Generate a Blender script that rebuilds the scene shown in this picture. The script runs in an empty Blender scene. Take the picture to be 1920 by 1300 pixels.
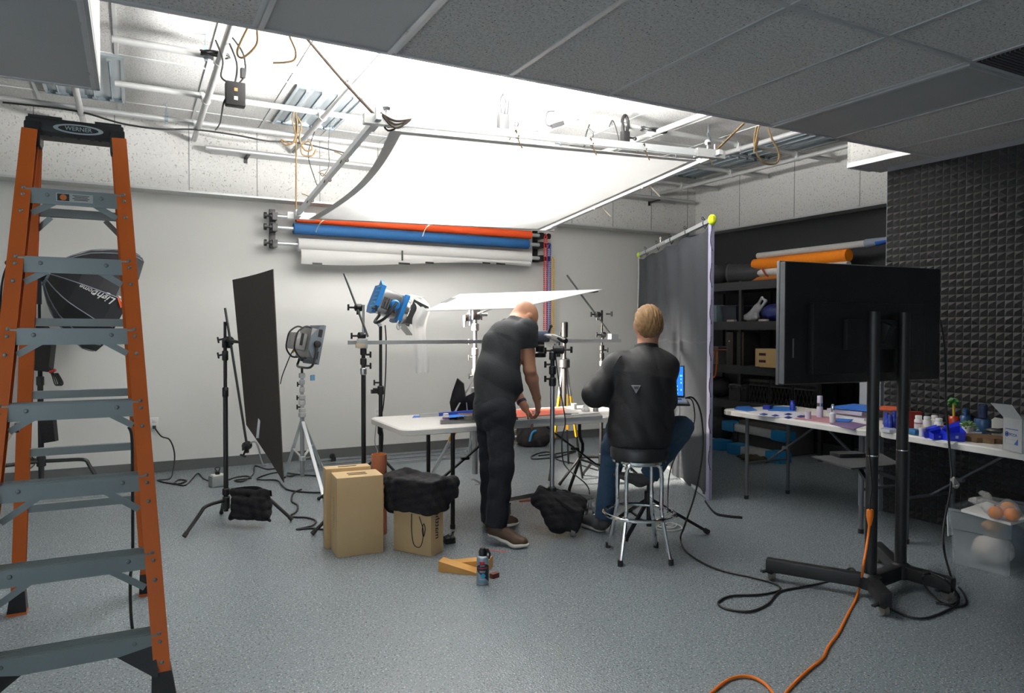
import bpy, bmesh, math, random
import numpy as np
from mathutils import Vector, Matrix
SC = bpy.context.scene
COL = SC.collection
rnd = random.Random(7)
PI = math.pi
# ---------------------------------------------------------------- camera, world, lights, exposure
H = 1.40
YAW, PITCH, ROLL, FPX = math.radians(27.914), math.radians(1.345), math.radians(0.173), 1343.6
_f0 = Vector((math.sin(YAW), math.cos(YAW), 0)); _r0 = Vector((math.cos(YAW), -math.sin(YAW), 0)); _z = Vector((0, 0, 1))
FW = math.cos(PITCH)*_f0 - math.sin(PITCH)*_z
_u0 = math.sin(PITCH)*_f0 + math.cos(PITCH)*_z
RT = math.cos(ROLL)*_r0 + math.sin(ROLL)*_u0
UP = -math.sin(ROLL)*_r0 + math.cos(ROLL)*_u0
cam = bpy.data.cameras.new('camera')
camo = bpy.data.objects.new('camera', cam); COL.objects.link(camo)
cam.sensor_width = 36; cam.lens = FPX/1920*36; cam.clip_start = .05; cam.clip_end = 100
camo.matrix_world = Matrix(((RT.x, UP.x, -FW.x, 0), (RT.y, UP.y, -FW.y, 0), (RT.z, UP.z, -FW.z, H), (0, 0, 0, 1)))
SC.camera = camo
W = bpy.data.worlds.new('world'); SC.world = W; W.use_nodes = True
W.node_tree.nodes['Background'].inputs[0].default_value = (.6, .68, .75, 1)
W.node_tree.nodes['Background'].inputs[1].default_value = .05
SC.view_settings.view_transform = 'Standard'; SC.view_settings.look = 'None'
SC.view_settings.exposure = 0.68; SC.view_settings.gamma = 1.0; SC.view_settings.use_curve_mapping = False
SC.cycles.use_denoising = True
SC.cycles.max_bounces = 8; SC.cycles.diffuse_bounces = 5; SC.cycles.glossy_bounces = 4
SC.cycles.transmission_bounces = 6; SC.cycles.transparent_max_bounces = 12
SC.cycles.caustics_reflective = False; SC.cycles.caustics_refractive = False
SC.cycles.sample_clamp_indirect = 6
ADDED_UP, ADDED_DOWN, WINDOW, FRESNEL = 430, 150, 1.75, 28

def area_light(name, loc, target, sx, sy, power, color=(1, 1, 1), spread=PI):
    l = bpy.data.lights.new(name, 'AREA'); l.shape = 'RECTANGLE'; l.size = sx; l.size_y = sy
    l.energy = power; l.color = color; l.spread = spread
    o = bpy.data.objects.new(name, l); COL.objects.link(o); o.location = loc
    o.rotation_euler = (Vector(target)-Vector(loc)).to_track_quat('-Z', 'Y').to_euler()
    return o

def at(px, py, z=None, X=None, Y=None, d=None):
    """the point of the room seen along one line of sight, on a floor/table height, a wall plane or at a distance"""
    v = FW + RT*((px-960)/FPX) + UP*((650-py)/FPX)
    if z is not None: d = (z-H)/v.z
    elif X is not None: d = X/v.x
    elif Y is not None: d = Y/v.y
    return Vector((v.x*d, v.y*d, H+v.z*d))
# ---------------------------------------------------------------- materials
MATS = {}
def pm(key, col, rough=.5, metal=0, col2=None, scale=30, bump=0, bscale=None, spec=None, emit=None, trans=0, alpha=1, sheen=0, coat=0):
    if key in MATS: return MATS[key]
    m = bpy.data.materials.new(key); m.use_nodes = True; nt = m.node_tree; b = nt.nodes['Principled BSDF']
    if col2 is None: col2 = tuple(c*.88 for c in col)
    tc = nt.nodes.new('ShaderNodeTexCoord')
    n = nt.nodes.new('ShaderNodeTexNoise'); n.inputs['Scale'].default_value = scale; n.inputs['Detail'].default_value = 3
    nt.links.new(tc.outputs['Object'], n.inputs['Vector'])
    mx = nt.nodes.new('ShaderNodeMix'); mx.data_type = 'RGBA'
    mx.inputs['A'].default_value = (*col, 1); mx.inputs['B'].default_value = (*col2, 1)
    nt.links.new(n.outputs['Fac'], mx.inputs['Factor']); nt.links.new(mx.outputs['Result'], b.inputs['Base Color'])
    b.inputs['Roughness'].default_value = rough; b.inputs['Metallic'].default_value = metal
    if spec is not None: b.inputs['Specular IOR Level'].default_value = spec
    if trans: b.inputs['Transmission Weight'].default_value = trans
    if alpha < 1: b.inputs['Alpha'].default_value = alpha
    if sheen: b.inputs['Sheen Weight'].default_value = sheen
    if coat: b.inputs['Coat Weight'].default_value = coat
    if emit: b.inputs['Emission Color'].default_value = (*emit[0], 1); b.inputs['Emission Strength'].default_value = emit[1]
    if bump:
        n2 = nt.nodes.new('ShaderNodeTexNoise'); n2.inputs['Scale'].default_value = bscale or scale*3; n2.inputs['Detail'].default_value = 2
        nt.links.new(tc.outputs['Object'], n2.inputs['Vector'])
        bp = nt.nodes.new('ShaderNodeBump'); bp.inputs['Strength'].default_value = bump; bp.inputs['Distance'].default_value = .01
        nt.links.new(n2.outputs['Fac'], bp.inputs['Height']); nt.links.new(bp.outputs['Normal'], b.inputs['Normal'])
    MATS[key] = m; return m

def speckle(key, base, dots, scale, lo, hi, rough=.8, dots2=None, bump=0, bscale=None, spec=None, roughvar=None):
    """base colour with flecks: noise pushed through a steep ramp"""
    m = pm(key, base, rough, 0, tuple(c*.93 for c in base), 3, bump, bscale, spec); nt = m.node_tree
    b = nt.nodes['Principled BSDF']; src = b.inputs['Base Color'].links[0].from_socket; tc = nt.nodes['Texture Coordinate']
    for k, (dc, l, h, sc) in enumerate([(dots, lo, hi, scale)]+([dots2] if dots2 else [])):
        n = nt.nodes.new('ShaderNodeTexNoise'); n.inputs['Scale'].default_value = sc; n.inputs['Detail'].default_value = 1.5
        nt.links.new(tc.outputs['Object'], n.inputs['Vector'])
        mr = nt.nodes.new('ShaderNodeMapRange'); mr.inputs['From Min'].default_value = l; mr.inputs['From Max'].default_value = h
        nt.links.new(n.outputs['Fac'], mr.inputs['Value'])
        mx = nt.nodes.new('ShaderNodeMix'); mx.data_type = 'RGBA'; mx.inputs['B'].default_value = (*dc, 1)
        nt.links.new(mr.outputs['Result'], mx.inputs['Factor']); nt.links.new(src, mx.inputs['A']); src = mx.outputs['Result']
    nt.links.new(src, b.inputs['Base Color'])
    return m

def translucent(key, col, w=.5, rough=.9):
    m = bpy.data.materials.new(key); m.use_nodes = True; nt = m.node_tree; b = nt.nodes['Principled BSDF']; out = nt.nodes['Material Output']
    b.inputs['Roughness'].default_value = rough; b.inputs['Specular IOR Level'].default_value = .1
    tc = nt.nodes.new('ShaderNodeTexCoord'); n = nt.nodes.new('ShaderNodeTexNoise'); n.inputs['Scale'].default_value = 8
    nt.links.new(tc.outputs['Object'], n.inputs['Vector'])
    mx = nt.nodes.new('ShaderNodeMix'); mx.data_type = 'RGBA'; mx.inputs['A'].default_value = (*col, 1); mx.inputs['B'].default_value = (*[c*.94 for c in col], 1)
    nt.links.new(n.outputs['Fac'], mx.inputs['Factor']); nt.links.new(mx.outputs['Result'], b.inputs['Base Color'])
    t = nt.nodes.new('ShaderNodeBsdfTranslucent'); nt.links.new(mx.outputs['Result'], t.inputs['Color'])
    ms = nt.nodes.new('ShaderNodeMixShader'); ms.inputs[0].default_value = w
    nt.links.new(b.outputs[0], ms.inputs[1]); nt.links.new(t.outputs[0], ms.inputs[2]); nt.links.new(ms.outputs[0], out.inputs['Surface'])
    MATS[key] = m; return m

floor_m = speckle('floor epoxy', (.225, .262, .288), (.52, .56, .58), 120, .60, .68, .24, ((.10, .12, .135), .58, .66, 90), .34, 130, .65)
tile_m = speckle('ceiling tile', (.62, .615, .60), (.14, .14, .14), 95, .615, .64, .9, ((.50, .50, .49), .5, .56, 60))
band_m = speckle('soffit tile', (.72, .715, .69), (.42, .41, .40), 55, .60, .66, .9, ((.66, .65, .63), .5, .6, 40))
grid_m = pm('ceiling grid', (.58, .60, .61), .32, .25)
wall_m = pm('wall paint', (.72, .715, .69), .75, 0, (.68, .675, .65), 1.2, .05, 120)
dark_wall = pm('dark paint', (.022, .022, .026), .7)
grey_wall = pm('grey paint', (.30, .31, .33), .7)
base_m = pm('baseboard vinyl', (.09, .095, .095), .6)
foam_m = pm('acoustic foam', (.052, .050, .051), .95, 0, (.036, .034, .035), 40)
galv = pm('galvanised pipe', (.62, .63, .63), .38, .45, (.5, .5, .5), 12)
alu = pm('aluminium', (.66, .68, .70), .34, .5, (.56, .58, .60), 20)
chrome = pm('chrome', (.80, .82, .84), .10, 1)
steel = pm('brushed steel', (.50, .51, .52), .30, .95)
black = pm('black metal', (.011, .011, .012), .45)
blackp = pm('black plastic', (.010, .010, .011), .5)
rubber = pm('black rubber', (.012, .012, .012), .65)
cable_m = pm('black cable', (.010, .010, .011), .5)
orange_f = pm('orange fibreglass', (.56, .115, .009), .42, 0, (.48, .095, .008), 6)
blackcloth = pm('black cloth', (.011, .010, .013), .92, 0, (.007, .006, .008), 18, .3, 60)
ply = pm('birch plywood', (.58, .42, .23), .6, 0, (.50, .35, .18), 5, .04, 80)
pine = pm('pine wood', (.62, .33, .09), .6, 0, (.5, .25, .06), 7)
white_p = pm('white plastic', (.78, .78, .76), .45)
table_p = pm('table plastic', (.72, .70, .67), .5, 0, (.67, .65, .62), 60)
paper_w = pm('white paper', (.80, .79, .78), .8)
blue_p = pm('blue paper', (.02, .13, .48), .7)
cobalt = pm('cobalt glass', (.010, .030, .33), .15, coat=.5)
rope_m = pm('hemp rope', (.20, .13, .05), .9, 0, (.06, .04, .02), 180)
bluep = pm('blue plastic', (.015, .10, .42), .4)
yellow = pm('yellow paint', (.80, .38, .01), .45)
skin_l = pm('light skin', (.60, .30, .19), .5, 0, (.52, .24, .15), 14)
denim = pm('blue denim', (.030, .075, .14), .85, 0, (.018, .045, .09), 40, .2, 200)
darkdenim = pm('dark denim', (.007, .009, .018), .85, 0, (.004, .006, .011), 40, .2, 200)
# ---------------------------------------------------------------- mesh helpers
def V(*a): return Vector(a if len(a) == 3 else a[0])
def basis(n, hint=None):
    n = Vector(n).normalized(); h = Vector(hint) if hint is not None else (Vector((0, 0, 1)) if abs(n.z) < .95 else Vector((1, 0, 0)))
    u = (h - n*h.dot(n)).normalized(); return u, n.cross(u)
def smooth_path(pts, k=5, closed=False):
    P = [Vector(p) for p in pts]
    if len(P) < 3 or k < 2: return P
    out = []; n = len(P); rng = range(n if closed else n-1)
    for i in rng:
        g = (lambda j: P[j % n]) if closed else (lambda j: P[min(max(j, 0), n-1)])
        a, b, c, d = g(i-1), g(i), g(i+1), g(i+2)
        for s in range(k):
            t = s/k
            out.append(.5*((2*b)+(c-a)*t+(2*a-5*b+4*c-d)*t*t+(3*b-a-3*c+d)*t**3))
    if not closed: out.append(P[-1])
    return out
def origin_of(o):
    p = Vector((0, 0, 0))
    while o is not None: p += o.location; o = o.parent
    return p
class MB:
    def __init__(s): s.v = []; s.f = []; s.mi = []; s.cur = 0
    def add(s, vs, fs):
        n = len(s.v); s.v += [tuple(v) for v in vs]
        for q in fs: s.f.append(tuple(i+n for i in q)); s.mi.append(s.cur)
        return s
    def slot(s, i): s.cur = i; return s
    def box(s, c, size, M=None, bev=0, rz=0):
        sx, sy, sz = [a/2 for a in size]; c = Vector(c)
        if rz: M = Matrix.Rotation(rz, 3, 'Z')
        if bev:
            bm = bmesh.new(); bmesh.ops.create_cube(bm, size=1)
            for v in bm.verts: v.co = Vector((v.co.x*sx*2, v.co.y*sy*2, v.co.z*sz*2))
            bmesh.ops.bevel(bm, geom=list(bm.edges), offset=bev, segments=2, profile=.6, affect='EDGES')
            vs = [v.co.copy() for v in bm.verts]; fs = [[v.index for v in f.verts] for f in bm.faces] if not bm.verts.index_update() else []
            bm.free()
        else:
            vs = [Vector((x, y, z)) for x in (-sx, sx) for y in (-sy, sy) for z in (-sz, sz)]
            fs = [(0, 1, 3, 2), (4, 6, 7, 5), (0, 4, 5, 1), (2, 3, 7, 6), (0, 2, 6, 4), (1, 5, 7, 3)]
        return s.add([(M @ v if M else v)+c for v in vs], fs)
    def bx(s, lo, hi, bev=0):
        return s.box([(a+b)/2 for a, b in zip(lo, hi)], [abs(b-a) for a, b in zip(lo, hi)], bev=bev)
    def beam(s, a, b, w, h, up=None, bev=0):
        a, b = Vector(a), Vector(b); n = (b-a); L = n.length; n.normalize(); u, v = basis(n, up)
        M = Matrix((n, v, u)).transposed()
        return s.box((a+b)/2, (L, w, h), M, bev)
    def cyl(s, a, b, r, r2=None, n=12, cap=True):
        a, b = Vector(a), Vector(b); r2 = r if r2 is None else r2; u, v = basis(b-a)
        vs = []; 
        for c, rr in ((a, r), (b, r2)):
            vs += [c+u*(rr*math.cos(2*PI*i/n))+v*(rr*math.sin(2*PI*i/n)) for i in range(n)]
        fs = [(i, (i+1) % n, n+(i+1) % n, n+i) for i in range(n)]
        if cap: fs += [tuple(range(n))[::-1], tuple(range(n, 2*n))]
        return s.add(vs, fs)
    def tube(s, pts, r, n=8, closed=False, k=5, flat=None):
        P = smooth_path(pts, k, closed); m = len(P); vs = []; u = None
        for i, p in enumerate(P):
            t = (P[(i+1) % m]-P[i-1]) if closed or 0 < i < m-1 else (P[1]-P[0] if i == 0 else P[-1]-P[-2])
            if t.length < 1e-9: t = Vector((0, 0, 1))
            t.normalize()
            if u is None: u = basis(t)[0]
            u = (u-t*u.dot(t)); u = u.normalized() if u.length > 1e-6 else basis(t)[0]
            w = t.cross(u); rr = r(i/(m-1)) if callable(r) else r
            vs += [p+u*(rr*math.cos(2*PI*j/n))+w*(rr*(flat or 1)*math.sin(2*PI*j/n)) for j in range(n)]
        fs = []
        for i in range(m if closed else m-1):
            a, b = i*n, ((i+1) % m)*n
            fs += [(a+j, a+(j+1) % n, b+(j+1) % n, b+j) for j in range(n)]
        if not closed: fs += [tuple(range(n))[::-1], tuple(range((m-1)*n, m*n))]
        return s.add(vs, fs)
    def lathe(s, c, prof, n=20, axis=(0, 0, 1), cap=True):
        c = Vector(c); ax = Vector(axis).normalized(); u, w = basis(ax); vs = []
        for r, z in prof: vs += [c+ax*z+u*(r*math.cos(2*PI*i/n))+w*(r*math.sin(2*PI*i/n)) for i in range(n)]
        fs = []
        for k in range(len(prof)-1):
            a, b = k*n, (k+1)*n
            fs += [(a+i, a+(i+1) % n, b+(i+1) % n, b+i) for i in range(n)]
        if cap: fs += [tuple(range(n))[::-1], tuple(range((len(prof)-1)*n, len(prof)*n))]
        return s.add(vs, fs)
    def sph(s, c, r, n=12, sc=(1, 1, 1)):
        prof = [(max(r*math.sin(PI*k/(n//2)), 1e-4), -r*math.cos(PI*k/(n//2))) for k in range(n//2+1)]
        m = MB(); m.lathe((0, 0, 0), prof, n); c = Vector(c)
        return s.add([Vector((v[0]*sc[0], v[1]*sc[1], v[2]*sc[2]))+c for v in m.v], m.f)
    def prism(s, poly, vec):
        P = [Vector(p) for p in poly]; n = len(P); vec = Vector(vec)
        fs = [tuple(range(n))[::-1], tuple(range(n, 2*n))]+[(i, (i+1) % n, n+(i+1) % n, n+i) for i in range(n)]
        return s.add(P+[p+vec for p in P], fs)
    def grid(s, fn, nu, nv, thick=0):
        vs = [Vector(fn(i/nu, j/nv)) for i in range(nu+1) for j in range(nv+1)]
        q = lambda i, j: i*(nv+1)+j
        fs = [(q(i, j), q(i+1, j), q(i+1, j+1), q(i, j+1)) for i in range(nu) for j in range(nv)]
        if thick:
            nrm = [Vector() for _ in vs]
            for f in fs:
                a = (vs[f[1]]-vs[f[0]]).cross(vs[f[3]]-vs[f[0]])
                for i in f: nrm[i] += a
            N = len(vs); vs = vs+[v-(m.normalized() if m.length > 0 else Vector((0, 0, 1)))*thick for v, m in zip(vs, nrm)]
            fs = fs+[tuple(i+N for i in f[::-1]) for f in fs]
            rim = [q(i, 0) for i in range(nu)]+[q(nu, j) for j in range(nv)]+[q(i, nv) for i in range(nu, 0, -1)]+[q(0, j) for j in range(nv, 0, -1)]
            fs += [(rim[(i+1) % len(rim)], rim[i], rim[i]+N, rim[(i+1) % len(rim)]+N) for i in range(len(rim))]
        return s.add(vs, fs)
    def text(s, txt, o, u, v, size, depth=.001, shear=0):
        c = bpy.data.curves.new('t', 'FONT'); c.body = txt; c.size = size; c.align_x = 'CENTER'; c.align_y = 'CENTER'; c.resolution_u = 3; c.shear = shear; c.offset = size*.012
        ob = bpy.data.objects.new('t', c); COL.objects.link(ob)
        me = bpy.data.meshes.new_from_object(ob.evaluated_get(bpy.context.evaluated_depsgraph_get()))
        u, v, o = Vector(u).normalized(), Vector(v).normalized(), Vector(o); n = u.cross(v)
        s.add([o+u*p.co.x+v*p.co.y+n*depth for p in me.vertices], [tuple(f.vertices) for f in me.polygons])
        bpy.data.objects.remove(ob); bpy.data.curves.remove(c); bpy.data.meshes.remove(me)
        return s
    def build(s, name, mat, parent=None, sharp=35):
        me = bpy.data.meshes.new(name); 
        if parent is not None: o0 = origin_of(parent)
        else:
            A = np.array(s.v); o0 = Vector(((A[:, 0].min()+A[:, 0].max())/2, (A[:, 1].min()+A[:, 1].max())/2, A[:, 2].min()))
        me.from_pydata([(x-o0.x, y-o0.y, z-o0.z) for x, y, z in s.v], [], s.f)
        for m in (mat if isinstance(mat, (list, tuple)) else [mat]): me.materials.append(m)
        if isinstance(mat, (list, tuple)): me.polygons.foreach_set('material_index', s.mi)
        if sharp is not None:
            me.polygons.foreach_set('use_smooth', [True]*len(me.polygons)); me.set_sharp_from_angle(angle=math.radians(sharp))
        me.update()
        o = bpy.data.objects.new(name, me); COL.objects.link(o)
        if parent is not None: o.parent = parent
        else: o.location = o0
        return o
def tag(o, label=None, cat=None, group=None, kind=None):
    if label: o['label'] = label
    if cat: o['category'] = cat
    if group: o['group'] = group
    if kind: o['kind'] = kind
    return o
def thing(name, loc, label, cat, group=None):
    o = bpy.data.objects.new(name, None); COL.objects.link(o); o.location = loc; o.empty_display_size = .05
    return tag(o, label, cat, group)
def dup(root, loc, label, rz=0, sc=None):
    def cp(o, par):
        c = o.copy(); COL.objects.link(c); c.parent = par
        for ch in list(o.children): cp(ch, c)
        return c
    r = cp(root, None); r.location = loc; r.rotation_euler.z = rz; r['label'] = label
    if sc: r.scale = sc
    return r
def lerp(a, b, t): return Vector(a)*(1-t)+Vector(b)*t
# ---------------------------------------------------------------- signed-distance modelling for bodies and soft things
class Vol:
    """soft-blended volume meshed with surface nets; one continuous skin"""
    def __init__(s, lo, hi, res):
        s.lo = np.array(lo, dtype=np.float32); s.res = res
        s.n = np.ceil((np.array(hi)-np.array(lo))/res).astype(int)+1
        s.F = np.full(s.n, 1.0, np.float32)
    def _sub(s, lo, hi):
        a = np.clip(np.floor((np.array(lo)-s.lo)/s.res).astype(int), 0, s.n-1); b = np.clip(np.ceil((np.array(hi)-s.lo)/s.res).astype(int)+1, 1, s.n)
        if (b <= a).any(): return None
        g = [s.lo[i]+s.res*np.arange(a[i], b[i], dtype=np.float32) for i in range(3)]
        return (slice(a[0], b[0]), slice(a[1], b[1]), slice(a[2], b[2])), g[0][:, None, None], g[1][None, :, None], g[2][None, None, :]
    def _mix(s, sl, d, k):
        A = s.F[sl]
        if k > 0:
            h = np.maximum(k-np.abs(A-d), 0)/k; s.F[sl] = np.minimum(A, d)-h*h*k*.25
        else: s.F[sl] = np.minimum(A, d)
    def cone(s, a, b, ra, rb=None, k=.03, flat=None):
        rb = ra if rb is None else rb; a = np.array(a, np.float32); b = np.array(b, np.float32); m = max(ra, rb)*(1.0 if flat is None else max(1, flat[1]))+k*1.5+.03
        r = s._sub(np.minimum(a, b)-m, np.maximum(a, b)+m)
        if r is None: return s
        sl, x, y, z = r; ab = b-a; L = float(ab@ab)+1e-9
        px, py, pz = x-a[0], y-a[1], z-a[2]
        t = np.clip((px*ab[0]+py*ab[1]+pz*ab[2])/L, 0, 1)
        qx, qy, qz = px-t*ab[0], py-t*ab[1], pz-t*ab[2]
        if flat is not None:
            n = np.array(Vector(flat[0]).normalized(), np.float32); dd = qx*n[0]+qy*n[1]+qz*n[2]; e = 1/flat[1]-1
            qx, qy, qz = qx+n[0]*dd*e, qy+n[1]*dd*e, qz+n[2]*dd*e
        d = np.sqrt(qx*qx+qy*qy+qz*qz)-(ra+(rb-ra)*t)
        if flat is not None and flat[1] < 1: d = d*(.5+.5*flat[1])
        s._mix(sl, d, k); return s
    def chain(s, pts, radii, k=.03, flat=None):
        for i in range(len(pts)-1): s.cone(pts[i], pts[i+1], radii[i], radii[i+1], k, flat)
        return s
    def ell(s, c, rad, k=.03, M=None):
        c = np.array(c, np.float32); m = max(rad)+k*1.5+.02; r = s._sub(c-m, c+m)
        if r is None: return s
        sl, x, y, z = r; px, py, pz = x-c[0], y-c[1], z-c[2]
        if M is not None:
            R = np.array(M.to_3x3() if hasattr(M, 'to_3x3') else M, np.float32)   # columns = local axes
            px, py, pz = (px*R[0, i]+py*R[1, i]+pz*R[2, i] for i in range(3))
        q = np.sqrt((px/rad[0])**2+(py/rad[1])**2+(pz/rad[2])**2)
        s._mix(sl, (q-1)*min(rad)*(.6 if min(rad) < .5*max(rad) else .85), k); return s
    def box(s, c, half, r=.02, k=.02, M=None):
        c = np.array(c, np.float32); m = float(np.linalg.norm(half))+k*1.5+.03; q = s._sub(c-m, c+m)
        if q is None: return s
        sl, x, y, z = q; px, py, pz = x-c[0], y-c[1], z-c[2]
        if M is not None:
            R = np.array(M.to_3x3(), np.float32); px, py, pz = (px*R[0, i]+py*R[1, i]+pz*R[2, i] for i in range(3))
        qx, qy, qz = np.abs(px)-half[0]+r, np.abs(py)-half[1]+r, np.abs(pz)-half[2]+r
        d = np.sqrt(np.maximum(qx, 0)**2+np.maximum(qy, 0)**2+np.maximum(qz, 0)**2)+np.minimum(np.maximum(qx, np.maximum(qy, qz)), 0)-r
        s._mix(sl, d, k); return s
    def cut(s, p, n, k=.004):
        """keep the side the normal points away from"""
        p = np.array(p, np.float32); n = np.array(Vector(n).normalized(), np.float32); sl, x, y, z = s._sub(s.lo, s.lo+s.n*s.res)
        s.F = np.maximum(s.F, (x-p[0])*n[0]+(y-p[1])*n[1]+(z-p[2])*n[2]); return s
    def ripple(s, fn):
        sl, x, y, z = s._sub(s.lo, s.lo+s.n*s.res); s.F = s.F+fn(x, y, z).astype(np.float32); return s
    def minus(s, o): s.F = np.maximum(s.F, -o.F); return s
    def mesh(s):
        F = s.F; I = F < 0; n = np.array(F.shape)
        c = [I[dx:n[0]-1+dx, dy:n[1]-1+dy, dz:n[2]-1+dz] for dx in (0, 1) for dy in (0, 1) for dz in (0, 1)]
        sm = sum(a.astype(np.int8) for a in c); act = (sm > 0) & (sm < 8); idx = np.argwhere(act); ids = np.full(act.shape, -1, np.int64); ids[act] = np.arange(len(idx))
        P = np.zeros((len(idx), 3)); cnt = np.zeros(len(idx)); cor = [(dx, dy, dz) for dx in (0, 1) for dy in (0, 1) for dz in (0, 1)]
        val = [F[idx[:, 0]+a, idx[:, 1]+b, idx[:, 2]+e] for a, b, e in cor]
        for i in range(8):
            for j in range(i+1, 8):
                df = np.abs(np.array(cor[i])-np.array(cor[j]))
                if df.sum() != 1: continue
                m = (val[i] < 0) != (val[j] < 0); t = np.where(m, val[i]/np.where(m, val[i]-val[j], 1), 0)[:, None]
                P += np.where(m[:, None], np.array(cor[i])+t*(np.array(cor[j])-np.array(cor[i])), 0); cnt += m
        P = (idx+P/cnt[:, None])*s.res+s.lo
        quads = []
        for ax in range(3):
            o = [0, 0, 0]; o[ax] = 1; b, e = [(1, 2), (2, 0), (0, 1)][ax]
            A = I[tuple(slice(0, n[q]-1) if q == ax else slice(1, n[q]-1) for q in range(3))]
            B = I[tuple(slice(1, n[q]) if q == ax else slice(1, n[q]-1) for q in range(3))]
            for m, flip in ((A & ~B, False), (~A & B, True)):
                w = np.argwhere(m)
                if not len(w): continue
                w = w+np.array([0 if q == ax else 1 for q in range(3)])
                def cell(db, de):
                    v = w.copy(); v[:, b] -= db; v[:, e] -= de; return ids[v[:, 0], v[:, 1], v[:, 2]]
                q = np.stack([cell(1, 1), cell(0, 1), cell(0, 0), cell(1, 0)], 1)
                quads.append(q[:, ::-1] if flip else q)
        return P, np.concatenate(quads)
    def build(s, name, mat, parent=None, relax=1):
        P, Q = s.mesh()
        for _ in range(relax):
            S = np.zeros_like(P); c = np.zeros(len(P))
            for k in range(4):
                a, b = Q[:, k], Q[:, (k+1) % 4]
                np.add.at(S, a, P[b]); np.add.at(c, a, 1)
            P = P*.5+.5*S/np.maximum(c, 1)[:, None]
        o0 = origin_of(parent) if parent is not None else Vector(((P[:, 0].min()+P[:, 0].max())/2, (P[:, 1].min()+P[:, 1].max())/2, P[:, 2].min()))
        me = bpy.data.meshes.new(name); me.vertices.add(len(P)); me.vertices.foreach_set('co', (P-np.array(o0)).astype(np.float32).ravel())
        me.loops.add(Q.size); me.loops.foreach_set('vertex_index', Q.astype(np.int32).ravel())
        me.polygons.add(len(Q)); me.polygons.foreach_set('loop_start', np.arange(0, Q.size, 4, dtype=np.int32))
        me.update(calc_edges=True); me.validate()
        me.polygons.foreach_set('use_smooth', [True]*len(me.polygons)); me.materials.append(mat)
        o = bpy.data.objects.new(name, me); COL.objects.link(o)
        if parent is not None: o.parent = parent
        else: o.location = o0
        return o
def ripples(amp, dirs, seed=0):
    """cloth folds: a few crossed waves"""
    r = random.Random(seed); W_ = []
    for d, wl in dirs:
        d = Vector(d).normalized(); W_.append((d.x, d.y, d.z, 2*PI/wl, r.uniform(0, 6)))
    def fn(x, y, z):
        o = 0
        for a, b, c, k, p in W_:
            q = a*x+b*y+c*z
            o = o+1.3-2.2*np.abs(np.sin(.5*(k*q+p+1.3*np.sin(3.1*x+p)+1.1*np.sin(5.3*z-p)+.9*np.sin(4.1*y))))
        return amp*o/len(W_)
    return fn
# ================================================================ THE SETTING
XL, XR, YF, YB = -3.0, 7.05, -2.6, 7.78      # left wall, dark right wall, wall behind the camera, back wall
XP, YP = 5.15, 3.55                           # foam-clad partition and where it ends
ZL, ZH, ZB = 2.66, 3.37, 2.71                 # low ceiling, raised ceiling, underside of the tiled soffit
YO, XS, MT = 3.18, 4.88, .602                 # edge of the raised bay, its right end, ceiling tile module
XG = -.143                                    # first tile line
def struct(o): o['kind'] = 'structure'; return o
struct(MB().bx((XL-.1, YF-.1, -.1), (XR+.1, YB+.1, 0)).build('floor', floor_m))
struct(MB().bx((XL-.1, YB, 0), (XR+.1, YB+.1, 3.5)).build('wall_back', wall_m))
m = MB(); ya, yb, za, zb = -1.6, 2.2, .7, 2.2
m.bx((XL-.1, YF, 0), (XL, ya, 3.5)).bx((XL-.1, yb, 0), (XL, YB, 3.5)).bx((XL-.1, ya, 0), (XL, yb, za)).bx((XL-.1, ya, zb), (XL, yb, 3.5)); struct(m.build('wall_left', wall_m))
wn = MB().bx((XL-.06, ya, za), (XL+.01, ya+.05, zb)).bx((XL-.06, yb-.05, za), (XL+.01, yb, zb)).bx((XL-.06, ya, za), (XL+.01, yb, za+.05)).bx((XL-.06, ya, zb-.05), (XL+.01, yb, zb)).bx((XL-.05, (ya+yb)/2-.02, za), (XL, (ya+yb)/2+.02, zb))
wn = struct(wn.build('window_2', grid_m))
MB().bx((XL-.04, ya, za), (XL-.03, yb, zb)).build('pane', pm('daylit pane', (.8, .85, .9), .3, emit=((.80, .92, 1.0), WINDOW*1.3)), wn)
struct(MB().bx((XR, YP-1.2, 0), (XR+.1, YB, 3.5)).build('wall_right', dark_wall))
m = MB(); m.bx((XP, YF, 0), (XP+.13, YP, ZL)); m.bx((XP+.13, YP-1.2, 0), (XR, YP-1.07, ZL)); m.bx((XP+.012, YP, 0), (XP+.13, YP+.012, ZL)); struct(m.build('wall_partition', grey_wall))
m = MB(); x0, x1, z0, z1 = -2.6, -.4, .9, 2.2
m.bx((XL, YF-.1, 0), (x0, YF, 2.8)).bx((x1, YF-.1, 0), (XP+.13, YF, 2.8)).bx((x0, YF-.1, 0), (x1, YF, z0)).bx((x0, YF-.1, z1), (x1, YF, 2.8)); struct(m.build('wall_front', wall_m))
wn = MB(); wn.bx((x0, YF-.06, z0), (x0+.05, YF+.01, z1)).bx((x1-.05, YF-.06, z0), (x1, YF+.01, z1)).bx((x0, YF-.06, z0), (x1, YF+.01, z0+.05)).bx((x0, YF-.06, z1-.05), (x1, YF+.01, z1)).bx(((x0+x1)/2-.02, YF-.05, z0), ((x0+x1)/2+.02, YF, z1))
wn = struct(wn.build('window_1', grid_m))
MB().bx((x0, YF-.04, z0), (x1, YF-.03, z1)).build('pane', pm('daylit front pane', (.8, .85, .9), .3, emit=((.85, .93, 1.0), WINDOW*.8)), wn)
struct(MB().bx((XL, YB-.012, 0), (XR, YB, .10)).build('baseboard_back', base_m))
struct(MB().bx((XR-.012, YP-1.0, 0), (XR, YB-.012, .10)).build('baseboard_right', base_m))
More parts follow.
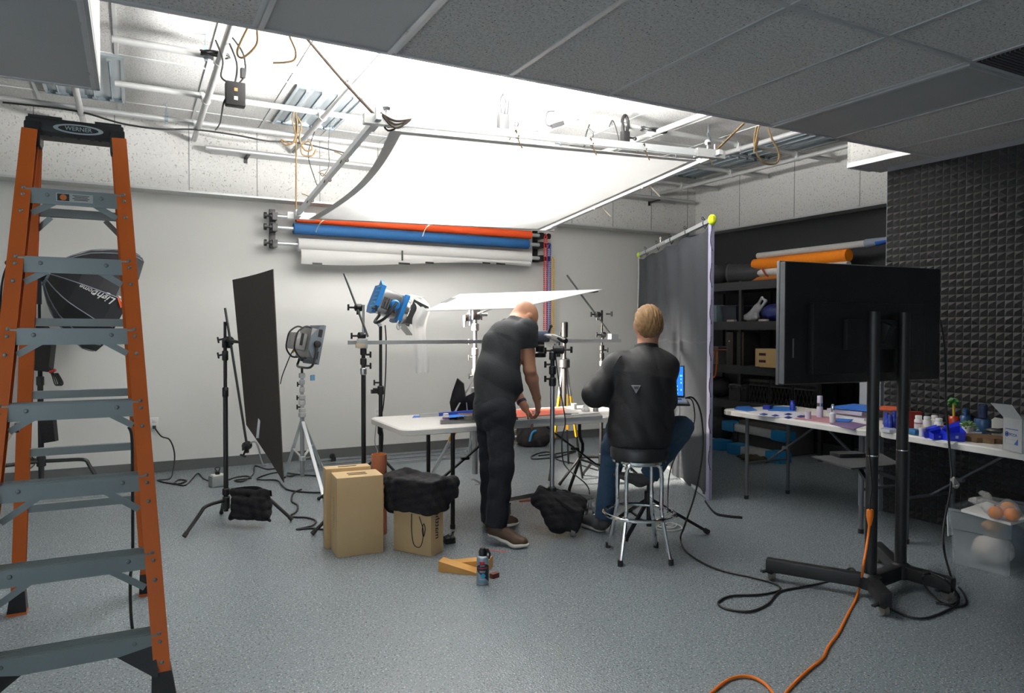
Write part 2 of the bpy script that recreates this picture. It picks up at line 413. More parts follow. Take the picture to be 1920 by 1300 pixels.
# soffit bands of tall tiles round the raised bay
def band(name, lo, hi, joints, axis):
    m = MB(); m.bx(lo, hi); o = struct(m.build(name, band_m)); j = MB()
    for q in joints:
        if axis == 'x': j.bx((q-.004, lo[1]-.003, lo[2]), (q+.004, lo[1], hi[2]))
        else: j.bx((lo[0]-.003, q-.004, lo[2]), (lo[0], q+.004, hi[2]))
    j.build('joint', pm('joint strip', (.30, .30, .31), .8), o)  # even grey strips along the tile joints
    t = MB()
    if axis == 'x': t.bx((lo[0], lo[1]-.006, lo[2]-.012), (hi[0], lo[1]+.02, lo[2]+.006))
    else: t.bx((lo[0]-.006, lo[1], lo[2]-.012), (lo[0]+.02, hi[1], lo[2]+.006))
    t.build('edge_trim', grid_m, o); return o
band('trim_1', (XL, 7.5, ZB), (6.8, YB, ZH), [-.743+.6165*k for k in range(-2, 13)], 'x')
band('trim_2', (6.8, YP-1.0, ZB), (XR, YB, ZH), [3.3+.85*k for k in range(0, 5)], 'y')
# raised ceiling with its grid
m = MB(); m.bx((XL, YO-.1, ZH), (XR+.1, YB+.1, ZH+.1)); ch = struct(m.build('ceiling_raised', tile_m))
g = MB()
for k in range(-5, 12): g.bx((XG+.66+MT*k-.012, YO, ZH-.006), (XG+.66+MT*k+.012, 7.5, ZH))
for k in range(0, 4): g.bx((XL, 7.12-1.2*k-.012, ZH-.0055), (6.8, 7.12-1.2*k+.012, ZH))
g.build('ceiling_grid', pm('raised grid', (.60, .61, .61), .5), ch)
# low ceiling: the slab over the camera plus the two returns that flank the bay
m = MB(); m.bx((XL, YF, ZL), (XR, YO, ZL+.08)); m.bx((XL, YO, ZL), (XG, YO+1.2, ZL+.08)); m.bx((XS, YO, ZL), (XP+.13, YP+.15, ZL+.08))
m.bx((XL, YO-.02, ZL+.08), (XR, YO, ZH)); m.bx((XG-.02, YO, ZL+.08), (XG, YO+1.2, ZH)).bx((XL, YO+1.18, ZL+.08), (XG, YO+1.2, ZH)); m.bx((XS, YO, ZL+.08), (XS+.02, YP+.15, ZH)); m.bx((XS, YP+.13, ZL+.08), (XP+.13, YP+.15, ZH))
cl = struct(m.build('ceiling_low', tile_m)); g = MB()
for k in range(-5, 10):
    x = XG+MT*k; g.bx((x-.012, YF, ZL-.006), (x+.012, YO, ZL))
for k in range(1, 5): g.bx((XL, YO-1.2*k-.012, ZL-.0055), (XP, YO-1.2*k+.012, ZL))
g.bx((XL, YO-.022, ZL-.008), (XP, YO+.004, ZL+.03)); g.bx((XG-.026, YO, ZL-.008), (XG+.004, YO+1.2, ZL+.03)); g.bx((XL, YO+1.178, ZL-.008), (XG, YO+1.204, ZL+.03)); g.bx((XS-.004, YO, ZL-.008), (XS+.022, YP+.15, ZL+.03)); g.bx((XS, YP+.128, ZL-.008), (XP, YP+.154, ZL+.03))
g.build('ceiling_grid', grid_m, cl)
MB().bx((XS-.005, YO+.02, ZL+.03), (XS-.001, YP+.12, ZH)).bx((XG+.001, YO, ZL+.03), (XG+.005, YO+1.2, ZH)).build('soffit_tile', band_m, cl)
# foam pyramids on the partition
PT = .0535; m = MB(); y = YP-.008
ny, nz = 34, int((ZL-.0)/PT)
vs, fs = [], []
for i in range(ny):
    for j in range(nz):
        b = len(vs); ya, yb, za, zb = y-PT*(i+1), y-PT*i, .0+PT*j, .0+PT*(j+1)
        vs += [(XP-.012, ya, za), (XP-.012, yb, za), (XP-.012, yb, zb), (XP-.012, ya, zb), (XP-.05, (ya+yb)/2, (za+zb)/2)]
        fs += [(b, b+4, b+1), (b+1, b+4, b+2), (b+2, b+4, b+3), (b+3, b+4, b)]
m.add(vs, fs); m.bx((XP-.013, y-PT*ny, 0), (XP, y, PT*nz))
tag(m.build('acoustic_foam', foam_m, None, None), 'black pyramid acoustic foam covering the partition wall at right', 'acoustic foam')
tag(MB().bx((XP-.02, YP+.02, 0), (XP+.03, YP+.20, 1.28)).build('grey_board', grey_wall), 'narrow grey board standing upright against the end of the foam wall', 'board')
# fixtures in the low ceiling
def lens_mat():
    m = pm('prismatic lens', (.40, .42, .43), .35, 0, (.36, .38, .39), 4); nt = m.node_tree; b = nt.nodes['Principled BSDF']; tc = nt.nodes['Texture Coordinate']
    w = nt.nodes.new('ShaderNodeTexChecker'); w.inputs['Scale'].default_value = 160; nt.links.new(tc.outputs['Object'], w.inputs['Vector'])
    bp = nt.nodes.new('ShaderNodeBump'); bp.inputs['Strength'].default_value = .35; bp.inputs['Distance'].default_value = .004
    nt.links.new(w.outputs['Fac'], bp.inputs['Height']); nt.links.new(bp.outputs['Normal'], b.inputs['Normal']); return m
lens = lens_mat()
def lens_light(x, y, label):
    t = thing('ceiling_light', (x+MT/2, y+.6, ZL-.014), label, 'ceiling light', 'unlit ceiling lights with ribbed lenses')
    f = MB(); w = .035
    f.bx((x+.013, y+.013, ZL-.014), (x+w, y+1.187, ZL-.001)).bx((x+MT-w, y+.013, ZL-.014), (x+MT-.013, y+1.187, ZL-.001)).bx((x+w, y+.013, ZL-.014), (x+MT-w, y+w, ZL-.001)).bx((x+w, y+1.2-w, ZL-.014), (x+MT-w, y+1.187, ZL-.001))
    f.build('frame', alu, t)
    MB().bx((x+w, y+w, ZL-.008), (x+MT-w, y+1.2-w, ZL-.001)).build('lens', lens, t)
    MB().bx((x+MT-w-.006, y+.25, ZL-.016), (x+MT-w+.006, y+.28, ZL-.013)).bx((x+MT-w-.006, y+.9, ZL-.016), (x+MT-w+.006, y+.93, ZL-.013)).build('latch', steel, t)
lens_light(XG-MT, YO, 'unlit ceiling light with plain lens at the top left above the ladder')
lens_light(XG+MT, YO-1.2, 'unlit ceiling light at the top centre next to the opening edge')
lens_light(XG+6*MT, YO-1.2, 'unlit ceiling light at the right beside the black air grille')
x = XG+6*MT; y = YO-2.4
t = thing('air_grille', (x+MT/2, y+.6, ZL-.014), 'black slotted air return grille set in the low ceiling at top right', 'air grille')
MB().bx((x+.012, y+.012, ZL-.004), (x+MT-.012, y+1.188, ZL-.001)).build('backing', black, t)
f = MB()
for k in range(58): f.bx((x+.02, y+.02+.02*k, ZL-.012), (x+MT-.02, y+.026+.02*k, ZL-.004))
f.build('slat', pm('grille slat', (.10, .10, .11), .5), t)
# parabolic troffers in the raised ceiling
troff = pm('troffer steel', (.50, .56, .60), .25, .6, (.42, .48, .52), 3)
def troffer(x, y, label):
    t = thing('troffer_light', (x+MT/2, y+.6, ZH-.02), label, 'ceiling light', 'unlit troffer lights in the raised ceiling')
    f = MB(); f.bx((x+.01, y+.01, ZH-.02), (x+.035, y+1.19, ZH-.001)).bx((x+MT-.035, y+.01, ZH-.02), (x+MT-.01, y+1.19, ZH-.001)).bx((x+.035, y+.01, ZH-.02), (x+MT-.035, y+.06, ZH-.001)).bx((x+.035, y+1.13, ZH-.02), (x+MT-.035, y+1.19, ZH-.001)); f.build('frame', troff, t)
    MB().grid(lambda u, v: (x+.035+u*(MT-.07), y+.06+v*1.07, ZH-.004-.012*abs(math.sin(4*PI*u))), 48, 1).build('reflector', troff, t)
    b = MB()
    for k in range(4): b.cyl((x+.105+.13*k, y+.07, ZH-.02), (x+.105+.13*k, y+1.12, ZH-.02), .007, n=8)
    b.build('tube_channel', pm('channel grey', (.26, .32, .36), .4), t)
    b = MB()
    for k in range(4):
        for yy in (y+.07, y+1.10): b.box((x+.105+.13*k, yy, ZH-.027), (.03, .02, .02))
    b.build('lamp_holder', pm('lamp holder grey', (.22, .25, .27), .5), t)
    MB().bx((x+.03, y+1.125, ZH-.032), (x+MT-.03, y+1.135, ZH-.02)).build('end_lip', pm('lip dark', (.12, .16, .19), .5), t)
troffer(1.176, 5.92, 'unlit troffer light with fluted reflector left of the white diffusion frame')
troffer(-.63, 5.92, 'unlit troffer light half hidden by the low ceiling above the ladder')
troffer(5.82, 5.92, 'small far troffer light behind the right edge of the diffusion frame')
troffer(5.82, 4.72, 'troffer light nearest the right end behind the rope loops')
# ================================================================ PIPE GRID UNDER THE RAISED CEILING
ZX, ZY, RP = 3.235, 3.186, .024
def ring(mb, c, ax, r, w, n=14):
    mb.lathe(c, [(r-.004, -w), (r, -w), (r, w), (r-.004, w)], n, ax, False)
XPIPE = [(5.24, -.10, 6.7, 'first pipe from the camera running left to right under the raised ceiling'), (6.17, -.10, 6.7, 'middle pipe running left to right carrying the hanging rope'), (7.0, -1.3, 6.7, 'rearmost long pipe running left to right near the back soffit')]
hx = {0: (.45, 1.9, 3.4, 4.9), 1: (1.95, 3.8, 5.3), 2: (.28, 2.9, 4.8)}
for i, (y, xa, xb, lab) in enumerate(XPIPE):
    t = thing('grid_pipe', ((xa+xb)/2, y, ZX), lab, 'pipe', 'pipes of the ceiling grid')
    m = MB(); m.cyl((xa, y, ZX), (xb, y, ZX), RP, n=14); m.build('pipe', galv, t)
    for x in hx[i]:
        h = MB(); h.cyl((x, y, ZX+.02), (x, y, ZH), .005, n=6); h.box((x, y, ZX+.035), (.028, .014, .05)); ring(h, (x, y, ZX), (1, 0, 0), RP+.005, .012); h.box((x, y, ZX-.036), (.02, .012, .018)); h.build('hanger', pm('zinc hanger', (.42, .50, .54), .35, .8), t)
YPIPE = [(-.36, 4.4, 7.42, 'pipe running front to back just behind the ladder top'), (.53, 3.3, 7.42, 'pipe running front to back beside the black power box'), (1.44, 3.3, 7.42, 'pipe running front to back over the fluted troffer light'), (2.33, 3.3, 7.42, 'pipe running front to back in the brightest part of the ceiling'), (3.30, 3.3, 7.42, 'pipe running front to back above the middle of the diffusion frame'), (4.19, 3.3, 7.42, 'pipe running front to back just right of the coiled black cable'), (5.30, 3.3, 7.42, 'pipe running front to back behind the rope loops'), (6.12, 3.6, 7.42, 'rightmost pipe running front to back along the tiled soffit')]
for x, ya, yb, lab in YPIPE:
    t = thing('grid_pipe', (x, (ya+yb)/2, ZY), lab, 'pipe', 'pipes of the ceiling grid')
    MB().cyl((x, ya, ZY), (x, yb, ZY), RP, n=14).build('pipe', galv, t)
    for y, *_ in XPIPE:
        if y < ya or x < -.05 and y < 6.5: continue
        c = MB(); ring(c, (x, y-.03, ZY), (0, 1, 0), RP+.006, .016); ring(c, (x-.03, y, ZX), (1, 0, 0), RP+.006, .014); c.box((x-.02, y-.02, (ZX+ZY)/2), (.03, .03, .06)); c.build('clamp', galv, t)
for k, (yy, lab) in enumerate([(7.32, 'nearest of three spare pipes racked along the back soffit'), (7.385, 'middle of three spare pipes racked along the back soffit'), (7.45, 'rearmost of three spare pipes racked along the back soffit')]):
    tag(MB().cyl((.62+.03*k, yy, 3.10), (6.6-.1*k, yy, 3.10), .022, n=12).build('spare_pipe', galv), lab, 'pipe', 'spare pipes along the back soffit')
rk = thing('pipe_bracket', (3.4, 7.43, 3.07), 'dark steel brackets holding the spare pipes to the back soffit', 'bracket')
for x in (1.0, 3.4, 6.0): MB().bx((x-.015, 7.29, 3.066), (x+.015, 7.5, 3.077)).bx((x-.015, 7.488, 3.03), (x+.015, 7.5, 3.13)).build('arm', black, rk)
# ================================================================ ROPES AND CABLES ON THE GRID
def rope(name, pts, r, label, cat='rope', mat=rope_m, k=6, grp=None, parent=None):
    o = MB().tube(pts, r, 6, k=k).build(name, mat, parent)
    return tag(o, label, cat, grp) if parent is None else o
Y1 = 4.1
rope('hanging_rope', [at(465, 50, Y=Y1), at(445, 95, Y=Y1), at(455, 108, Y=Y1), at(480, 85, Y=Y1), at(482, 55, Y=Y1), (at(482, 55, Y=Y1).x, Y1, 3.18), (at(468, 55, Y=Y1).x, Y1, 3.19), at(466, 52, Y=Y1)], .006, 'looped brown rope hanging just right of the power box pipe')
rope('hanging_rope', [at(537, 40, Y=4.2), at(543, 68, Y=4.2), at(554, 95, Y=4.2), at(552, 112, Y=4.2), at(535, 117, Y=4.2), at(512, 118, Y=4.2)], .006, 'brown rope end hanging from the low ceiling edge with frayed tip')
ra = at(5, 192, Y=6.93); rope('grid_cable', [ra, at(100, 202, Y=6.9), at(160, 212, Y=6.9), at(230, 232, Y=6.9), at(300, 242, Y=6.9), at(365, 243, Y=6.95), at(440, 253, Y=6.95), at(500, 264, Y=6.95), at(560, 268, Y=7.0), at(660, 290, Y=7.0)], .008, 'black cable drooping along the rear pipe at left', 'cable', cable_m)
b = at(441, 178, Y=4.75)
t = thing('power_box', b, 'black box with coiled cords hung from the grid pipe at left', 'power box')
MB().box(b, (.115, .07, .145), bev=.008).build('housing', blackp, t)
MB().box(b+V(0, -.037, .022), (.02, .004, .02)).build('label', pm('tan sticker', (.6, .36, .14), .6), t)
MB().box(b+V(0, -.037, -.03), (.022, .004, .022)).build('switch', paper_w, t)
MB().tube([b+V(-.04, 0, .07), b+V(-.08, 0, .10), b+V(-.07, 0, .2), b+V(-.1, .1, .35)], .006).tube([b+V(0, 0, .07), b+V(.01, 0, .2), b+V(-.05, .05, .38)], .006).tube([b+V(.02, 0, .07), b+V(.06, 0, .14), b+V(.05, .02, .27), b+V(-.02, .05, .38)], .006).tube([b+V(-.05, 0, -.02), at(419, 195, Y=4.8), at(416, 212, Y=5.2), at(412, 232, Y=6.0), at(404, 244, Y=6.9)], .006).build('cord', cable_m, t)
MB().box(b+V(.045, 0, .14), (.025, .025, .06), rz=.2).build('plug', blackp, t)
def coil(name, c, r, n, label, tilt=(.3, 0, 0), th=.007, sq=.7):
    M = Matrix.Rotation(tilt[2], 3, 'Z') @ Matrix.Rotation(tilt[0], 3, 'X') @ Matrix.Rotation(tilt[1], 3, 'Y'); pts = []
    for k in range(n*14):
        a = 2*PI*k/14; rr = r*(1+.10*math.sin(k*.37)); pts.append(Vector(c)+M @ Vector((rr*math.cos(a), rr*sq*math.sin(a), .004*(k/14)+.012*math.sin(k*.7))))
    return tag(MB().tube(pts, th, 6, k=2).build(name, cable_m), label, 'cable')
coil('cable_coil', at(405, 104, Y=5.15), .085, 3, 'small black cable coil on the pipe above the power box')
coil('cable_coil', at(1226, 246, Y=5.2), .12, 4, 'black cable coiled around the pipe above the frame corner', th=.009)
def pipe_clamp(px, py, yy, label, s=1.0):
    c = at(px, py, Y=yy); t = thing('lamp_clamp', c, label, 'clamp', 'black clamps on the ceiling grid')
    m = MB(); m.tube([c+V(-.02*s, 0, .02*s), c+V(-.03*s, 0, .11*s), c+V(0, 0, .16*s), c+V(.03*s, 0, .11*s), c+V(.02*s, 0, .02*s)], .014*s, 8); m.build('jaw', blackp, t)
    MB().box(c+V(0, 0, -.03*s), (.07*s, .05*s, .11*s), bev=.008*s).build('body', blackp, t)
    MB().cyl(c+V(.03*s, 0, -.02*s), c+V(.085*s, -.02, -.03*s), .008*s).sph(c+V(.09*s, -.02, -.03*s), .018*s, 8).build('knob', blackp, t)
pipe_clamp(943, 222, 5.22, 'large black clamp standing above the near edge of the frame', 1.25)
pipe_clamp(1172, 252, 5.22, 'black clamp on the grid left of the coiled cable', 1.05)
c = at(1045, 232, Y=5.2); t = thing('small_lamp', c, 'small black lamp head mounted on the grid between two clamps', 'lamp')
MB().beam(c+V(-.05, 0, -.03), c+V(.05, 0, .01), .05, .035).build('head', blackp, t); MB().tube([c+V(-.05, 0, -.03), c+V(-.11, 0, -.02), c+V(-.1, 0, .08), c+V(-.03, 0, .1)], .006).build('bracket', blackp, t)
rope('hanging_cable', [at(1142, 238, Y=5.22), at(1148, 226, Y=5.2), at(1155, 240, Y=5.2), at(1161, 266, Y=5.2)], .005, 'thin black wire dangling beside the small clamp', 'cable', cable_m)
rope('hanging_cable', [at(1105, 234, Y=5.24), at(1098, 258, Y=5.2), at(1108, 264, Y=5.2), at(1112, 250, Y=5.2), at(1102, 240, Y=5.22)], .006, 'little black cable loop on the grid near the frame middle', 'cable', cable_m)
rope('hanging_rope', [at(1418, 238, Y=3.9), at(1414, 268, Y=3.9), at(1421, 292, Y=3.9), at(1436, 307, Y=3.9), at(1457, 305, Y=3.9), at(1460, 285, Y=3.9), at(1448, 262, Y=3.9), at(1440, 240, Y=3.9)], .0075, 'big brown rope loop hanging at the right under the low ceiling')
rope('hanging_rope', [at(1424, 236, Y=3.88), at(1420, 250, Y=3.88), at(1414, 284, Y=3.88), at(1418, 276, Y=3.88), at(1422, 258, Y=3.88)], .0065, 'short doubled rope end beside the big rope loop')
# ================================================================ OVERHEAD DIFFUSION FRAME
NL, NR, FL, FR = at(705, 225, d=4.0), at(1340, 290, d=4.92), at(555, 405, d=6.1), at(1025, 428, d=6.9)
silk = translucent('white diffusion cloth', (.84, .84, .83), .21)
t = thing('overhead_diffuser', (NL+NR+FL+FR)/4, 'large white overhead diffusion frame hung from the ceiling pipes', 'diffusion frame')
def ext(a, b, e): n = (b-a).normalized(); return a-n*e, b+n*e
for a, b, e in ((NL, NR, .05), (FL, FR, .04), (NL, FL, .06), (NR, FR, .06)):
    p, q = ext(a, b, e); MB().beam(p, q, .032, .045 if a is NL and b is NR else .034).build('frame_tube', alu, t)
def silk_pt(u, v):
    i = .045; uu = i+(1-2*i)*u; vv = .02+.96*v
    uu += .03*(1-abs(2*u-1)**.5)*0 + (.05*math.sin(PI*v)*(1-u)**6)
    p = lerp(lerp(NL, NR, uu), lerp(FL, FR, uu), vv); p.z -= .03+.035*math.sin(PI*u)*math.sin(PI*v); return p
MB().grid(silk_pt, 24, 24).build('silk', silk, t)
hem = pm('white webbing', (.70, .70, .68), .8)
m = MB()
def strip(f0, f1, n=24): m.grid(lambda u, v: lerp(f0(u), f1(u), v), n, 1)
strip(lambda u: silk_pt(0, u)+V(-.012, 0, -.004), lambda u: silk_pt(.028, u)+V(0, 0, -.004)); strip(lambda u: silk_pt(u, .0)+V(0, 0, -.004), lambda u: silk_pt(u, .02)+V(0, 0, -.004)); strip(lambda u: silk_pt(1, u)+V(0, 0, -.004), lambda u: silk_pt(.98, u)+V(0, 0, -.004)); strip(lambda u: silk_pt(u, 1)+V(0, 0, -.004), lambda u: silk_pt(u, .98)+V(0, 0, -.004)); m.build('hem', hem, t)
for c, a, b in ((NL, NR, FL), (NR, NL, FR), (FL, FR, NL), (FR, FL, NR)):
    n1, n2 = (a-c).normalized(), (b-c).normalized()
    br = MB(); br.beam(c-n1*.07, c+n1*.16, .05, .055).beam(c-n2*.02, c+n2*.12, .045, .05); br.build('corner_bracket', galv, t)
    MB().cyl(c+V(0, 0, .02), c+V(0, 0, .07), .006).build('corner_bolt', steel, t); MB().sph(c+n1*.06+V(0, 0, .075), .024, 8).cyl(c+n1*.06, c+n1*.06+V(0, 0, .07), .007).build('corner_knob', steel, t)
ties = [(lerp(NL, NR, u), (.03, -.02, -.05)) for u in (.36, .58, .75, .97)]+[(lerp(NL, FL, u), (-.05, 0, .04)) for u in (.3, .5, .75)]+[(lerp(NR, FR, u), (.09, -.02, -.05)) for u in (.33, .62)]+[(lerp(FL, FR, u), (-.06, -.03, -.09)) for u in (.1, .5)]
for k, (c, d) in enumerate(ties):
    d = Vector(d); MB().tube([c+V(-.02, .03, -.03), c+V(0, -.022, .02), c+V(.012, 0, -.024), c+V(.02, -.02, -.01), c+d*.6, c+d*1.3+V(0, 0, -.02)], .004, 5, k=3).build('tie_cord', rope_m if k < 7 else pm('cream cord', (.62, .55, .42), .9), t)
w = MB()
for k in range(3): w.tube([NL+V(.02, -.03, .03), NL+V(.10, -.035, -.04+.02*k), NL+V(.19, -.03, .02), NL+V(.2, .02, .03), NL+V(.08, .035, -.02*k), NL+V(.02, -.03, .035)], .006, 6)
w.build('lashing', pm('dark cord', (.06, .045, .035), .9), t)
rope('support_rope', [NL+V(0, 0, .02), lerp(NL, at(580, 78, z=3.16), .5), at(580, 78, z=3.16), at(560, 55, z=3.17)], .009, 'dark taut rope from the near left frame corner up to the ceiling grid', k=2, mat=pm('dark rope', (.07, .05, .035), .9))
rope('support_rope', [NR+V(0, 0, .02), at(1395, 231, Y=3.5)], .009, 'taut brown rope from the near right frame corner to the low ceiling edge', k=2)
q = FL+V(0, 0, .0); top = Vector((q.x, q.y, ZX+.03))
rope('support_rope', [top+V(0, -.03, 0), q+V(0, 0, .02)], .007, 'vertical brown rope holding the far left frame corner', k=2)
rl = [at(552, 205, d=6.05), at(548, 225, d=6.05), at(554, 255, d=6.05), at(545, 270, d=6.05), at(527, 262, d=6.05), at(535, 272, d=6.05), at(552, 266, d=6.05), at(558, 240, d=6.05), at(556, 218, d=6.05), at(565, 235, d=6.05), at(562, 262, d=6.05), at(572, 282, d=6.05), at(585, 280, d=6.05), at(580, 266, d=6.05), at(565, 272, d=6.05), at(567, 290, d=6.05), at(585, 292, d=6.05), at(593, 280, d=6.05)]
rope('rope_bundle', rl, .0065, 'loose brown rope loops tied on the pipe at the far left frame corner', k=4)
rope('thin_cord', [at(620, 228, Y=6.2), at(616, 270, Y=6.2), at(617, 310, Y=6.2), at(606, 330, Y=6.2), at(600, 322, Y=6.2), at(612, 318, Y=6.2)], .004, 'thin black cord dangling beside the left frame tube', 'cord', cable_m)
rope('thin_cord', [at(590, 246, X=1.46), at(578, 290, Y=6.5), at(590, 335, Y=6.5), at(596, 350, Y=6.5)], .004, 'thin dark cord hanging under the rope loops by the frame', 'cord', cable_m)
# added lamps, unseen above the cloth, to brighten the ceiling and the cloth
lc = V(2.12, 4.58, 2.665)
t = thing('added_up_panel', lc, 'added flat light panel, unseen above the diffusion frame, brightening the ceiling', 'light panel')
MB().box(lc, (.9, .7, .03), bev=.006).build('housing', white_p, t)
for dx in (-.4, .4): MB().cyl(lc+V(dx, .4, .015), (lc.x+dx, 5.24, ZX-.02), .006, n=6).build('suspension', steel, t)
area_light('added_light_up', lc+V(0, 0, .03), lc+V(0, 0, 1), .85, .65, ADDED_UP, (1, .985, .96))  # added light that whitens the raised ceiling
lp = V(2.42, 5.30, 2.76)
t = thing('added_down_lamp', lp, 'added small lamp head, unseen, brightening the middle of the diffusion cloth from above', 'lamp')
MB().box(lp, (.5, .5, .03), bev=.006).build('housing', white_p, t)
MB().cyl(lp+V(0, .2, .015), (lp.x, lp.y+.2, ZX-.05), .006, n=6).build('suspension', steel, t)
area_light('added_fill_back', lc+V(0, 0, -.03), lc+V(0, 0, -1), .85, .65, 20, (1, .985, .96))  # added fill under the panel, offsets its housing's shade on the cloth
area_light('added_light_down', lp+V(0, 0, -.03), lp+V(0, 0, -1), .42, .42, ADDED_DOWN, (1, .985, .96), math.radians(150))  # added light that makes the bright spot on the cloth
# ================================================================ BACKDROP ROLLS ON THE BACK WALL
YR = 7.62
rolls = [('orange red', (555, 408), (995, 441), .048, pm('orange backdrop paper', (.80, .085, .012), .7, 0, (.74, .075, .010), 3), 'orange-red paper roll, topmost of the three backdrops on the wall'), ('blue', (550, 430), (990, 457), .056, pm('blue backdrop paper', (.012, .095, .26), .75, 0, (.010, .085, .24), 3), 'blue paper roll in the middle of the three wall backdrops'), ('white', (558, 458), (993, 484), .068, pm('white backdrop paper', (.74, .73, .71), .7, 0, (.70, .69, .67), 3), 'white paper roll lowest of the three wall backdrops with loose edge')]
lef = at(515, 430, Y=YR).x; rig = at(1014, 465, Y=YR).x
chain_pts = []
for i, (nm, a, b, r, mt, lab) in enumerate(rolls):
    A, B = at(*a, Y=YR), at(*b, Y=YR); zc = (A.z+B.z)/2; A.z = B.z = zc
    t = thing('backdrop_roll', (A+B)/2, lab, 'backdrop roll', 'paper backdrop rolls on the back wall')
    MB().cyl(A, B, r, n=28).build('paper', mt, t)
    MB().cyl((lef-.02, YR, zc), (A.x+.01, YR, zc), .022).cyl((B.x-.01, YR, zc), (rig+.03, YR, zc), .022).build('core_tube', alu, t)
    for s, x in ((-1, lef-.03), (1, rig+.05)):
        k = MB(); k.cyl((x, YR, zc), (x+s*.07, YR, zc), .012).cyl((x+s*.05, YR, zc), (x+s*.075, YR, zc), .034, n=16).cyl((x, YR, zc), (x+s*.02, YR, zc), .028); k.build('end_knob', blackp, t)
    chain_pts.append((rig+.075, YR-.03, zc))
    if i == 2:
        z0 = zc-r*.5
        def loose(u, v):
            x = A.x+.02+(B.x-A.x-.05)*u; return (x, YR-r-.004-.03*math.sin(PI*v)*(.6+.4*math.sin(9*u)), z0-.02-v*(.12+.035*math.sin(5*u+1)-.05*u))
        MB().grid(loose, 60, 6).build('loose_edge', mt, t)
        tp = MB()
        for u, w_ in ((.06, .1), (.41, .13), (.52, .1), (.78, .1), (.85, .12)):
            p = Vector(loose(u, .95)); tp.box(p+V(0, -.008, 0), (w_, .004, .02), rz=.03)
        tp.box(Vector(loose(.40, .6))+V(0, -.012, .05), (.018, .004, .11)); tp.build('tape', black, t)
for x, lab in ((lef, 'left black wall bracket holding the ends of the backdrop rolls'), (rig, 'right black wall bracket holding the ends of the backdrop rolls')):
    t = thing('roll_bracket', (x, YB, 2.25), lab, 'bracket', 'backdrop roll brackets')
    MB().bx((x-.03, YB-.03, 2.24), (x+.03, YB-.001, 2.64)).build('plate', black, t)
    for i in range(3):
        z = chain_pts[i][2]; MB().bx((x-.025, YR-.03, z-.04), (x+.025, YB-.03, z+.035)).build('hook', black, t)
for (c, mt, lab, bt, dx) in ((chain_pts[0], pm('red chain', (.62, .03, .025), .5), 'red bead chain loop hanging from the backdrop rolls', 1.33, -.025), (chain_pts[1], pm('blue chain', (.03, .07, .45), .5), 'blue bead chain loop hanging from the backdrop rolls', 1.36, .025), (chain_pts[2], pm('yellow chain', (.78, .42, .02), .5), 'yellow bead chain loop hanging from the backdrop rolls', 1.30, .075)):
    m = MB(); c = Vector(c)
    for s in (-.018, .018):
        z = c.z-.02
        while z > bt: m.box((c.x+dx+s, c.y, z), (.016, .010, .017)); z -= .024
    m.tube([(c.x+dx-.018, c.y, bt+.02), (c.x+dx, c.y, bt-.01), (c.x+dx+.018, c.y, bt+.02)], .006); m.tube([c+V(dx-.018, 0, -.02), c+V(dx, 0, .02), c+V(dx+.018, 0, -.02)], .006)
    tag(m.build('bead_chain', mt), lab, 'chain', 'coloured chains of the backdrop rolls')
# ================================================================ WALL OUTLETS AND FLOOR CABLES
def outlet(px, py, lab):
    c = at(px, py, Y=YB); t = thing('wall_outlet', c, lab, 'outlet'); MB().box(c+V(0, -.004, 0), (.075, .008, .12), bev=.003).build('plate', white_p, t)
    for z in (.028, -.028): MB().box(c+V(0, -.010, z), (.034, .006, .03), bev=.003).build('socket', pm('socket', (.66, .66, .64), .4), t)
    return c
c1 = outlet(289, 795, 'white wall outlet with a black plug at left of the back wall')
c2 = outlet(707, 776, 'white wall outlet behind the blue lamp stand')
def cable(pts, label, r=.007, mat=None, cat='cable', name='floor_cable', k=6): return tag(MB().tube(pts, r, 7, k=k).build(name, mat or cable_m), label, cat)
def fl(px, py, z=.008): return at(px, py, z=z)
E1 = [c1+V(0, -.03, -.03), c1+V(.06, -.05, -.12), at(318, 825, Y=7.6), at(327, 850, Y=7.6), at(325, 880, Y=7.55), fl(318, 898), fl(295, 901), fl(330, 908), fl(350, 902), fl(335, 900), fl(328, 906), fl(348, 910), fl(370, 888), fl(382, 898), fl(395, 903)]
tag(MB().tube(E1, .007, 7).box(c1+V(0, -.025, -.03), (.03, .03, .03)).build('floor_cable', cable_m), 'black power cord from the left wall outlet to the grey outlet box', 'cable')
cable([fl(423, 902), fl(440, 896), fl(462, 893), fl(470, 897), fl(440, 901), fl(455, 903), fl(475, 889), fl(478, 874), fl(500, 880), fl(520, 880), fl(540, 893), fl(555, 890)], 'black cable squiggling right from the grey outlet box')
cable([fl(600, 893), fl(560, 890), fl(520, 886), fl(484, 896), fl(490, 900), fl(520, 901), fl(530, 912), fl(545, 920), fl(590, 924), fl(640, 922)], 'black cable passing under the silver light stand')
cable([fl(565, 918), fl(550, 925), fl(547, 940), fl(558, 948), fl(555, 960), fl(543, 969), fl(575, 971), fl(592, 977), fl(585, 986), fl(556, 993), fl(580, 991), fl(612, 994)], 'black cable zigzagging in front of the silver light stand')
b = fl(408, 912, 0); bx = thing('outlet_box', b, 'small grey metal outlet box on the floor behind the left stand', 'outlet box')
MB().box(b+V(0, 0, .05), (.13, .09, .095), rz=.3, bev=.008).build('housing', pm('grey box', (.30, .32, .32), .5, .3), bx)
MB().box(b+V(0, 0, .10), (.10, .07, .012), rz=.3).build('cover', white_p, bx); MB().cyl(b+V(.0, 0, .10), b+V(.0, 0, .135), .02).tube([b+V(0, 0, .13), b+V(-.02, 0, .16), b+V(.02, 0, .165), b+V(.01, 0, .13)], .005).build('plug', black, bx)
pts = [c2+V(0, -.03, -.02), at(705, 800, Y=7.6), at(703, 830, Y=7.6), at(708, 846, Y=7.5), fl(712, 862)]
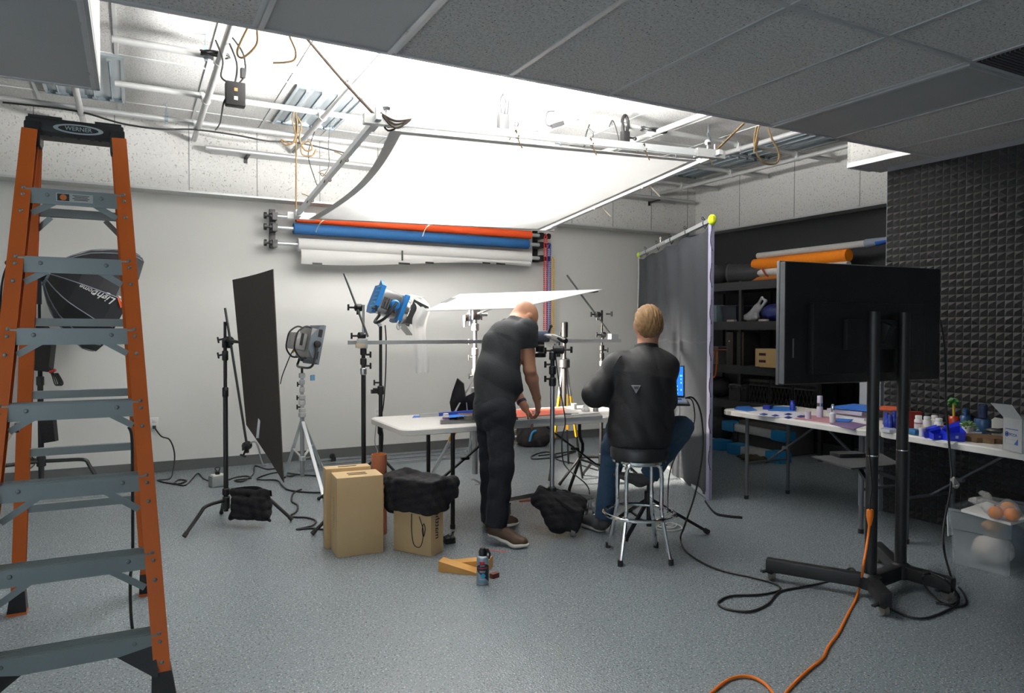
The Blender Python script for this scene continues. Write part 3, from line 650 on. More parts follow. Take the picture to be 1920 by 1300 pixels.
cable(pts, 'thin grey cord hanging from the outlet behind the lamp stand', .005, pm('grey cord', (.25, .25, .25), .6))
# long metal strips lying along the wall
for k, (ya, lab) in enumerate([(7.15, 'nearest long silver metal strip lying on the floor by the back wall'), (7.35, 'middle long silver metal strip lying along the back wall'), (7.55, 'long silver metal strip closest to the back wall baseboard')]):
    xa, xb = at(560+15*k, 872, Y=ya).x, at(880, 845, Y=ya).x
    tag(MB().bx((xa, ya-.05, .0), (xb, ya+.05, .012)).bx((xa, ya-.05, .012), (xb, ya-.042, .03)).bx((xa, ya+.042, .012), (xb, ya+.05, .03)).build('metal_strip', pm('strip aluminium', (.72, .75, .78), .22, .9)), lab, 'metal strip', 'metal strips along the back wall')
m = MB(); c = fl(623, 868, 0); m.cyl(c, c+V(0, 0, .06), .012).sph(c+V(0, 0, .07), .03, 8, (1, .6, 1.2)).box(c+V(.02, 0, .03), (.03, .03, .06)); tag(m.build('clamp', black), 'small black clamp standing on the silver strips by the wall', 'clamp')
# ================================================================ STANDS AND LAMPS
def P(name, mat, parent, *fns, label=None):
    m = MB()
    for f in fns: f(m)
    o = m.build(name, mat, parent)
    if label: o['label'] = label
    return o
def tknob(t, c, d, mat=blackp, L=.05, name='knob'):
    c = Vector(c); d = Vector(d).normalized(); u = basis(d)[0]
    return P(name, mat, t, lambda m: m.cyl(c, c+d*L, .007), lambda m: m.beam(c+d*L-u*.022, c+d*L+u*.022, .016, .012, bev=.003))
def bentleg(t, base, z, tip, mat, r=.0125, frac=.5, foot=True, name='leg'):
    b = Vector((base[0], base[1], z)); tip = Vector((tip[0], tip[1], r)); e = lerp(b, Vector((tip.x, tip.y, z)), frac)
    dn = (tip-e).normalized(); hz = (e-b).normalized()
    o = P(name, mat, t, lambda m: m.tube([b, lerp(b, e, .5), e-hz*.05, e+dn*.015, e+dn*.07, tip-dn*.01], r, 10, k=4))
    if foot: MB().cyl(tip-dn*.03, tip, r+.003).build('foot_cap', rubber, o)
    return o
def column(t, base, secs):
    for z0, z1, r, mt in secs: MB().cyl((base[0], base[1], z0), (base[0], base[1], z1), r, n=14).build('post', mt, t)
def collar(t, base, z, mat, r=.022, h=.05): return MB().lathe((base[0], base[1], z), [(r*.8, -h/2), (r, -h/2+.006), (r, h/2-.006), (r*.8, h/2)], 14).build('collar', mat, t)
def griphead(t, c, axis, mat=blackp, r=.035, w=.03):
    c = Vector(c); a = Vector(axis).normalized()
    P('grip_head', mat, t, lambda m: m.lathe(c, [(r*.7, -w), (r, -w+.005), (r, w-.005), (r*.7, w)], 16, a), lambda m: m.cyl(c-V(0, 0, .05), c, .014))
    tknob(t, c+a*w, a, mat)
AWAY = Vector((FW.x, FW.y, 0)).normalized(); SIDE = Vector((RT.x, RT.y, 0)).normalized()
# ---- black stand at left with a dark board and a sandbag
bs = at(424, 955, d=5.11); bs.z = 0
st = thing('grip_stand', bs, 'black grip stand at left with one leg under a sandbag', 'light stand')
column(st, bs, [(.10, .95, .0165, black), (.95, 1.30, .0125, black), (1.30, 1.45, .010, black)])
for z in (.95, 1.21, 1.30): collar(st, bs, z, black, .021, .07)
for z in (1.22, 1.33): tknob(st, (bs.x, bs.y, z), -SIDE+V(0, 0, -.2), black)
tips = [at(345, 1010, z=0), at(415, 965, z=0), at(548, 978, z=0)]
for tp, z in zip(tips, (.18, .14, .24)):
    collar(st, bs, z, black, .026, .05); bentleg(st, bs, z, tp, black)
gh = at(428, 640, d=5.11); griphead(st, gh, -AWAY, black)
ra, rb_ = at(422, 578, d=5.08), at(463, 836, d=4.98)
MB().cyl(ra, rb_, .0085).build('arm', black, st)
P('grip_disc', black, st, lambda m: m.lathe(gh+SIDE*.045-AWAY*.03, [(.01, -.012), (.045, -.008), (.045, .008), (.01, .012)], 18, (SIDE*.15+V(0, 0, 1))))
griphead(st, rb_, -AWAY, black, .03, .025); tknob(st, rb_+V(-.01, -.02, -.02), SIDE*-.4+V(0, 0, -1), black)
P('clip_plate', steel, st, lambda m: m.prism([at(484, 785, d=4.97), at(488, 790, d=4.97), at(485, 822, d=4.97), at(480, 822, d=4.97)], AWAY*.006), lambda m: m.tube([rb_, at(480, 830, d=4.97), at(492, 868, d=4.99), at(499, 872, d=4.99)], .006, 6))
q = [at(437, 525, d=5.65), at(513, 505, d=5.12), at(533, 905, d=4.92), at(463, 797, d=5.4)]
def board(u, v):
    p = lerp(lerp(q[0], q[1], u), lerp(q[3], q[2], u), v); return p+AWAY*(.03*math.sin(PI*u)*(1-v*.6))
t = thing('flag_board', (q[0]+q[2])/2, 'tall dark brown board clipped on the left stand arm', 'board')
MB().grid(board, 14, 20, .006).build('sheet', pm('dark board', (.052, .044, .038), .85, 0, (.045, .038, .033), 6), t)
def sandbag(name, c, u, w, h, th, label, seed, straps=True, sag=0):
    """saddle bag: flat stuffed pouch with a folded top, a flap and a strap"""
    u = Vector(u).normalized(); n = u.cross(V(0, 0, 1)).normalized(); c = Vector(c); M = Matrix((u, n, V(0, 0, 1))).transposed()
    t = thing(name, c-V(0, 0, h/2), label, 'sandbag'); ex = abs(u.x)*w+abs(n.x)*th+.08, abs(u.y)*w+abs(n.y)*th+.08
    v = Vol((c.x-ex[0], c.y-ex[1], c.z-h/2-.06), (c.x+ex[0], c.y+ex[1], c.z+h/2+.06), .007)
    v.box(c-n*th*.22-V(0, 0, .015), (w*.5, th*.26, h*.5-.015), th*.25, .015, M).box(c+n*th*.25-V(0, 0, .02), (w*.47, th*.24, h*.5-.02), th*.23, .015, M)
    v.ell(c-n*th*.25-V(0, 0, h*.2), (w*.42, th*.42, h*.3), .03, M).cone(c-u*w*.44+V(0, 0, h*.42), c+u*w*.46+V(0, 0, h*.42), th*.28, th*.26, .02)
    v.cone(c-u*w*.44-V(0, 0, h*.44), c-u*w*.54-V(0, 0, h*.5), .02, .012, .03).cone(c+u*w*.44-V(0, 0, h*.44), c+u*w*.52-V(0, 0, h*.54), .02, .012, .03)
    v.ripple(ripples(.007, [(u+V(0, 0, .3), .075), (u-V(0, 0, .6), .11), (V(0, 0, 1)+u*.2, .06)], seed)); v.build('bag', blackcloth, t)
    MB().grid(lambda a, b: c+u*(a-.5)*w*.98-n*(th*.42+.012+.012*b)+V(0, 0, h*.44-b*h*.22+.006*math.sin(9*a)), 20, 4, .004).build('flap', blackcloth, t)
    if straps: MB().tube([c+u*w*.40+V(0, 0, h*.46), c+u*w*.2+V(0, 0, h*.58), c-u*w*.15+V(0, 0, h*.56), c-u*w*.42+V(0, 0, h*.50)], .014, 6, flat=.25).build('strap', blackcloth, t)
    return t
lg = tips[2]; lb = lerp(bs, lg, .42); u = (Vector((lg.x, lg.y, 0))-bs).normalized()
sb = at(469, 945, d=5.04); sandbag('sandbag', V(sb.x, sb.y, sb.z-.005), SIDE*.98-AWAY*.1, .27, .20, .10, 'black sandbag hanging on the leg of the left stand', 3)
# ---- silver stand with a flat LED panel lamp
bs = at(567, 905, z=0); DL = (bs-V(0, 0, 0)).dot(FW)
def pole(px, py, ref): return at(px, py, d=(ref-Vector((0, 0, H))).dot(FW))
st = thing('light_stand', bs, 'silver wide-legged light stand carrying the grey flat panel lamp', 'light stand')
ztop = pole(568, 700, bs).z
column(st, bs, [(.06, .62, .019, steel), (.62, .80, .017, galv), (.80, ztop, .014, steel), (ztop-.02, ztop+.05, .011, black)])
for z, r in ((.66, .030), (.73, .032), (.78, .030), (ztop-.08, .026), (ztop-.02, .030), (ztop-.15, .024), (.62, .034), (.22, .03)): collar(st, bs, z, galv, r, .045)
for z in (.69, .775): tknob(st, (bs.x, bs.y, z), -SIDE, blackp, .045)
tknob(st, (bs.x, bs.y, ztop-.1), -SIDE, blackp, .04)
for k, tp in enumerate([at(607, 935, z=0), at(533, 897, z=0), at(604, 880, z=0)]):
    tp.z = .012; a = V(bs.x, bs.y, .58); o = MB().beam(a+(tp-a)*.04, tp, .028, .014).build('leg', alu, st)
    mid = lerp(a, tp, .5); MB().beam(V(bs.x, bs.y, .22), mid, .02, .01).build('brace', galv, o); MB().sph(tp, .016, 8).build('foot_cap', rubber, o)
c = pole(572, 643, bs); n = (SIDE*.80+AWAY*.58-V(0, 0, .20)).normalized(); s_ = n.cross(V(0, 0, 1)).normalized(); up = s_.cross(n)
LM = Matrix((n, s_, up)).transposed()
t = thing('panel_lamp', c-V(0, 0, .2), 'grey flat panel lamp with handles on the silver stand', 'lamp')
lampgrey = pm('lamp grey', (.16, .19, .23), .45, .2); lampsil = pm('lamp silver grey', (.34, .34, .34), .5, .3)
L = lambda a, b, e: c+n*a+s_*b+up*e
P('body', lampsil, t, lambda m: m.box(L(.03, 0, 0), (.09, .30, .27), LM, .006))
P('front_frame', lampgrey, t, lambda m: m.box(L(.088, 0, 0), (.022, .36, .36), LM, .004))
P('diffuser', pm('lamp diffuser', (.7, .7, .68), .6), t, lambda m: m.box(L(.1005, 0, 0), (.004, .31, .31), LM))
P('power_unit', lampsil, t, lambda m: m.box(L(-.075, 0, 0), (.10, .20, .15), LM, .008))
P('display', black, t, lambda m: m.box(L(-.07, .1015, .02), (.025, .004, .11), LM))
for sg in (-1, 1):
    P('side_bracket', lampgrey, t, lambda m: m.prism([L(.085, sg*.172, .17), L(.085, sg*.172, -.17), L(.05, sg*.172, -.165), L(-.02, sg*.172, -.06), L(-.02, sg*.172, .06), L(.05, sg*.172, .165)], s_*.006*sg))
    P('recess', black, t, lambda m: m.box(L(.058, sg*.179, .10), (.035, .003, .07), LM, 0), lambda m: m.box(L(.058, sg*.179, -.10), (.035, .003, .07), LM))
    P('handle', blackp, t, lambda m: m.tube([L(.0, sg*.11, .135), L(-.06, sg*.11, .14), L(-.12, sg*.11, .08), L(-.13, sg*.11, 0), L(-.12, sg*.11, -.08), L(-.06, sg*.11, -.14), L(.0, sg*.11, -.135)], .008, 8))
    P('yoke_knob', blackp, t, lambda m: m.lathe(L(.045, sg*.185, 0), [(.03, 0), (.034, .006), (.03, .022), (.012, .026)], 16, s_*sg))
P('yoke', black, t, lambda m: m.tube([L(.045, -.195, 0), L(.045, -.195, -.15), L(.03, -.17, -.215), L(.02, 0, -.225), L(.03, .17, -.215), L(.045, .195, -.15), L(.045, .195, 0)], .011, 8, k=3))
P('tag', pm('blue tag', (.10, .25, .40), .5), t, lambda m: m.box(pole(589, 708, bs)-AWAY*.05, (.045, .01, .05), rz=.5))
P('power_cable', cable_m, t, lambda m: m.tube([L(-.1, .06, -.06), L(-.13, .07, -.12), pole(534, 700, bs)-AWAY*.05, pole(527, 720, bs)-AWAY*.02], .005, 6))
P('connector', yellow, t, lambda m: m.cyl(L(-.1, .06, -.08), L(-.12, .065, -.11), .009))
# ---- softbox on a black stand behind the ladder
bs = at(78, 922, z=0); dS = (bs-Vector((0, 0, H))).dot(FW)
st = thing('light_stand', bs, 'black wheeled-leg stand behind the ladder holding the softbox', 'light stand')
zt = at(75, 560, d=dS).z
column(st, bs, [(.10, .95, .022, black), (.95, 1.35, .018, black), (1.35, zt, .011, black)])
for z in (.95, 1.35): collar(st, bs, z, black, .03, .08)
griphead(st, (bs.x+.02, bs.y-.02, 1.38), -AWAY, black, .05, .04)
for tp in (at(192, 915, z=0), at(-40, 940, z=0), V(bs.x-.15, bs.y+.28, 0)): bentleg(st, bs, .26, tp, black, .016, .72)
collar(st, bs, .26, black, .035, .09); tknob(st, (bs.x, bs.y, .33), SIDE, black, .06)
v0 = at(95, 810, d=dS-.05); P('sand_sleeve', blackcloth, st, lambda m: m.prism([at(70, 765, d=dS-.06), at(97, 765, d=dS-.06), at(103, 828, d=dS-.06), at(78, 832, d=dS-.06)], AWAY*.05))
b = at(77, 655, d=dS-.06); t = thing('battery_pack', b, 'black battery pack with a coiled cord strapped to the softbox stand', 'battery pack')
P('housing', blackp, t, lambda m: m.prism([at(64, 632, d=dS-.08), at(97, 636, d=dS-.08), at(90, 698, d=dS-.08), at(55, 694, d=dS-.08)], AWAY*.07))
P('handle', black, t, lambda m: m.tube([at(66, 634, d=dS-.05), at(66, 627, d=dS-.05), at(96, 629, d=dS-.05), at(96, 637, d=dS-.05)], .006, 6, k=2))
P('cord', cable_m, t, *[(lambda m, k=k: m.tube([at(92, 690, d=dS-.1), at(98+3*k, 705, d=dS-.1), at(104+4*k, 722, d=dS-.1), at(112+3*k, 718, d=dS-.1), at(104+2*k, 700, d=dS-.1)], .006, 6)) for k in range(3)])
P('strap', pm('red strap', (.6, .03, .02), .6), t, lambda m: m.tube([at(93, 698, d=dS-.13), at(99, 696, d=dS-.13), at(104, 694, d=dS-.13)], .012, 6))
apex = at(88, 514, d=dS-.30); rim = at(224, 570, d=dS+.02); ax = (rim-apex); LA = ax.length; ax.normalize(); su, sv = basis(ax)
t = thing('softbox', apex-V(0, 0, .2), 'large black deep softbox pointing right behind the ladder', 'softbox')
NS = 12; RR = .445
prof = [(0, .07), (.05, .12), (.16, .21), (.35, .32), (.6, .40), (.82, .455), (.97, RR), (1, RR)]
def ring_pt(k, r, a): an = 2*PI*(k+.0)/NS; return apex+ax*(a*LA)+su*(r*math.cos(an))+sv*(r*math.sin(an))
m = MB(); vs = [ring_pt(k, r, a) for a, r in prof for k in range(NS)]
m.add(vs, [(i*NS+k, i*NS+(k+1) % NS, (i+1)*NS+(k+1) % NS, (i+1)*NS+k) for i in range(len(prof)-1) for k in range(NS)]); m.build('fabric', pm('softbox nylon', (.014, .014, .018), .6), t, sharp=None)
for k in range(NS): MB().tube([ring_pt(k, r+.004, a) for a, r in prof[:-1]], .0045, 5, k=2).build('seam_piping', pm('grey piping', (.22, .24, .28), .6), t)
P('front_diffuser', silk, t, lambda m: m.add([ring_pt(k, RR-.01, .97) for k in range(NS)], [tuple(range(NS))]))
P('lamp_head', blackp, t, lambda m: m.cyl(apex-ax*.12, apex+ax*.04, .075, .075, 18), lambda m: m.cyl(apex-ax*.2, apex-ax*.12, .05, .07, 18))
P('speed_ring', lampgrey, t, lambda m: m.cyl(apex+ax*.0, apex+ax*.03, .10, .10, 24))
P('rear_cap', pm('red trim', (.5, .03, .02), .5), t, lambda m: m.cyl(apex-ax*.08, apex-ax*.06, .077, .077, 18))
P('yoke', black, t, lambda m: m.beam(V(bs.x, bs.y, zt-.05), V(bs.x, bs.y, apex.z), .05, .035))
# lettering printed upside down along the lit gore
kk = min(range(NS), key=lambda k: ((ring_pt(k, .38, .5)+ring_pt(k+1, .38, .5))/2).dot(-AWAY)*-1-((ring_pt(k, .38, .5)+ring_pt(k+1, .38, .5))/2).z*-.35)
def gore(px, py, off=.012):
    o = Vector((0, 0, H)); v = (FW+RT*((px-960)/FPX)+UP*((650-py)/FPX)); best = None
    for k in range(NS):
        for i in range(len(prof)-1):
            a, b_, c_ = ring_pt(k, prof[i][1], prof[i][0]), ring_pt(k+1, prof[i][1], prof[i][0]), ring_pt(k, prof[i+1][1], prof[i+1][0]); d_ = ring_pt(k+1, prof[i+1][1], prof[i+1][0])
            for tri in ((a, b_, d_), (a, d_, c_)):
                from mathutils.geometry import intersect_ray_tri
                h = intersect_ray_tri(*tri, v, o, True)
                if h and (best is None or (h-o).length < best): best = (h-o).length
    return o+v.normalized()*((best or (apex-o).length)-off)
whitep = pm('white print', (.62, .62, .62), .7)
ga, gb, gm = gore(208, 563), gore(150, 536), gore(180, 548); gu = gore(184, 534)
if (ga-gb).length < .6:
    e1 = (gb-ga).normalized(); e2 = (gm-gu); e2 = (e2-e1*e2.dot(e1)).normalized()
    MB().text('Light', lerp(ga, gb, .2), e1, e2, .085, .003, .3).text('Dome', lerp(ga, gb, .72), e1, e2, .055, .003, .2).build('lettering', whitep, t)
    g1 = [gore(*p) for p in ((219, 556), (228, 560), (233, 572), (226, 578))]; MB().add(g1, [(0, 1, 2, 3)]).build('logo_patch', pm('red logo', (.75, .10, .02), .6), t)
    g2 = [gore(*p) for p in ((222, 554), (232, 558), (234, 571), (229, 568))]; MB().add([p-AWAY*.004 for p in g2], [(0, 1, 2, 3)]).build('logo_stroke', whitep, t)
tag(MB().tube([at(20, 494, d=dS-.3), at(12, 502, d=dS-.3), at(4, 530, d=dS-.25), at(0, 580, d=dS-.2), at(-10, 700, d=dS-.2), at(-14, 900, d=dS-.2)], .008, 7).cyl(at(14, 493, d=dS-.3), apex-ax*.19, .022).build('lamp_cable', cable_m), 'grey-black cable hanging from the rear end of the softbox lamp at the left edge', 'cable')
cable([at(60, 738, d=dS+.03), at(58, 775, d=dS), at(40, 785, d=dS+.05), at(48, 800, d=dS+.03), at(53, 845, d=dS), at(66, 868, d=dS-.05), at(50, 885, d=dS-.06), fl(50, 897)], 'black cable looping down the softbox stand', .005)
# ---- stand with two grip heads carrying a horizontal square tube
bs = at(682, 985, z=0); dC = (bs-Vector((0, 0, H))).dot(FW)
def gstand(bs, label, dC, pxx, heads, rod, tips, ztop, zbase=.16, upper=steel):
    st = thing('grip_stand', bs, label, 'light stand')
    column(st, bs, [(.08, 1.10, .0165, black), (1.10, 1.22, .014, black), (1.22, ztop, .009, upper)])
    for z in (1.10, 1.17, 1.24): collar(st, bs, z, black if z > 1.12 else steel, .023, .05)
    for z in (1.14, 1.22): tknob(st, (bs.x, bs.y, z), SIDE, black, .05)
    for k, tp in enumerate(tips): bentleg(st, bs, zbase+.05*k, tp, black)
    collar(st, bs, zbase+.05, black, .026, .16)
    for (px, py) in heads: griphead(st, at(px, py, d=dC-.03), -AWAY*.6-SIDE*.8, black, .026, .026)
    a, b_ = at(*rod[0], d=dC-.05), at(*rod[1], d=dC-.05); MB().cyl(a, b_, .008).build('arm', pm('dark steel', (.12, .13, .13), .35, .8), st)
    return st
s1 = gstand(bs, 'black grip stand behind the wooden boxes holding the left end of the square tube', dC, 682, [(672, 577), (678, 630)], [(645, 513), (690, 632)], [at(585, 1005, z=0), V(bs.x+.40, bs.y-.15, 0), V(bs.x+.15, bs.y+.42, 0)], at(680, 572, d=dC).z)
P('tube_clamp', alu, s1, lambda m: m.box(at(682, 644, d=dC)-AWAY*.05, (.07, .05, .07), bev=.008))
P('clamp_block', pm('wood block', (.55, .45, .33), .7), s1, lambda m: m.box(at(680, 648, d=dC)-AWAY*.085, (.06, .02, .03)))
tknob(s1, at(697, 578, d=dC-.05), SIDE, blackp, .03)
bs2 = at(1128, 870, z=0); d2 = 6.42; bs2 = at(1128, 700, d=d2); bs2.z = 0
s2 = gstand(bs2, 'black grip stand behind the seated person holding the right end of the square tube', d2, 1128, [(1120, 590), (1130, 628)], [(1063, 516), (1148, 632)], [V(bs2.x+.1, bs2.y+.45, 0), V(bs2.x+.42, bs2.y-.1, 0), V(bs2.x-.35, bs2.y+.15, 0)], at(1128, 582, d=d2).z, upper=black)
P('tube_clamp', alu, s2, lambda m: m.box(at(1148, 633, d=d2)-AWAY*.04, (.08, .06, .07), bev=.008)); tknob(s2, at(1136, 589, d=d2-.03), SIDE, black, .05)
ta, tb = at(653, 644, d=dC-.02), at(1163, 638, d=d2-.02); ta.z = tb.z = (ta.z+tb.z)/2
tag(MB().beam(ta, tb, .028, .028).build('square_tube', alu), 'long horizontal silver square tube held between two grip stands over the table', 'tube')
# ---- blue fresnel lamp on a black stand
bs = at(714, 950, z=0); dF = (bs-Vector((0, 0, H))).dot(FW)
st = thing('light_stand', bs, 'tall thin black stand holding the blue lamp', 'light stand')
zt = at(718, 612, d=dF).z
column(st, bs, [(.38, .92, .0155, black), (.92, zt, .0125, black)])
for z in (.92, .40): collar(st, bs, z, black, .026, .07)
P('crank', black, st, lambda m: m.cyl(V(bs.x, bs.y, .93), V(bs.x, bs.y, .93)-SIDE*.06, .008), lambda m: m.box(V(bs.x, bs.y, .91)-SIDE*.05, (.05, .03, .03)))
tknob(st, (bs.x, bs.y, .98), -SIDE, black, .05)
for tp in (at(598, 938, z=0), V(bs.x+.30, bs.y-.25, 0), V(bs.x+.12, bs.y+.40, 0)):
    tp.z = .012; o = MB().cyl((bs.x, bs.y, .40), tp, .011).build('leg', black, st); MB().sph(tp, .016, 8).build('foot_cap', rubber, o); MB().cyl((bs.x, bs.y, .12), lerp((bs.x, bs.y, .40), tp, .5), .006).build('brace', black, o)
column(st, bs, [(.08, .40, .012, black)])
P('lamp_cord', cable_m, st, lambda m: m.tube([at(722, 610, d=dF-.03), at(724, 640, d=dF-.03), at(723, 700, d=dF-.03), at(719, 760, d=dF-.02), at(713, 790, d=dF-.02), at(718, 815, d=dF-.04), at(716, 850, d=dF-.02)], .005, 6))
P('pouch', blackcloth, st, lambda m: m.lathe(at(713, 805, d=dF-.02), [(.004, -.06), (.022, -.03), (.022, .03), (.004, .07)], 10))
c = at(727, 570, d=dF); n = (SIDE*.82+AWAY*.42-V(0, 0, .36)).normalized(); s_ = n.cross(V(0, 0, 1)).normalized(); up = s_.cross(n)
LM = Matrix((n, s_, up)).transposed(); L = lambda a, b, e: c+n*a+s_*b+up*e
lblue = pm('lamp blue', (.008, .16, .46), .4); lsil = pm('lamp chrome', (.62, .62, .62), .25, .9)
t = thing('fresnel_lamp', c-V(0, 0, .16), 'blue and silver spotlight with black barn doors on the thin stand', 'lamp')
P('body', lsil, t, lambda m: m.box(L(0, 0, 0), (.18, .17, .20), LM, .03))
P('side_panel', pm('lamp vent black', (.03, .03, .03), .5), t, lambda m: m.box(L(-.005, .0855, -.015), (.12, .008, .09), LM), lambda m: m.box(L(-.005, -.0855, -.015), (.12, .008, .09), LM))
for k in range(6): P('vent_fin', lsil, t, lambda m: m.box(L(-.06+.022*k, .092, -.01), (.006, .006, .085), LM))
P('rear_cover', lblue, t, lambda m: m.prism([L(-.085, -.10, .11), L(-.085, .10, .11), L(-.085, .11, -.06), L(-.085, .07, -.115), L(-.085, -.07, -.115), L(-.085, -.11, -.06)], -n*.035), lambda m: m.prism([L(-.085, .06, .11), L(-.085, -.06, .11), L(-.10, 0, .155)], -n*.02))
for k in range(6): P('rear_fin', pm('pale blue fin', (.05, .38, .65), .4), t, lambda m: m.box(L(-.122, .045, -.07+.032*k), (.012, .08, .009), LM))
P('front_ring', lblue, t, lambda m: m.box(L(.105, 0, 0), (.04, .21, .23), LM, .012))
P('lens_rim', lsil, t, lambda m: m.cyl(L(.12, 0, 0), L(.155, 0, 0), .105, .105, 28))
P('lens', pm('bright lens', (.9, .9, .85), .2, emit=((1, .92, .8), 12)), t, lambda m: m.cyl(L(.156, 0, 0), L(.160, 0, 0), .09, .09, 28))
P('pivot', lblue, t, lambda m: m.lathe(L(.03, .09, 0), [(.035, 0), (.042, .01), (.03, .03)], 14, s_))
P('yoke', black, t, lambda m: m.tube([L(.03, .115, .02), L(.0, .12, -.10), L(-.03, .06, -.165), L(-.03, -.06, -.165), L(0, -.12, -.10), L(.03, -.115, .02)], .012, 8, k=3))
P('spigot', steel, t, lambda m: m.cyl(L(-.03, 0, -.16), V(bs.x, bs.y, zt), .016))
def door(a, b, ang, mat, W_=.2, D=.12):
    u = {'u': up, 'd': -up, 'l': -s_, 'r': s_}[a]; w = s_ if a in 'ud' else up; o = L(.155, 0, 0)+u*.105; e = (n*math.cos(ang)+u*math.sin(ang))
    P('barn_door', mat, t, lambda m: m.prism([o-w*W_*.5, o+w*W_*.5, o+w*W_*.42+e*D, o-w*W_*.42+e*D], u*.003))
door('u', 0, .55, pm('white door', (.8, .8, .78), .5)); door('d', 0, .5, lsil); door('r', 0, .32, black, .2, .13); door('l', 0, .35, black, .2, .13)
P('hook_clips', steel, t, lambda m: m.tube([L(.1, .10, -.10), L(.1, .11, -.15), L(.12, .12, -.17), L(.13, .11, -.14)], .006, 6))
area_light('fresnel_beam', L(.17, 0, 0), L(1, 0, 0), .16, .16, FRESNEL, (1, .90, .76), math.radians(50))
# white strip of diffusion wrapped over the doors and hanging down
cl_ = [at(758, 552, d=dF), at(780, 559, d=dF+.03), at(794, 577, d=dF-.01), at(787, 600, d=dF-.04), at(786, 630, d=dF-.04), at(790, 660, d=dF-.04), at(792, 700, d=dF-.04)]
sp = smooth_path(cl_, 6)
def ribbon(u, v):
    i = u*(len(sp)-1); j = min(int(i), len(sp)-2); p = lerp(sp[j], sp[j+1], i-j); return p+(SIDE*.9+AWAY*.5)*((v-.5)*.115*(1+.06*math.sin(17*u)))-AWAY*(.006*math.sin(11*u+5*v)+.003*math.sin(17*v))+V(0, 0, .008*math.sin(20*v)*(u > .97))
tag(MB().grid(ribbon, 40, 10).build('diffusion_strip', translucent('diffusion gel', (.92, .92, .91), .3)), 'crinkled white diffusion strip hanging from the blue lamp', 'diffusion strip')
# ---- white bounce card lying tilted above the table
A, B_, C_, D_ = at(799, 584, d=5.25), at(862, 553, d=5.75), at(1129, 544, d=5.95), at(966, 579, d=5.35)
t = thing('bounce_card', (A+C_)/2, 'white tilted card floating above the table in front of the bald head', 'card')
def cardpt(u, v): return lerp(lerp(A, D_, u), lerp(B_, C_, u), v)
cw = MB().grid(cardpt, 6, 6, -.006).build('sheet', pm('white foam card', (.88, .88, .87), .8), t)
for a, b_ in ((.0, .16), (.17, .42), (.6, .78), (.82, .97)):
    MB().grid(lambda u, v: cardpt(a+(b_-a)*u, .955+.05*v)+V(0, 0, -.004), 4, 1, .012).build('edge_tape', black, t)
for a, b_ in ((.45, .75),): MB().grid(lambda u, v: cardpt(-.01+.05*v, a+(b_-a)*u)+V(0, 0, -.004), 4, 1, .012).build('edge_tape', black, t)
# ---- silver and yellow legged stand under the card
dW = 5.85; bs = at(891, 700, d=dW); bs.z = 0
st = thing('light_stand', bs, 'silver stand with yellow leg sections behind the standing person, holding the card', 'light stand')
zt = at(890, 590, d=dW).z
column(st, bs, [(.22, .85, .026, galv), (.85, 1.2, .020, galv), (1.2, zt, .015, steel)])
for z, r in ((1.42, .03), (1.22, .028), (1.05, .028), (.9, .034), (1.53, .026)): collar(st, bs, z, galv, r, .06)
for z, s in ((1.3, -1), (1.17, -1), (1.5, 1), (1.02, -1)): tknob(st, (bs.x, bs.y, z), SIDE*s, steel, .05)
P('grip_head', lsil, st, lambda m: m.box((bs.x, bs.y, zt), (.07, .06, .09), bev=.012), lambda m: m.cyl(V(bs.x, bs.y, zt)-SIDE*.07, V(bs.x, bs.y, zt)+SIDE*.1, .014))
P('receiver', lsil, st, lambda m: m.box(V(bs.x, bs.y, zt-.03)-SIDE*.07, (.05, .05, .05), bev=.006), lambda m: m.cyl(V(bs.x, bs.y, zt-.10)-SIDE*.085, V(bs.x, bs.y, zt-.05)-SIDE*.085, .013))
P('bracket', pm('pale blue plate', (.45, .50, .60), .4, .4), st, lambda m: m.box(V(bs.x, bs.y, 1.50)-SIDE*.04, (.02, .03, .13)))
P('support_arm', alu, st, lambda m: m.cyl(V(bs.x, bs.y, zt), lerp(A, C_, .45)+V(0, 0, .0), .010))
for tp in (at(803, 905, z=0), at(905, 880, z=0), at(880, 850, z=0)):
    tp.z = .012; a = V(bs.x, bs.y, .88); mid = lerp(a, tp, .5); o = MB().cyl(a, mid, .020).build('leg', yellow, st)
    MB().cyl(mid, tp, .014).build('leg_extension', galv, o); MB().sph(tp, .018, 8).build('foot_cap', rubber, o)
# ---- folded black flag hanging in front of it
t = thing('folded_softbox', at(868, 745, d=5.72), 'folded black softbox leaning behind the table left of the standing person', 'softbox')
poly = [at(857, 710, d=5.7), at(869, 720, d=5.62), at(872, 745, d=5.60), at(905, 728, d=5.7), at(905, 772, d=5.72), at(846, 773, d=5.72), at(843, 755, d=5.7), at(848, 735, d=5.68)]
MB().prism(poly, AWAY*.06).build('fabric', blackcloth, t)
MB().cyl(at(890, 705, d=5.68), at(852, 775, d=5.68), .007).build('rib', alu, t); MB().cyl(at(873, 735, d=5.66), at(876, 770, d=5.66), .004).build('rib', alu, t)
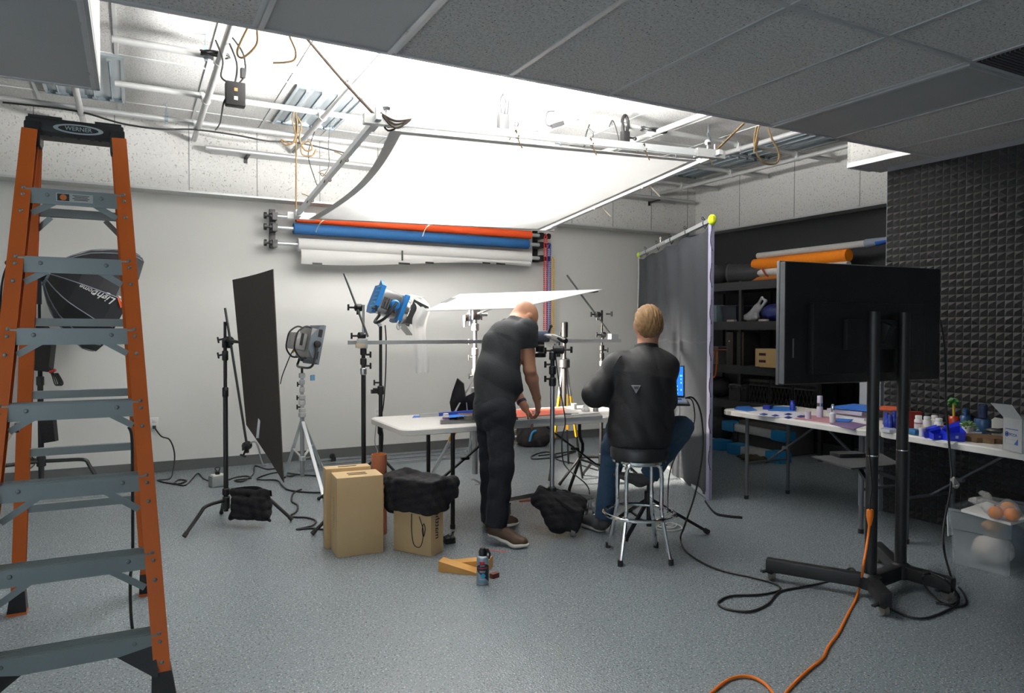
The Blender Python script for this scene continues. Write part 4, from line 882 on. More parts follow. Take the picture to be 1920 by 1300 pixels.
# ---- yellow legged tripod behind the table
dT = 6.4; bs = at(1058, 700, d=dT); bs.z = 0
st = thing('tripod', bs, 'black tripod with yellow legs standing by the back wall', 'tripod')
zt = at(1057, 606, d=dT).z
column(st, bs, [(.7, 1.15, .022, black), (1.15, zt, .016, black)]); collar(st, bs, 1.1, black, .05, .08); collar(st, bs, zt-.06, black, .03, .14); tknob(st, (bs.x, bs.y, zt-.1), -SIDE, black, .04)
for tp in (at(1030, 905, z=0), at(1092, 900, z=0), at(1066, 872, z=0)):
    tp.z = .015; a = V(bs.x, bs.y, 1.08)+(tp-V(bs.x, bs.y, 0))*.08; mid = lerp(a, tp, .26); o = MB().beam(a, mid, .03, .02).build('leg', pm('grey leg', (.16, .17, .18), .4, .4), st)
    m2 = lerp(a, tp, .62); MB().beam(mid, m2, .026, .02).build('leg_sleeve', yellow, o); MB().beam(m2, tp, .018, .014).build('leg_extension', black, o)
# ================================================================ WORK TABLE
def folding_table(c, u, Lx, Wy, label, legs, zt=.74, legm=black, curved=False):
    """plastic folding table: c = centre on the floor, u = long direction"""
    c = Vector(c); u = Vector(u).normalized(); n = V(0, 0, 1).cross(u); t = thing('folding_table', c, label, 'table')
    def outline(w, l, r, z, k=6):
        pts = []
        for sx, sy, a0 in ((1, 1, 0), (-1, 1, PI/2), (-1, -1, PI), (1, -1, 1.5*PI)):
            for i in range(k+1):
                a = a0+PI/2*i/k; pts.append(c+u*(sx*(l/2-r)+r*math.cos(a))+n*(sy*(w/2-r)+r*math.sin(a))+V(0, 0, z))
        return pts
    m = MB(); rings = [outline(Wy-.02, Lx-.02, .07, zt), outline(Wy, Lx, .08, zt-.008), outline(Wy, Lx, .08, zt-.04), outline(Wy-.03, Lx-.03, .07, zt-.045)]
    N = len(rings[0]); m.add(sum(rings, []), [tuple(range(N)), tuple(range(3*N, 4*N))[::-1]]+[(k*N+(i+1) % N, k*N+i, (k+1)*N+i, (k+1)*N+(i+1) % N) for k in range(3) for i in range(N)]); m.build('tabletop', table_p, t)
    for s in (-1, 1):
        e = c+u*(s*(Lx/2-legs))
        for w in (-1, 1):
            f = e+n*w*(Wy/2-.15)
            if curved and s > 0: o = P('leg', legm, t, lambda m: m.tube([f+V(0, 0, zt-.045), f+V(0, 0, .5), f+u*.03+V(0, 0, .38), f-u*.10+V(0, 0, .06), f-u*.10], .014, 8, k=3))
            else: o = P('leg', legm, t, lambda m: m.cyl(f+V(0, 0, zt-.045), f, .0155))
            f2 = f-u*.10 if curved and s > 0 else f
            MB().cyl(f2, f2+V(0, 0, .03), .019).build('foot_cap', rubber, o)
        P('cross_bar', legm, t, lambda m: m.cyl(e+n*(Wy/2-.15)+V(0, 0, .30), e-n*(Wy/2-.15)+V(0, 0, .30), .010))
        P('brace', legm, t, lambda m: m.beam(e+V(0, 0, .30), e-u*s*.55+V(0, 0, zt-.05), .022, .012))
        P('hinge_plate', legm, t, lambda m: m.box(e-u*s*.2+V(0, 0, .30+(zt-.35)*.2/.55), (.06, .03, .02), rz=math.atan2(u.y, u.x)))
    return t
TX0, TX1, TY0, TY1, TZ = 1.56, 3.77, 4.47, 5.24, .74
folding_table(((TX0+TX1)/2, (TY0+TY1)/2, 0), (1, 0, 0), TX1-TX0, TY1-TY0, 'white folding work table under the diffusion frame where a person leans', .42, curved=True)
def on(px, py, z=TZ): return at(px, py, z=z)
def flat(name, pts, h, mat, label, cat, grp=None): return tag(MB().prism([Vector(p) for p in pts], (0, 0, h)).build(name, mat), label, cat, grp)
flat('glass_tray', [on(826, 796), on(1128, 779), on(1105, 765), on(826, 786)], .004, pm('grey sheet', (.40, .40, .40), .3, .4), 'thin grey sheet lying under the coral paper on the work table', 'sheet')
a, b = on(815, 795), on(1000, 786)
t = thing('metal_bar', (a+b)/2, 'dark edged silver square bar along the front edge of the work table', 'bar')
z5 = V(0, 0, .012); MB().beam(on(826, 796)+z5, on(970, 789)+z5, .03, .024).build('bar', pm('dark alu', (.30, .31, .32), .3, .8), t); MB().beam(on(826, 796)+V(0, 0, .0255), on(970, 789)+V(0, 0, .0255), .028, .002).build('top_face', pm('black edge', (.03, .03, .03), .4), t)
t = thing('metal_bar', on(1050, 786), 'silver tray rail along the front edge of the work table at right', 'bar')
MB().beam(on(965, 796)+z5, on(1128, 786)+z5, .025, .03).build('bar', alu, t)
coral = pm('coral paper', (.80, .17, .11), .75)
flat('coral_paper', [on(955, 786)+V(0, 0, .006), on(1068, 777)+V(0, 0, .006), on(1060, 766)+V(0, 0, .006), on(955, 771)+V(0, 0, .006)], .002, coral, 'coral red paper sheet under the bent hand on the work table', 'paper')
flat('blue_paper', [on(773, 784), on(788, 783), on(790, 780), on(776, 780)], .002, blue_p, 'small blue paper square alone on the left part of the work table', 'paper')
flat('blue_paper', [on(838, 790), on(895, 788), on(893, 777), on(840, 778)], .004, pm('bright blue paper', (.03, .22, .75), .6), 'bright blue paper in the middle of the work table', 'paper')
t = thing('metal_bar', on(830, 780), 'silver and blue strip at the back of the work table at left', 'bar')
MB().beam(on(787, 783)+V(0, 0, .014), on(822, 781)+V(0, 0, .014), .02, .026).build('metal_end', alu, t); MB().beam(on(822, 781)+V(0, 0, .014), on(892, 775)+V(0, 0, .014), .02, .026).build('blue_face', pm('violet blue', (.06, .10, .42), .5), t)
def jar(name, c, r, h, mat, capm, label, cat='jar', grp=None, neck=.75, caph=.25, lab=None):
    t = thing(name, c, label, cat, grp); c = Vector(c)
    MB().lathe(c, [(r*.9, 0), (r, h*.04), (r, h*(1-caph)*.86), (r*neck, h*(1-caph))], 18).build('body', mat, t)
    MB().lathe(c, [(r*neck*1.06, h*(1-caph)), (r*neck*1.1, h*(1-caph)+.002), (r*neck*1.1, h*.97), (r*neck, h)], 18).build('lid', capm, t)
    if lab: MB().lathe(c, [(r*1.01, h*lab[1]), (r*1.01, h*lab[2])], 18, cap=False).build('label_band', lab[0], t)
    return t
jar('plastic_jar', on(836, 789), .024, .052, pm('clear white', (.75, .76, .78), .3), white_p, 'small clear white jar beside the blue paper on the work table', lab=(pm('jar label', (.30, .12, .35), .6), .2, .5))
t = thing('clip_stack', on(872, 789), 'dark block with pale clips stacked behind the dark bar on the work table', 'clips')
MB().box(on(863, 789)+V(0, 0, .014), (.045, .03, .028)).build('dark_block', black, t); MB().box(on(878, 788)+V(0, 0, .016), (.05, .03, .032)).build('grey_block', pm('olive grey', (.20, .19, .14), .6), t); MB().beam(on(860, 787)+V(0, 0, .04), on(886, 786)+V(0, 0, .034), .02, .008).build('wood_stick', pine, t)
jar('white_tub', on(1076, 768), .024, .05, white_p, white_p, 'white cylindrical tub at the back right of the coral paper', 'tub', neck=.98, caph=.1)
v = Vol(on(1098, 774)-V(.08, .08, .02), on(1098, 774)+V(.08, .08, .1), .006); c = on(1098, 774); v.ell(c+V(0, 0, .024), (.034, .03, .026), .01).ell(c+V(-.01, 0, .055), (.012, .012, .015), .015).ell(c+V(.015, .005, .05), (.012, .01, .012), .012).ripple(ripples(.004, [((1, 0, 1), .03), ((0, 1, .5), .025)], 5))
tag(v.build('tissue_ball', paper_w), 'crumpled white tissue on the right part of the work table', 'tissue')
jar('grey_tub', on(1117, 774), .022, .04, pm('grey metal', (.35, .35, .36), .3, .7), pm('tub top', (.6, .6, .6), .4), 'grey metal tub at the right end of the work table near the seated person', 'tub', neck=.98, caph=.1)
flat('white_paper', [on(1072, 780)+V(0, 0, .005), on(1125, 776)+V(0, 0, .005), on(1105, 769)+V(0, 0, .005), on(1068, 772)+V(0, 0, .005)], .003, paper_w, 'white paper sheets beside the coral paper on the work table', 'paper')
flat('white_card', [on(1060, 778)+V(0, 0, .009), on(1085, 778)+V(0, 0, .009), on(1078, 771)+V(0, 0, .009), on(1056, 772)+V(0, 0, .009)], .006, white_p, 'thick white card next to the coral paper edge', 'card')
jar('pill_bottle', on(1000, 779)+V(0, 0, .009), .014, .03, white_p, white_p, 'tiny white cap under the fingers on the coral paper', 'cap', neck=.95, caph=.3)
# ================================================================ BAG AND SMALL CART BEHIND THE TABLE
c = fl(1000, 836, 0); t = thing('backpack', c, 'dark backpack with a blue strap lying on the floor behind the table', 'backpack')
v = Vol(c-V(.35, .3, .05), c+V(.35, .35, .4), .011); v.box(c+V(0, 0, .14), (.20, .13, .14), .09, .03).ell(c+V(.05, -.1, .12), (.13, .09, .11), .04).cone(c+V(-.1, -.05, .26), c+V(.12, 0, .27), .03).ripple(ripples(.006, [((1, 0, .4), .09), ((0, 1, 1), .07)], 9)); v.build('body', pm('backpack nylon', (.020, .014, .016), .8), t)
MB().tube([at(993, 828, d=c.dot(FW)-.15), at(998, 812, d=c.dot(FW)-.16), at(1006, 808, d=c.dot(FW)-.14)], .016, 6, flat=.4).build('strap', pm('sky blue strap', (.06, .33, .62), .6), t)
c = fl(969, 833, 0); t = thing('cart_wheel', c, 'pale grey wheel of a cart seen beside the standing legs behind the table', 'wheel')
MB().lathe(c+V(0, 0, .09), [(.06, -.02), (.088, -.02), (.09, 0), (.088, .02), (.06, .02)], 24, AWAY*.6+SIDE, False).build('tyre', pm('cream rubber', (.50, .44, .34), .6), t)
MB().cyl(c+V(0, 0, .09)-SIDE*.03, c+V(0, 0, .09)+SIDE*.03, .02).build('hub', steel, t)
for k in range(5):
    a = 2*PI*k/5; u_, v_ = basis(AWAY*.6+SIDE); MB().cyl(c+V(0, 0, .09), c+V(0, 0, .09)+(u_*math.cos(a)+v_*math.sin(a))*.07, .008).build('spoke', pm('cream rubber', (.5, .44, .34), .6), t)
MB().beam(c+V(0, 0, .09)-SIDE*.03, c+V(0, 0, .3)-SIDE*.03, .02, .01).build('fork', pm('cream rubber', (.5, .44, .34), .6), t)
cable([fl(1010, 855), fl(1048, 850), fl(1080, 846), fl(1060, 853), fl(1040, 858), fl(1002, 861), fl(998, 855), fl(1020, 848), fl(1040, 851), fl(1045, 862), fl(1080, 870), fl(1120, 882)], 'black cable loops on the floor under the right part of the work table')
t = thing('floor_tape', fl(897, 903, 0), 'dark V-shaped tape mark on the floor beside the standing feet', 'tape')
for a, b in (((886, 898), (904, 908)), ((904, 908), (891, 909))): MB().beam(fl(*a, .001), fl(*b, .001), .03, .0015).build('strip', pm('grey tape', (.05, .05, .055), .7), t)
# ================================================================ ROLLING STAND WITH CAMERA
dR = 4.98; bs = at(1035, 922, d=dR); zb = bs.z; g0 = V(bs.x, bs.y, 0)
st = thing('rolling_stand', g0, 'low wheeled silver stand in front of the table carrying the camera arm', 'light stand')
zt = at(1036, 655, d=dR).z
column(st, g0, [(zb-.05, 1.05, .0165, steel), (1.05, 1.22, .015, black), (1.22, zt, .011, black)])
for z in (1.04, 1.12, 1.22): collar(st, g0, z, black, .025, .06)
for z in (1.06, 1.16, zt-.01): tknob(st, (bs.x, bs.y, z), -SIDE, black, .05)
griphead(st, at(1047, 656, d=dR-.02), SIDE, black, .03, .04); collar(st, g0, zb, black, .03, .07)
for e in (at(948, 938, d=dR+.22), at(1106, 932, d=dR+.25), at(1074, 962, d=dR-.12)):
    o = MB().beam(V(bs.x, bs.y, zb), e, .028, .028).build('leg', steel, st)
    w = V(e.x, e.y, .05); zz = max(e.z-.02, .11)
    k = MB(); k.cyl(w-SIDE*.014, w+SIDE*.014, .048, n=20); k.build('wheel', pm('grey wheel', (.22, .22, .22), .5), o)
    MB().beam(w+V(0, 0, .0)-SIDE*.022, V(w.x, w.y, zz)-SIDE*.02, .012, .03).beam(w+SIDE*.022, V(w.x, w.y, zz)+SIDE*.02, .012, .03).box((w.x, w.y, zz), (.06, .06, .012)).build('caster_fork', chrome, o)
    MB().cyl(w-SIDE*.05, w+SIDE*.05, .006).build('brake_lever', chrome, o)
P('rust_bar', pm('rust red paint', (.30, .07, .03), .6), st, lambda m: m.beam(lerp((bs.x, bs.y, zb-.05), at(985, 938, d=dR+.1), .35), at(975, 940, d=dR+.1), .03, .012))
dR += .11; c = at(1045, 957, d=dR-.16); t = thing('sandbag', c-V(0, 0, .15), 'black sandbag slumped over the wheeled stand in front of the table', 'sandbag')
v = Vol(c-V(.36, .36, .25), c+V(.36, .36, .22), .008); u = SIDE
v.box(at(1045, 945, d=dR-.1), (.17, .10, .06), .035, .02, Matrix.Rotation(-.55, 3, 'Z') @ Matrix.Rotation(.42, 3, 'Y')).box(at(1060, 968, d=dR-.2), (.115, .07, .085), .03, .03, Matrix.Rotation(-.6, 3, 'Z') @ Matrix.Rotation(.25, 3, 'Y')).cone(at(1012, 938, d=dR-.12), at(1085, 945, d=dR-.12), .055, .06, .04).cone(at(1020, 945, d=dR-.2), at(1045, 985, d=dR-.24), .05, .06, .04).cone(at(1040, 925, d=dR-.03), at(1075, 935, d=dR-.03), .035, .04, .03).cone(at(1005, 938, d=dR-.14), at(1001, 943, d=dR-.14), .03, .012, .02)
v.ripple(ripples(.008, [((1, .3, .5), .06), ((.2, .6, 1), .05), ((.8, -.5, .3), .08)], 21)); v.build('bag', blackcloth, t)
MB().tube([at(1020, 928, d=dR-.12), at(1045, 940, d=dR-.22), at(1066, 955, d=dR-.28), at(1080, 965, d=dR-.26)], .016, 6, flat=.3).build('strap', blackcloth, t)
dR -= .11
# camera hanging nose down from an arm
t = thing('camera', at(1014, 660, d=5.15), 'camera with a black lens pointing down on an arm beside the leaning person', 'camera')
c = at(1016, 635, d=5.18)
P('body', pm('camera grey', (.05, .06, .09), .4), t, lambda m: m.box(c, (.11, .09, .05), bev=.012, rz=-YAW))
P('top_plate', pm('camera silver blue', (.30, .36, .48), .35, .5), t, lambda m: m.box(c+V(0, 0, .04)-SIDE*.0, (.09, .07, .03), bev=.008, rz=-YAW))
P('lens', black, t, lambda m: m.lathe(at(1012, 652, d=5.15), [(.034, .04), (.034, 0), (.031, -.01), (.031, -.03), (.044, -.04), (.045, -.065), (.042, -.07)], 20))
P('lens_ring', pm('lens grey ring', (.3, .3, .3), .4), t, lambda m: m.lathe(at(1012, 652, d=5.15), [(.0345, .012), (.0345, .022)], 20, cap=False))
t = thing('camera_mount', at(1040, 634, d=5.12), 'silver jointed support arm between the camera and the rolling stand', 'arm')
P('arm_tube', pm('light grey tube', (.62, .62, .62), .4, .3), t, lambda m: m.cyl(at(1022, 630, d=5.16), at(1040, 632, d=5.12), .018), lambda m: m.beam(at(1036, 632, d=5.12), at(1053, 637, d=5.06), .035, .04, bev=.008))
P('arm_end', black, t, lambda m: m.cyl(at(1048, 634, d=5.08), at(1061, 640, d=5.02), .020), lambda m: m.sph(at(1027, 623, d=5.16), .014, 8))
P('post', black, t, lambda m: m.cyl(at(1047, 640, d=5.1), at(1047, 655, d=5.0), .012))
P('knob', black, t, lambda m: m.cyl(at(1030, 621, d=5.14), at(1033, 612, d=5.12), .008), lambda m: m.sph(at(1033, 612, d=5.12), .013, 8))
cable([at(1040, 645, d=5.0), at(1043, 680, d=4.95), at(1050, 730, d=4.93), at(1060, 790, d=4.93), at(1054, 820, d=4.93), at(1055, 860, d=4.95), at(1065, 880, d=4.95), at(1100, 910, d=4.95), fl(1106, 935), fl(1106, 965), fl(1118, 975), fl(1128, 960), fl(1145, 952)], 'thin black cable hanging from the camera arm to the floor', .0045)
# ================================================================ APPLE BOXES, TUBE, CLOTH, WEDGES, AIR CAN
def apple_box(fl_, fr, depth, h, label, slots=2, letter=None):
    """plywood box standing on end; fl_, fr = front bottom corners on the floor"""
    a, b = Vector(fl_), Vector(fr); u = (b-a).normalized(); n = V(0, 0, 1).cross(u); w = (b-a).length; c = (a+b)/2+n*depth/2
    M = Matrix((u, n, V(0, 0, 1))).transposed(); t = thing('apple_box', c, label, 'box', 'wooden apple boxes')
    P('shell', ply, t, lambda m: m.box(c+V(0, 0, h/2), (w, depth, h), M, .004))
    for k in range(slots):
        d = (k-(slots-1)/2)*.045
        P('hand_slot', pm('slot dark', (.05, .03, .015), .9), t, lambda m: m.box(c+n*d+V(0, 0, h+.0006), (w*.36, .017, .002), M, 0), lambda m: m.cyl(c+n*d-u*w*.18+V(0, 0, h-.001), c+n*d-u*w*.18+V(0, 0, h+.0016), .0085), lambda m: m.cyl(c+n*d+u*w*.18+V(0, 0, h-.001), c+n*d+u*w*.18+V(0, 0, h+.0016), .0085))
    return t, u, n, c
z0 = lambda p: at(*p, z=0)
bA = z0((632, 1047)); bB = z0((719, 1036)); nA = V(0, 0, 1).cross((bB-bA).normalized())
tA, u, n, c = apple_box(bA, bB, .205, at(632, 897, d=(bA-V(0, 0, H)).dot(FW)).z, 'full wooden apple box standing on end, front one with two hand slots on top')
MB().text('matthews', bA+n*.10-u*.0015+V(0, 0, .26), V(0, 0, 1), -n, .05, .0006).build('stencil', pm('stencil brown', (.36, .22, .10), .8), tA)
apple_box(bA+n*.212-u*.03, bB+n*.212-u*.03, .10, .51, 'thinner wooden apple box standing directly behind the full one', 1)
b1, b2, b3 = z0((738, 1031)), z0((808, 1045)), z0((828, 1034))
tB, u, n, c = apple_box(b1, b2, .13, .43, 'wooden apple box on end draped with black cloth', 1)
MB().text('matthews', b2+n*.065+u*.0015+V(0, 0, .22), V(0, 0, 1), n*-1 if False else -n*-1, .062, .0006).build('stencil', pm('stencil black', (.03, .02, .015), .8), tB)
w = (b2-b1).length; q = b1
v = Vol((c.x-.45, c.y-.4, .18), (c.x+.45, c.y+.4, .62), .008); M = Matrix((u, n, V(0, 0, 1))).transposed()
v.box(c+V(0, 0, .365)-u*.004-n*.0, (w/2+.036, .102, .105), .014, .012, M).box(c+V(0, 0, .438)-u*.03+n*.03, (w/2+.055, .12, .022), .018, .02, M).box(c+V(0, 0, .35)-u*(w/2+.05)+n*.05, (.06, .10, .13), .04, .04, M).box(c+V(0, 0, .40)+u*(w/2+.035)+n*.10, (.035, .06, .07), .03, .03, M)
v.cone(c+V(0, 0, .475)-u*.18+n*.1, c+V(0, 0, .455)+u*.16+n*.03, .02, .025, .03).cone(c+V(0, 0, .45)-u*.1-n*.1, c+V(0, 0, .27)-u*.13-n*.12, .018, .012, .02)
v.ripple(ripples(.007, [(u+V(0, 0, .5), .075), (u*.4+n+V(0, 0, .8), .06), (u*.3-V(0, 0, 1), .05)], 33)).minus(Vol((c.x-.45, c.y-.4, .18), (c.x+.45, c.y+.4, .62), .008).box(c+V(0, 0, .215), (w/2+.003, .068, .218), .002, 0, M))
tag(v.build('black_cloth', blackcloth), 'black folded cloth draped over the second apple box', 'cloth')
k0 = b1+u*w*.45-n*.004; dd = lambda a, z, o=0: b1+u*a*w-n*(.004+o)+V(0, 0, z)
tag(MB().tube([dd(.5, .25), dd(.5, .14), dd(.56, .06), dd(.72, .05), dd(.80, .11), dd(.78, .16), dd(.82, .20), dd(.86, .17), dd(.82, .12), dd(.80, .17), dd(.70, .24)], .0025, 5).build('cloth_cord', cable_m), 'thin black drawstring dangling from the cloth over the box front', 'cord')
terra = pm('terracotta paper', (.56, .20, .10), .75, 0, (.52, .18, .09), 8)
c = z0((711, 1000)); hz = at(711, 851, d=(c-V(0, 0, H)).dot(FW)).z; t = thing('paper_tube', c, 'tall terracotta coloured tube standing behind the wooden boxes', 'tube')
MB().lathe(c, [(.052, 0), (.052, hz), (.046, hz), (.046, .02)], 32, cap=False).build('tube', [terra], t); MB().lathe(c, [(.0455, hz-.002), (.0455, .02)], 32, cap=False).build('inside', pm('orange inside', (.75, .24, .02), .7), t)
# two wedges on the floor
a0, a1 = z0((822, 1073)), z0((897, 1080))
def wedge(p, q, dp, h0, h1, label):
    p, q = Vector(p), Vector(q); u = (q-p).normalized(); n = V(0, 0, 1).cross(u)*dp; z = V(0, 0, 1)
    m = MB(); m.prism([p, q, q+z*h1, p+z*h0], n); return tag(m.build('wood_wedge', pine), label, 'wedge', 'pine wedges on the floor')
u = (a1-a0).normalized(); n = V(0, 0, 1).cross(u)
wedge(a0, a1+u*.02, .085, .062, .006, 'pine wedge nearest the camera with its thick end at left beside the spray can')
wedge(a0+n*.09+u*.015, a1+n*.09+u*.035, .085, .02, .064, 'pine wedge behind the other wedge, thick end hidden by the spray can')
c = z0((905, 1095)); t = thing('air_duster', c, 'grey compressed air can with black trigger top standing on the floor', 'spray can')
hc = at(905, 1027, d=(c-V(0, 0, H)).dot(FW)).z; R_ = .0335
canm = pm('can steel blue', (.30, .36, .42), .35, .3)
MB().lathe(c, [(R_*.95, 0), (R_, .006), (R_, hc*.72), (R_*.93, hc*.76), (R_*.62, hc*.80)], 28).build('can', canm, t)
MB().lathe(c, [(R_*1.006, hc*.04), (R_*1.006, hc*.06)], 28, cap=False).build('base_rim', steel, t)
# the label wraps the side that faces the room: dark sweep, red mark, blue roundel
def wrap(a, z, o=.0006): return c+(-AWAY*math.cos(a)+SIDE*math.sin(a))*(R_+o)+V(0, 0, z)
def patch(name, a0, a1, za, zb, mat, fn=None, o=.0006, nu=10, nv=4): MB().grid(lambda u, v: wrap(a0+(a1-a0)*u, (za(u) if callable(za) else za)+((zb(u) if callable(zb) else zb)-(za(u) if callable(za) else za))*v, o), nu, nv).build(name, mat, t)
patch('dark_label', -1.2, 1.5, lambda u: hc*(.42-.36*u), lambda u: hc*(.50+.1*math.sin(PI*u)), pm('label navy', (.018, .022, .035), .4))
patch('red_mark', -.5, .35, hc*.58, hc*.66, pm('label red', (.55, .02, .03), .5)); patch('red_line', -.9, .9, hc*.46, hc*.50, pm('label red dark', (.35, .03, .05), .5), o=.0012)
patch('blue_emblem', -.35, .55, lambda u: hc*(.27-.07*math.sin(PI*u)), lambda u: hc*(.27+.07*math.sin(PI*u)), pm('label cyan', (.05, .40, .65), .4), o=.0012)
patch('label_stripe', -.7, .6, hc*.11, hc*.125, pm('label cyan', (.05, .4, .65), .4), o=.0012)
for k, (zz, w_) in enumerate(((.545, .35), (.395, .5), (.36, .45), (.17, .4))): patch('label_text_line', -w_, w_, hc*zz, hc*(zz+.012), pm('label print', (.65, .66, .68), .6), o=.0014)
P('nozzle', blackp, t, lambda m: m.lathe(c, [(R_*.66, hc*.78), (R_*.70, hc*.90), (R_*.5, hc*.96), (R_*.42, hc)], 20), lambda m: m.box(c+SIDE*R_*.5+V(0, 0, hc*.93), (.035, .016, .02), rz=-YAW))
P('trigger', blackp, t, lambda m: m.tube([c+SIDE*R_*.7+V(0, 0, hc*.92), c+SIDE*R_*1.15+V(0, 0, hc*.84), c+SIDE*R_*1.0+V(0, 0, hc*.70)], .006, 6, flat=1.6))
P('straw', pm('red straw', (.70, .06, .04), .4), t, lambda m: m.cyl(c+SIDE*R_*.9+V(0, 0, hc*.945), c+SIDE*.135-AWAY*.02+V(0, 0, hc*.92), .0022, n=8))
tag(MB().box(c+SIDE*.062+AWAY*.10+V(0, 0, .013), (.05, .03, .026), rz=.3).build('rust_block', pm('rust block', (.16, .04, .02), .7)), 'small rust red block peeking out behind the spray can', 'block')
c = z0((842, 1018)); t = thing('binder_clip', c, 'small crumpled black gadget lying beside the second apple box', 'clip')
v = Vol(c-V(.09, .09, .02), c+V(.09, .09, .09), .005); v.box(c+V(0, 0, .022), (.035, .03, .022), .006, .01).cone(c+V(.02, 0, .04), c+V(.03, 0, .066), .008, .008, .008).cone(c+V(-.02, 0, .03), c+V(0, .01, .055), .01, .006, .01).ripple(ripples(.004, [((1, 0, .3), .03), ((0, .3, 1), .024)], 4)); v.build('body', black, t)
# ================================================================ PEOPLE
UPZ = V(0, 0, 1)
def head(v, c, f, u, s=1.0, ears=True):
    """cranium, face, jaw, nose, lips and ears; c = centre of the cranium, f = gaze, u = crown"""
    f = Vector(f).normalized(); u = (Vector(u)-f*Vector(u).dot(f)).normalized(); r = f.cross(u); M = Matrix((r, f, u)).transposed()
    p = lambda a, b, e: c+r*a*s+f*b*s+u*e*s
    v.ell(p(0, -.012, .02), (.077*s, .097*s, .085*s), .02, M).ell(p(0, .03, -.03), (.062*s, .066*s, .085*s), .03, M).ell(p(0, .052, -.085), (.040*s, .040*s, .035*s), .03, M)
    v.cone(p(0, .098, .005), p(0, .118, -.032), .008*s, .014*s, .012).cone(p(-.012, .104, -.036), p(.012, .104, -.036), .010*s, .010*s, .008)
    v.cone(p(-.022, .090, -.062), p(.022, .090, -.062), .007*s, .007*s, .006).cone(p(-.018, .088, -.074), p(.018, .088, -.074), .008*s, .008*s, .006)
    v.cone(p(-.045, .078, .018), p(.045, .078, .018), .012*s, .012*s, .015)
    if ears:
        for q in (-1, 1): v.ell(p(q*.080, -.005, -.018), (.012*s, .020*s, .034*s), .008, M).ell(p(q*.083, -.008, -.002), (.010*s, .018*s, .016*s), .006, M)
    return p
def face_parts(t, p, s=1.0):
    for q in (-1, 1):
        e = MB().sph(p(q*.030, .074, -.004), .0125*s, 12).build('eye', pm('eye white', (.75, .72, .68), .3), t); MB().sph(p(q*.030, .0835, -.004), .0055*s, 8).build('iris', pm('iris', (.05, .04, .03), .2), e)
        MB().tube([p(q*.016, .090, .018), p(q*.032, .089, .024), p(q*.046, .080, .018)], .0035*s, 5).build('eyebrow', pm('brow hair', (.14, .08, .04), .9), t)
def hand(v, w, d, n, side, curl=(.5, .55, .6, .7), s=1.0, spread=.05, thumb=.6):
    """five-fingered hand: w wrist, d direction of the palm, n palm side normal (fingers curl that way), side = thumb side"""
    d = Vector(d).normalized(); n = (Vector(n)-d*Vector(n).dot(d)).normalized(); q = d.cross(n).normalized(); q = q if q.dot(Vector(side)) > 0 else -q
    M = Matrix((q, d, n)).transposed(); p = lambda a, b, e: w+q*a*s+d*b*s+n*e*s
    v.ell(p(0, .0, 0), (.026*s, .032*s, .020*s), .02, M).box(p(.002, .052, 0), (.037*s, .042*s, .013*s), .012, .012, M).ell(p(.022, .030, .008), (.016*s, .030*s, .014*s), .012, M)
    for k, (x, L, r) in enumerate(((.030, .078, .0088), (.010, .088, .0090), (-.010, .081, .0086), (-.029, .064, .0076))):
        a = p(x, .088-.004*abs(k-1), 0); ang = 0; dr = (d+q*(spread*(1.2-k))).normalized(); r *= s
        for i, fr in enumerate((.46, .30, .24)):
            ang += curl[k]*(.55, .85, .6)[i]; e = (dr*math.cos(ang)+n*math.sin(ang)); b = a+e*L*fr*s; v.cone(a, b, r*(1-.07*i), r*(.95-.07*i), .004); a = b
    a = p(.030, .020, .006); e = (q*.75+d*.65+n*.25*thumb).normalized(); b = a+e*.040*s; v.cone(a, b, .0125*s, .0105*s, .008)
    e2 = (q*.35+d*.85+n*.5*thumb).normalized(); c = b+e2*.030*s; v.cone(b, c, .0100*s, .0092*s, .004); e3 = (q*.1+d*.9+n*.6*thumb).normalized(); v.cone(c, c+e3*.024*s, .0092*s, .0075*s, .003)
def shoe(t, heel, toe, lift, upper, sole, ankle, name='shoe', h=.10):
    """heel and toe are the ends of the sole; lift raises the heel while the ball stays down"""
    heel, toe = Vector(heel), Vector(toe); d = (toe-heel); d.z = 0; L = d.length; d.normalize(); s = d.cross(UPZ)
    hz = V(0, 0, heel.z+lift); P0 = V(heel.x, heel.y, heel.z+lift); ball = V(toe.x, toe.y, toe.z)-d*L*.30+UPZ*.0; tip = V(toe.x, toe.y, toe.z+.008)
    lo = [min(a, b)-.14 for a, b in zip(P0, tip)]; hi = [max(a, b)+.14 for a, b in zip(P0, tip)]; lo[2] = min(heel.z, toe.z)-.02; hi[2] = P0.z+h+.08
    a = P0+d*.042+UPZ*.016; b = ball+UPZ*.016; c = tip-d*.04+UPZ*.016
    v = Vol(lo, hi, .006); v.cone(a, lerp(a, b, .5), .044, .041, .02, (UPZ, .36)).cone(lerp(a, b, .5), b, .041, .050, .02, (UPZ, .36)).cone(b, c, .050, .040, .02, (UPZ, .36))
    o = v.build(name, upper, t, 1) if False else None
    u = Vol(lo, hi, .006); e = lambda p, z: p+UPZ*z
    u.cone(e(a, .03), e(lerp(a, b, .5), .035), .040, .038, .02).cone(e(lerp(a, b, .5), .035), e(b, .022), .040, .040, .02).cone(e(b, .020), e(c, .014), .041, .032, .02).cone(e(a+d*.005, .03), Vector(ankle), .040, .044, .03).cone(e(lerp(a, b, .3), .05), e(lerp(a, b, .75), .045), .030, .026, .02)
    u.cut(Vector(ankle)+UPZ*.025, UPZ); o = u.build(name, upper, t); sl = v.build('sole', sole, o)
    lc = MB()
    for k in range(4):
        m = lerp(e(lerp(a, b, .45), .072), e(b, .062), k/3.2); MB().tube([m-s*.026-UPZ*.006, m+UPZ*.006, m+s*.026-UPZ*.006], .0028, 5).build('lace', pm('lace', (.10, .07, .05), .8), o)
    return o
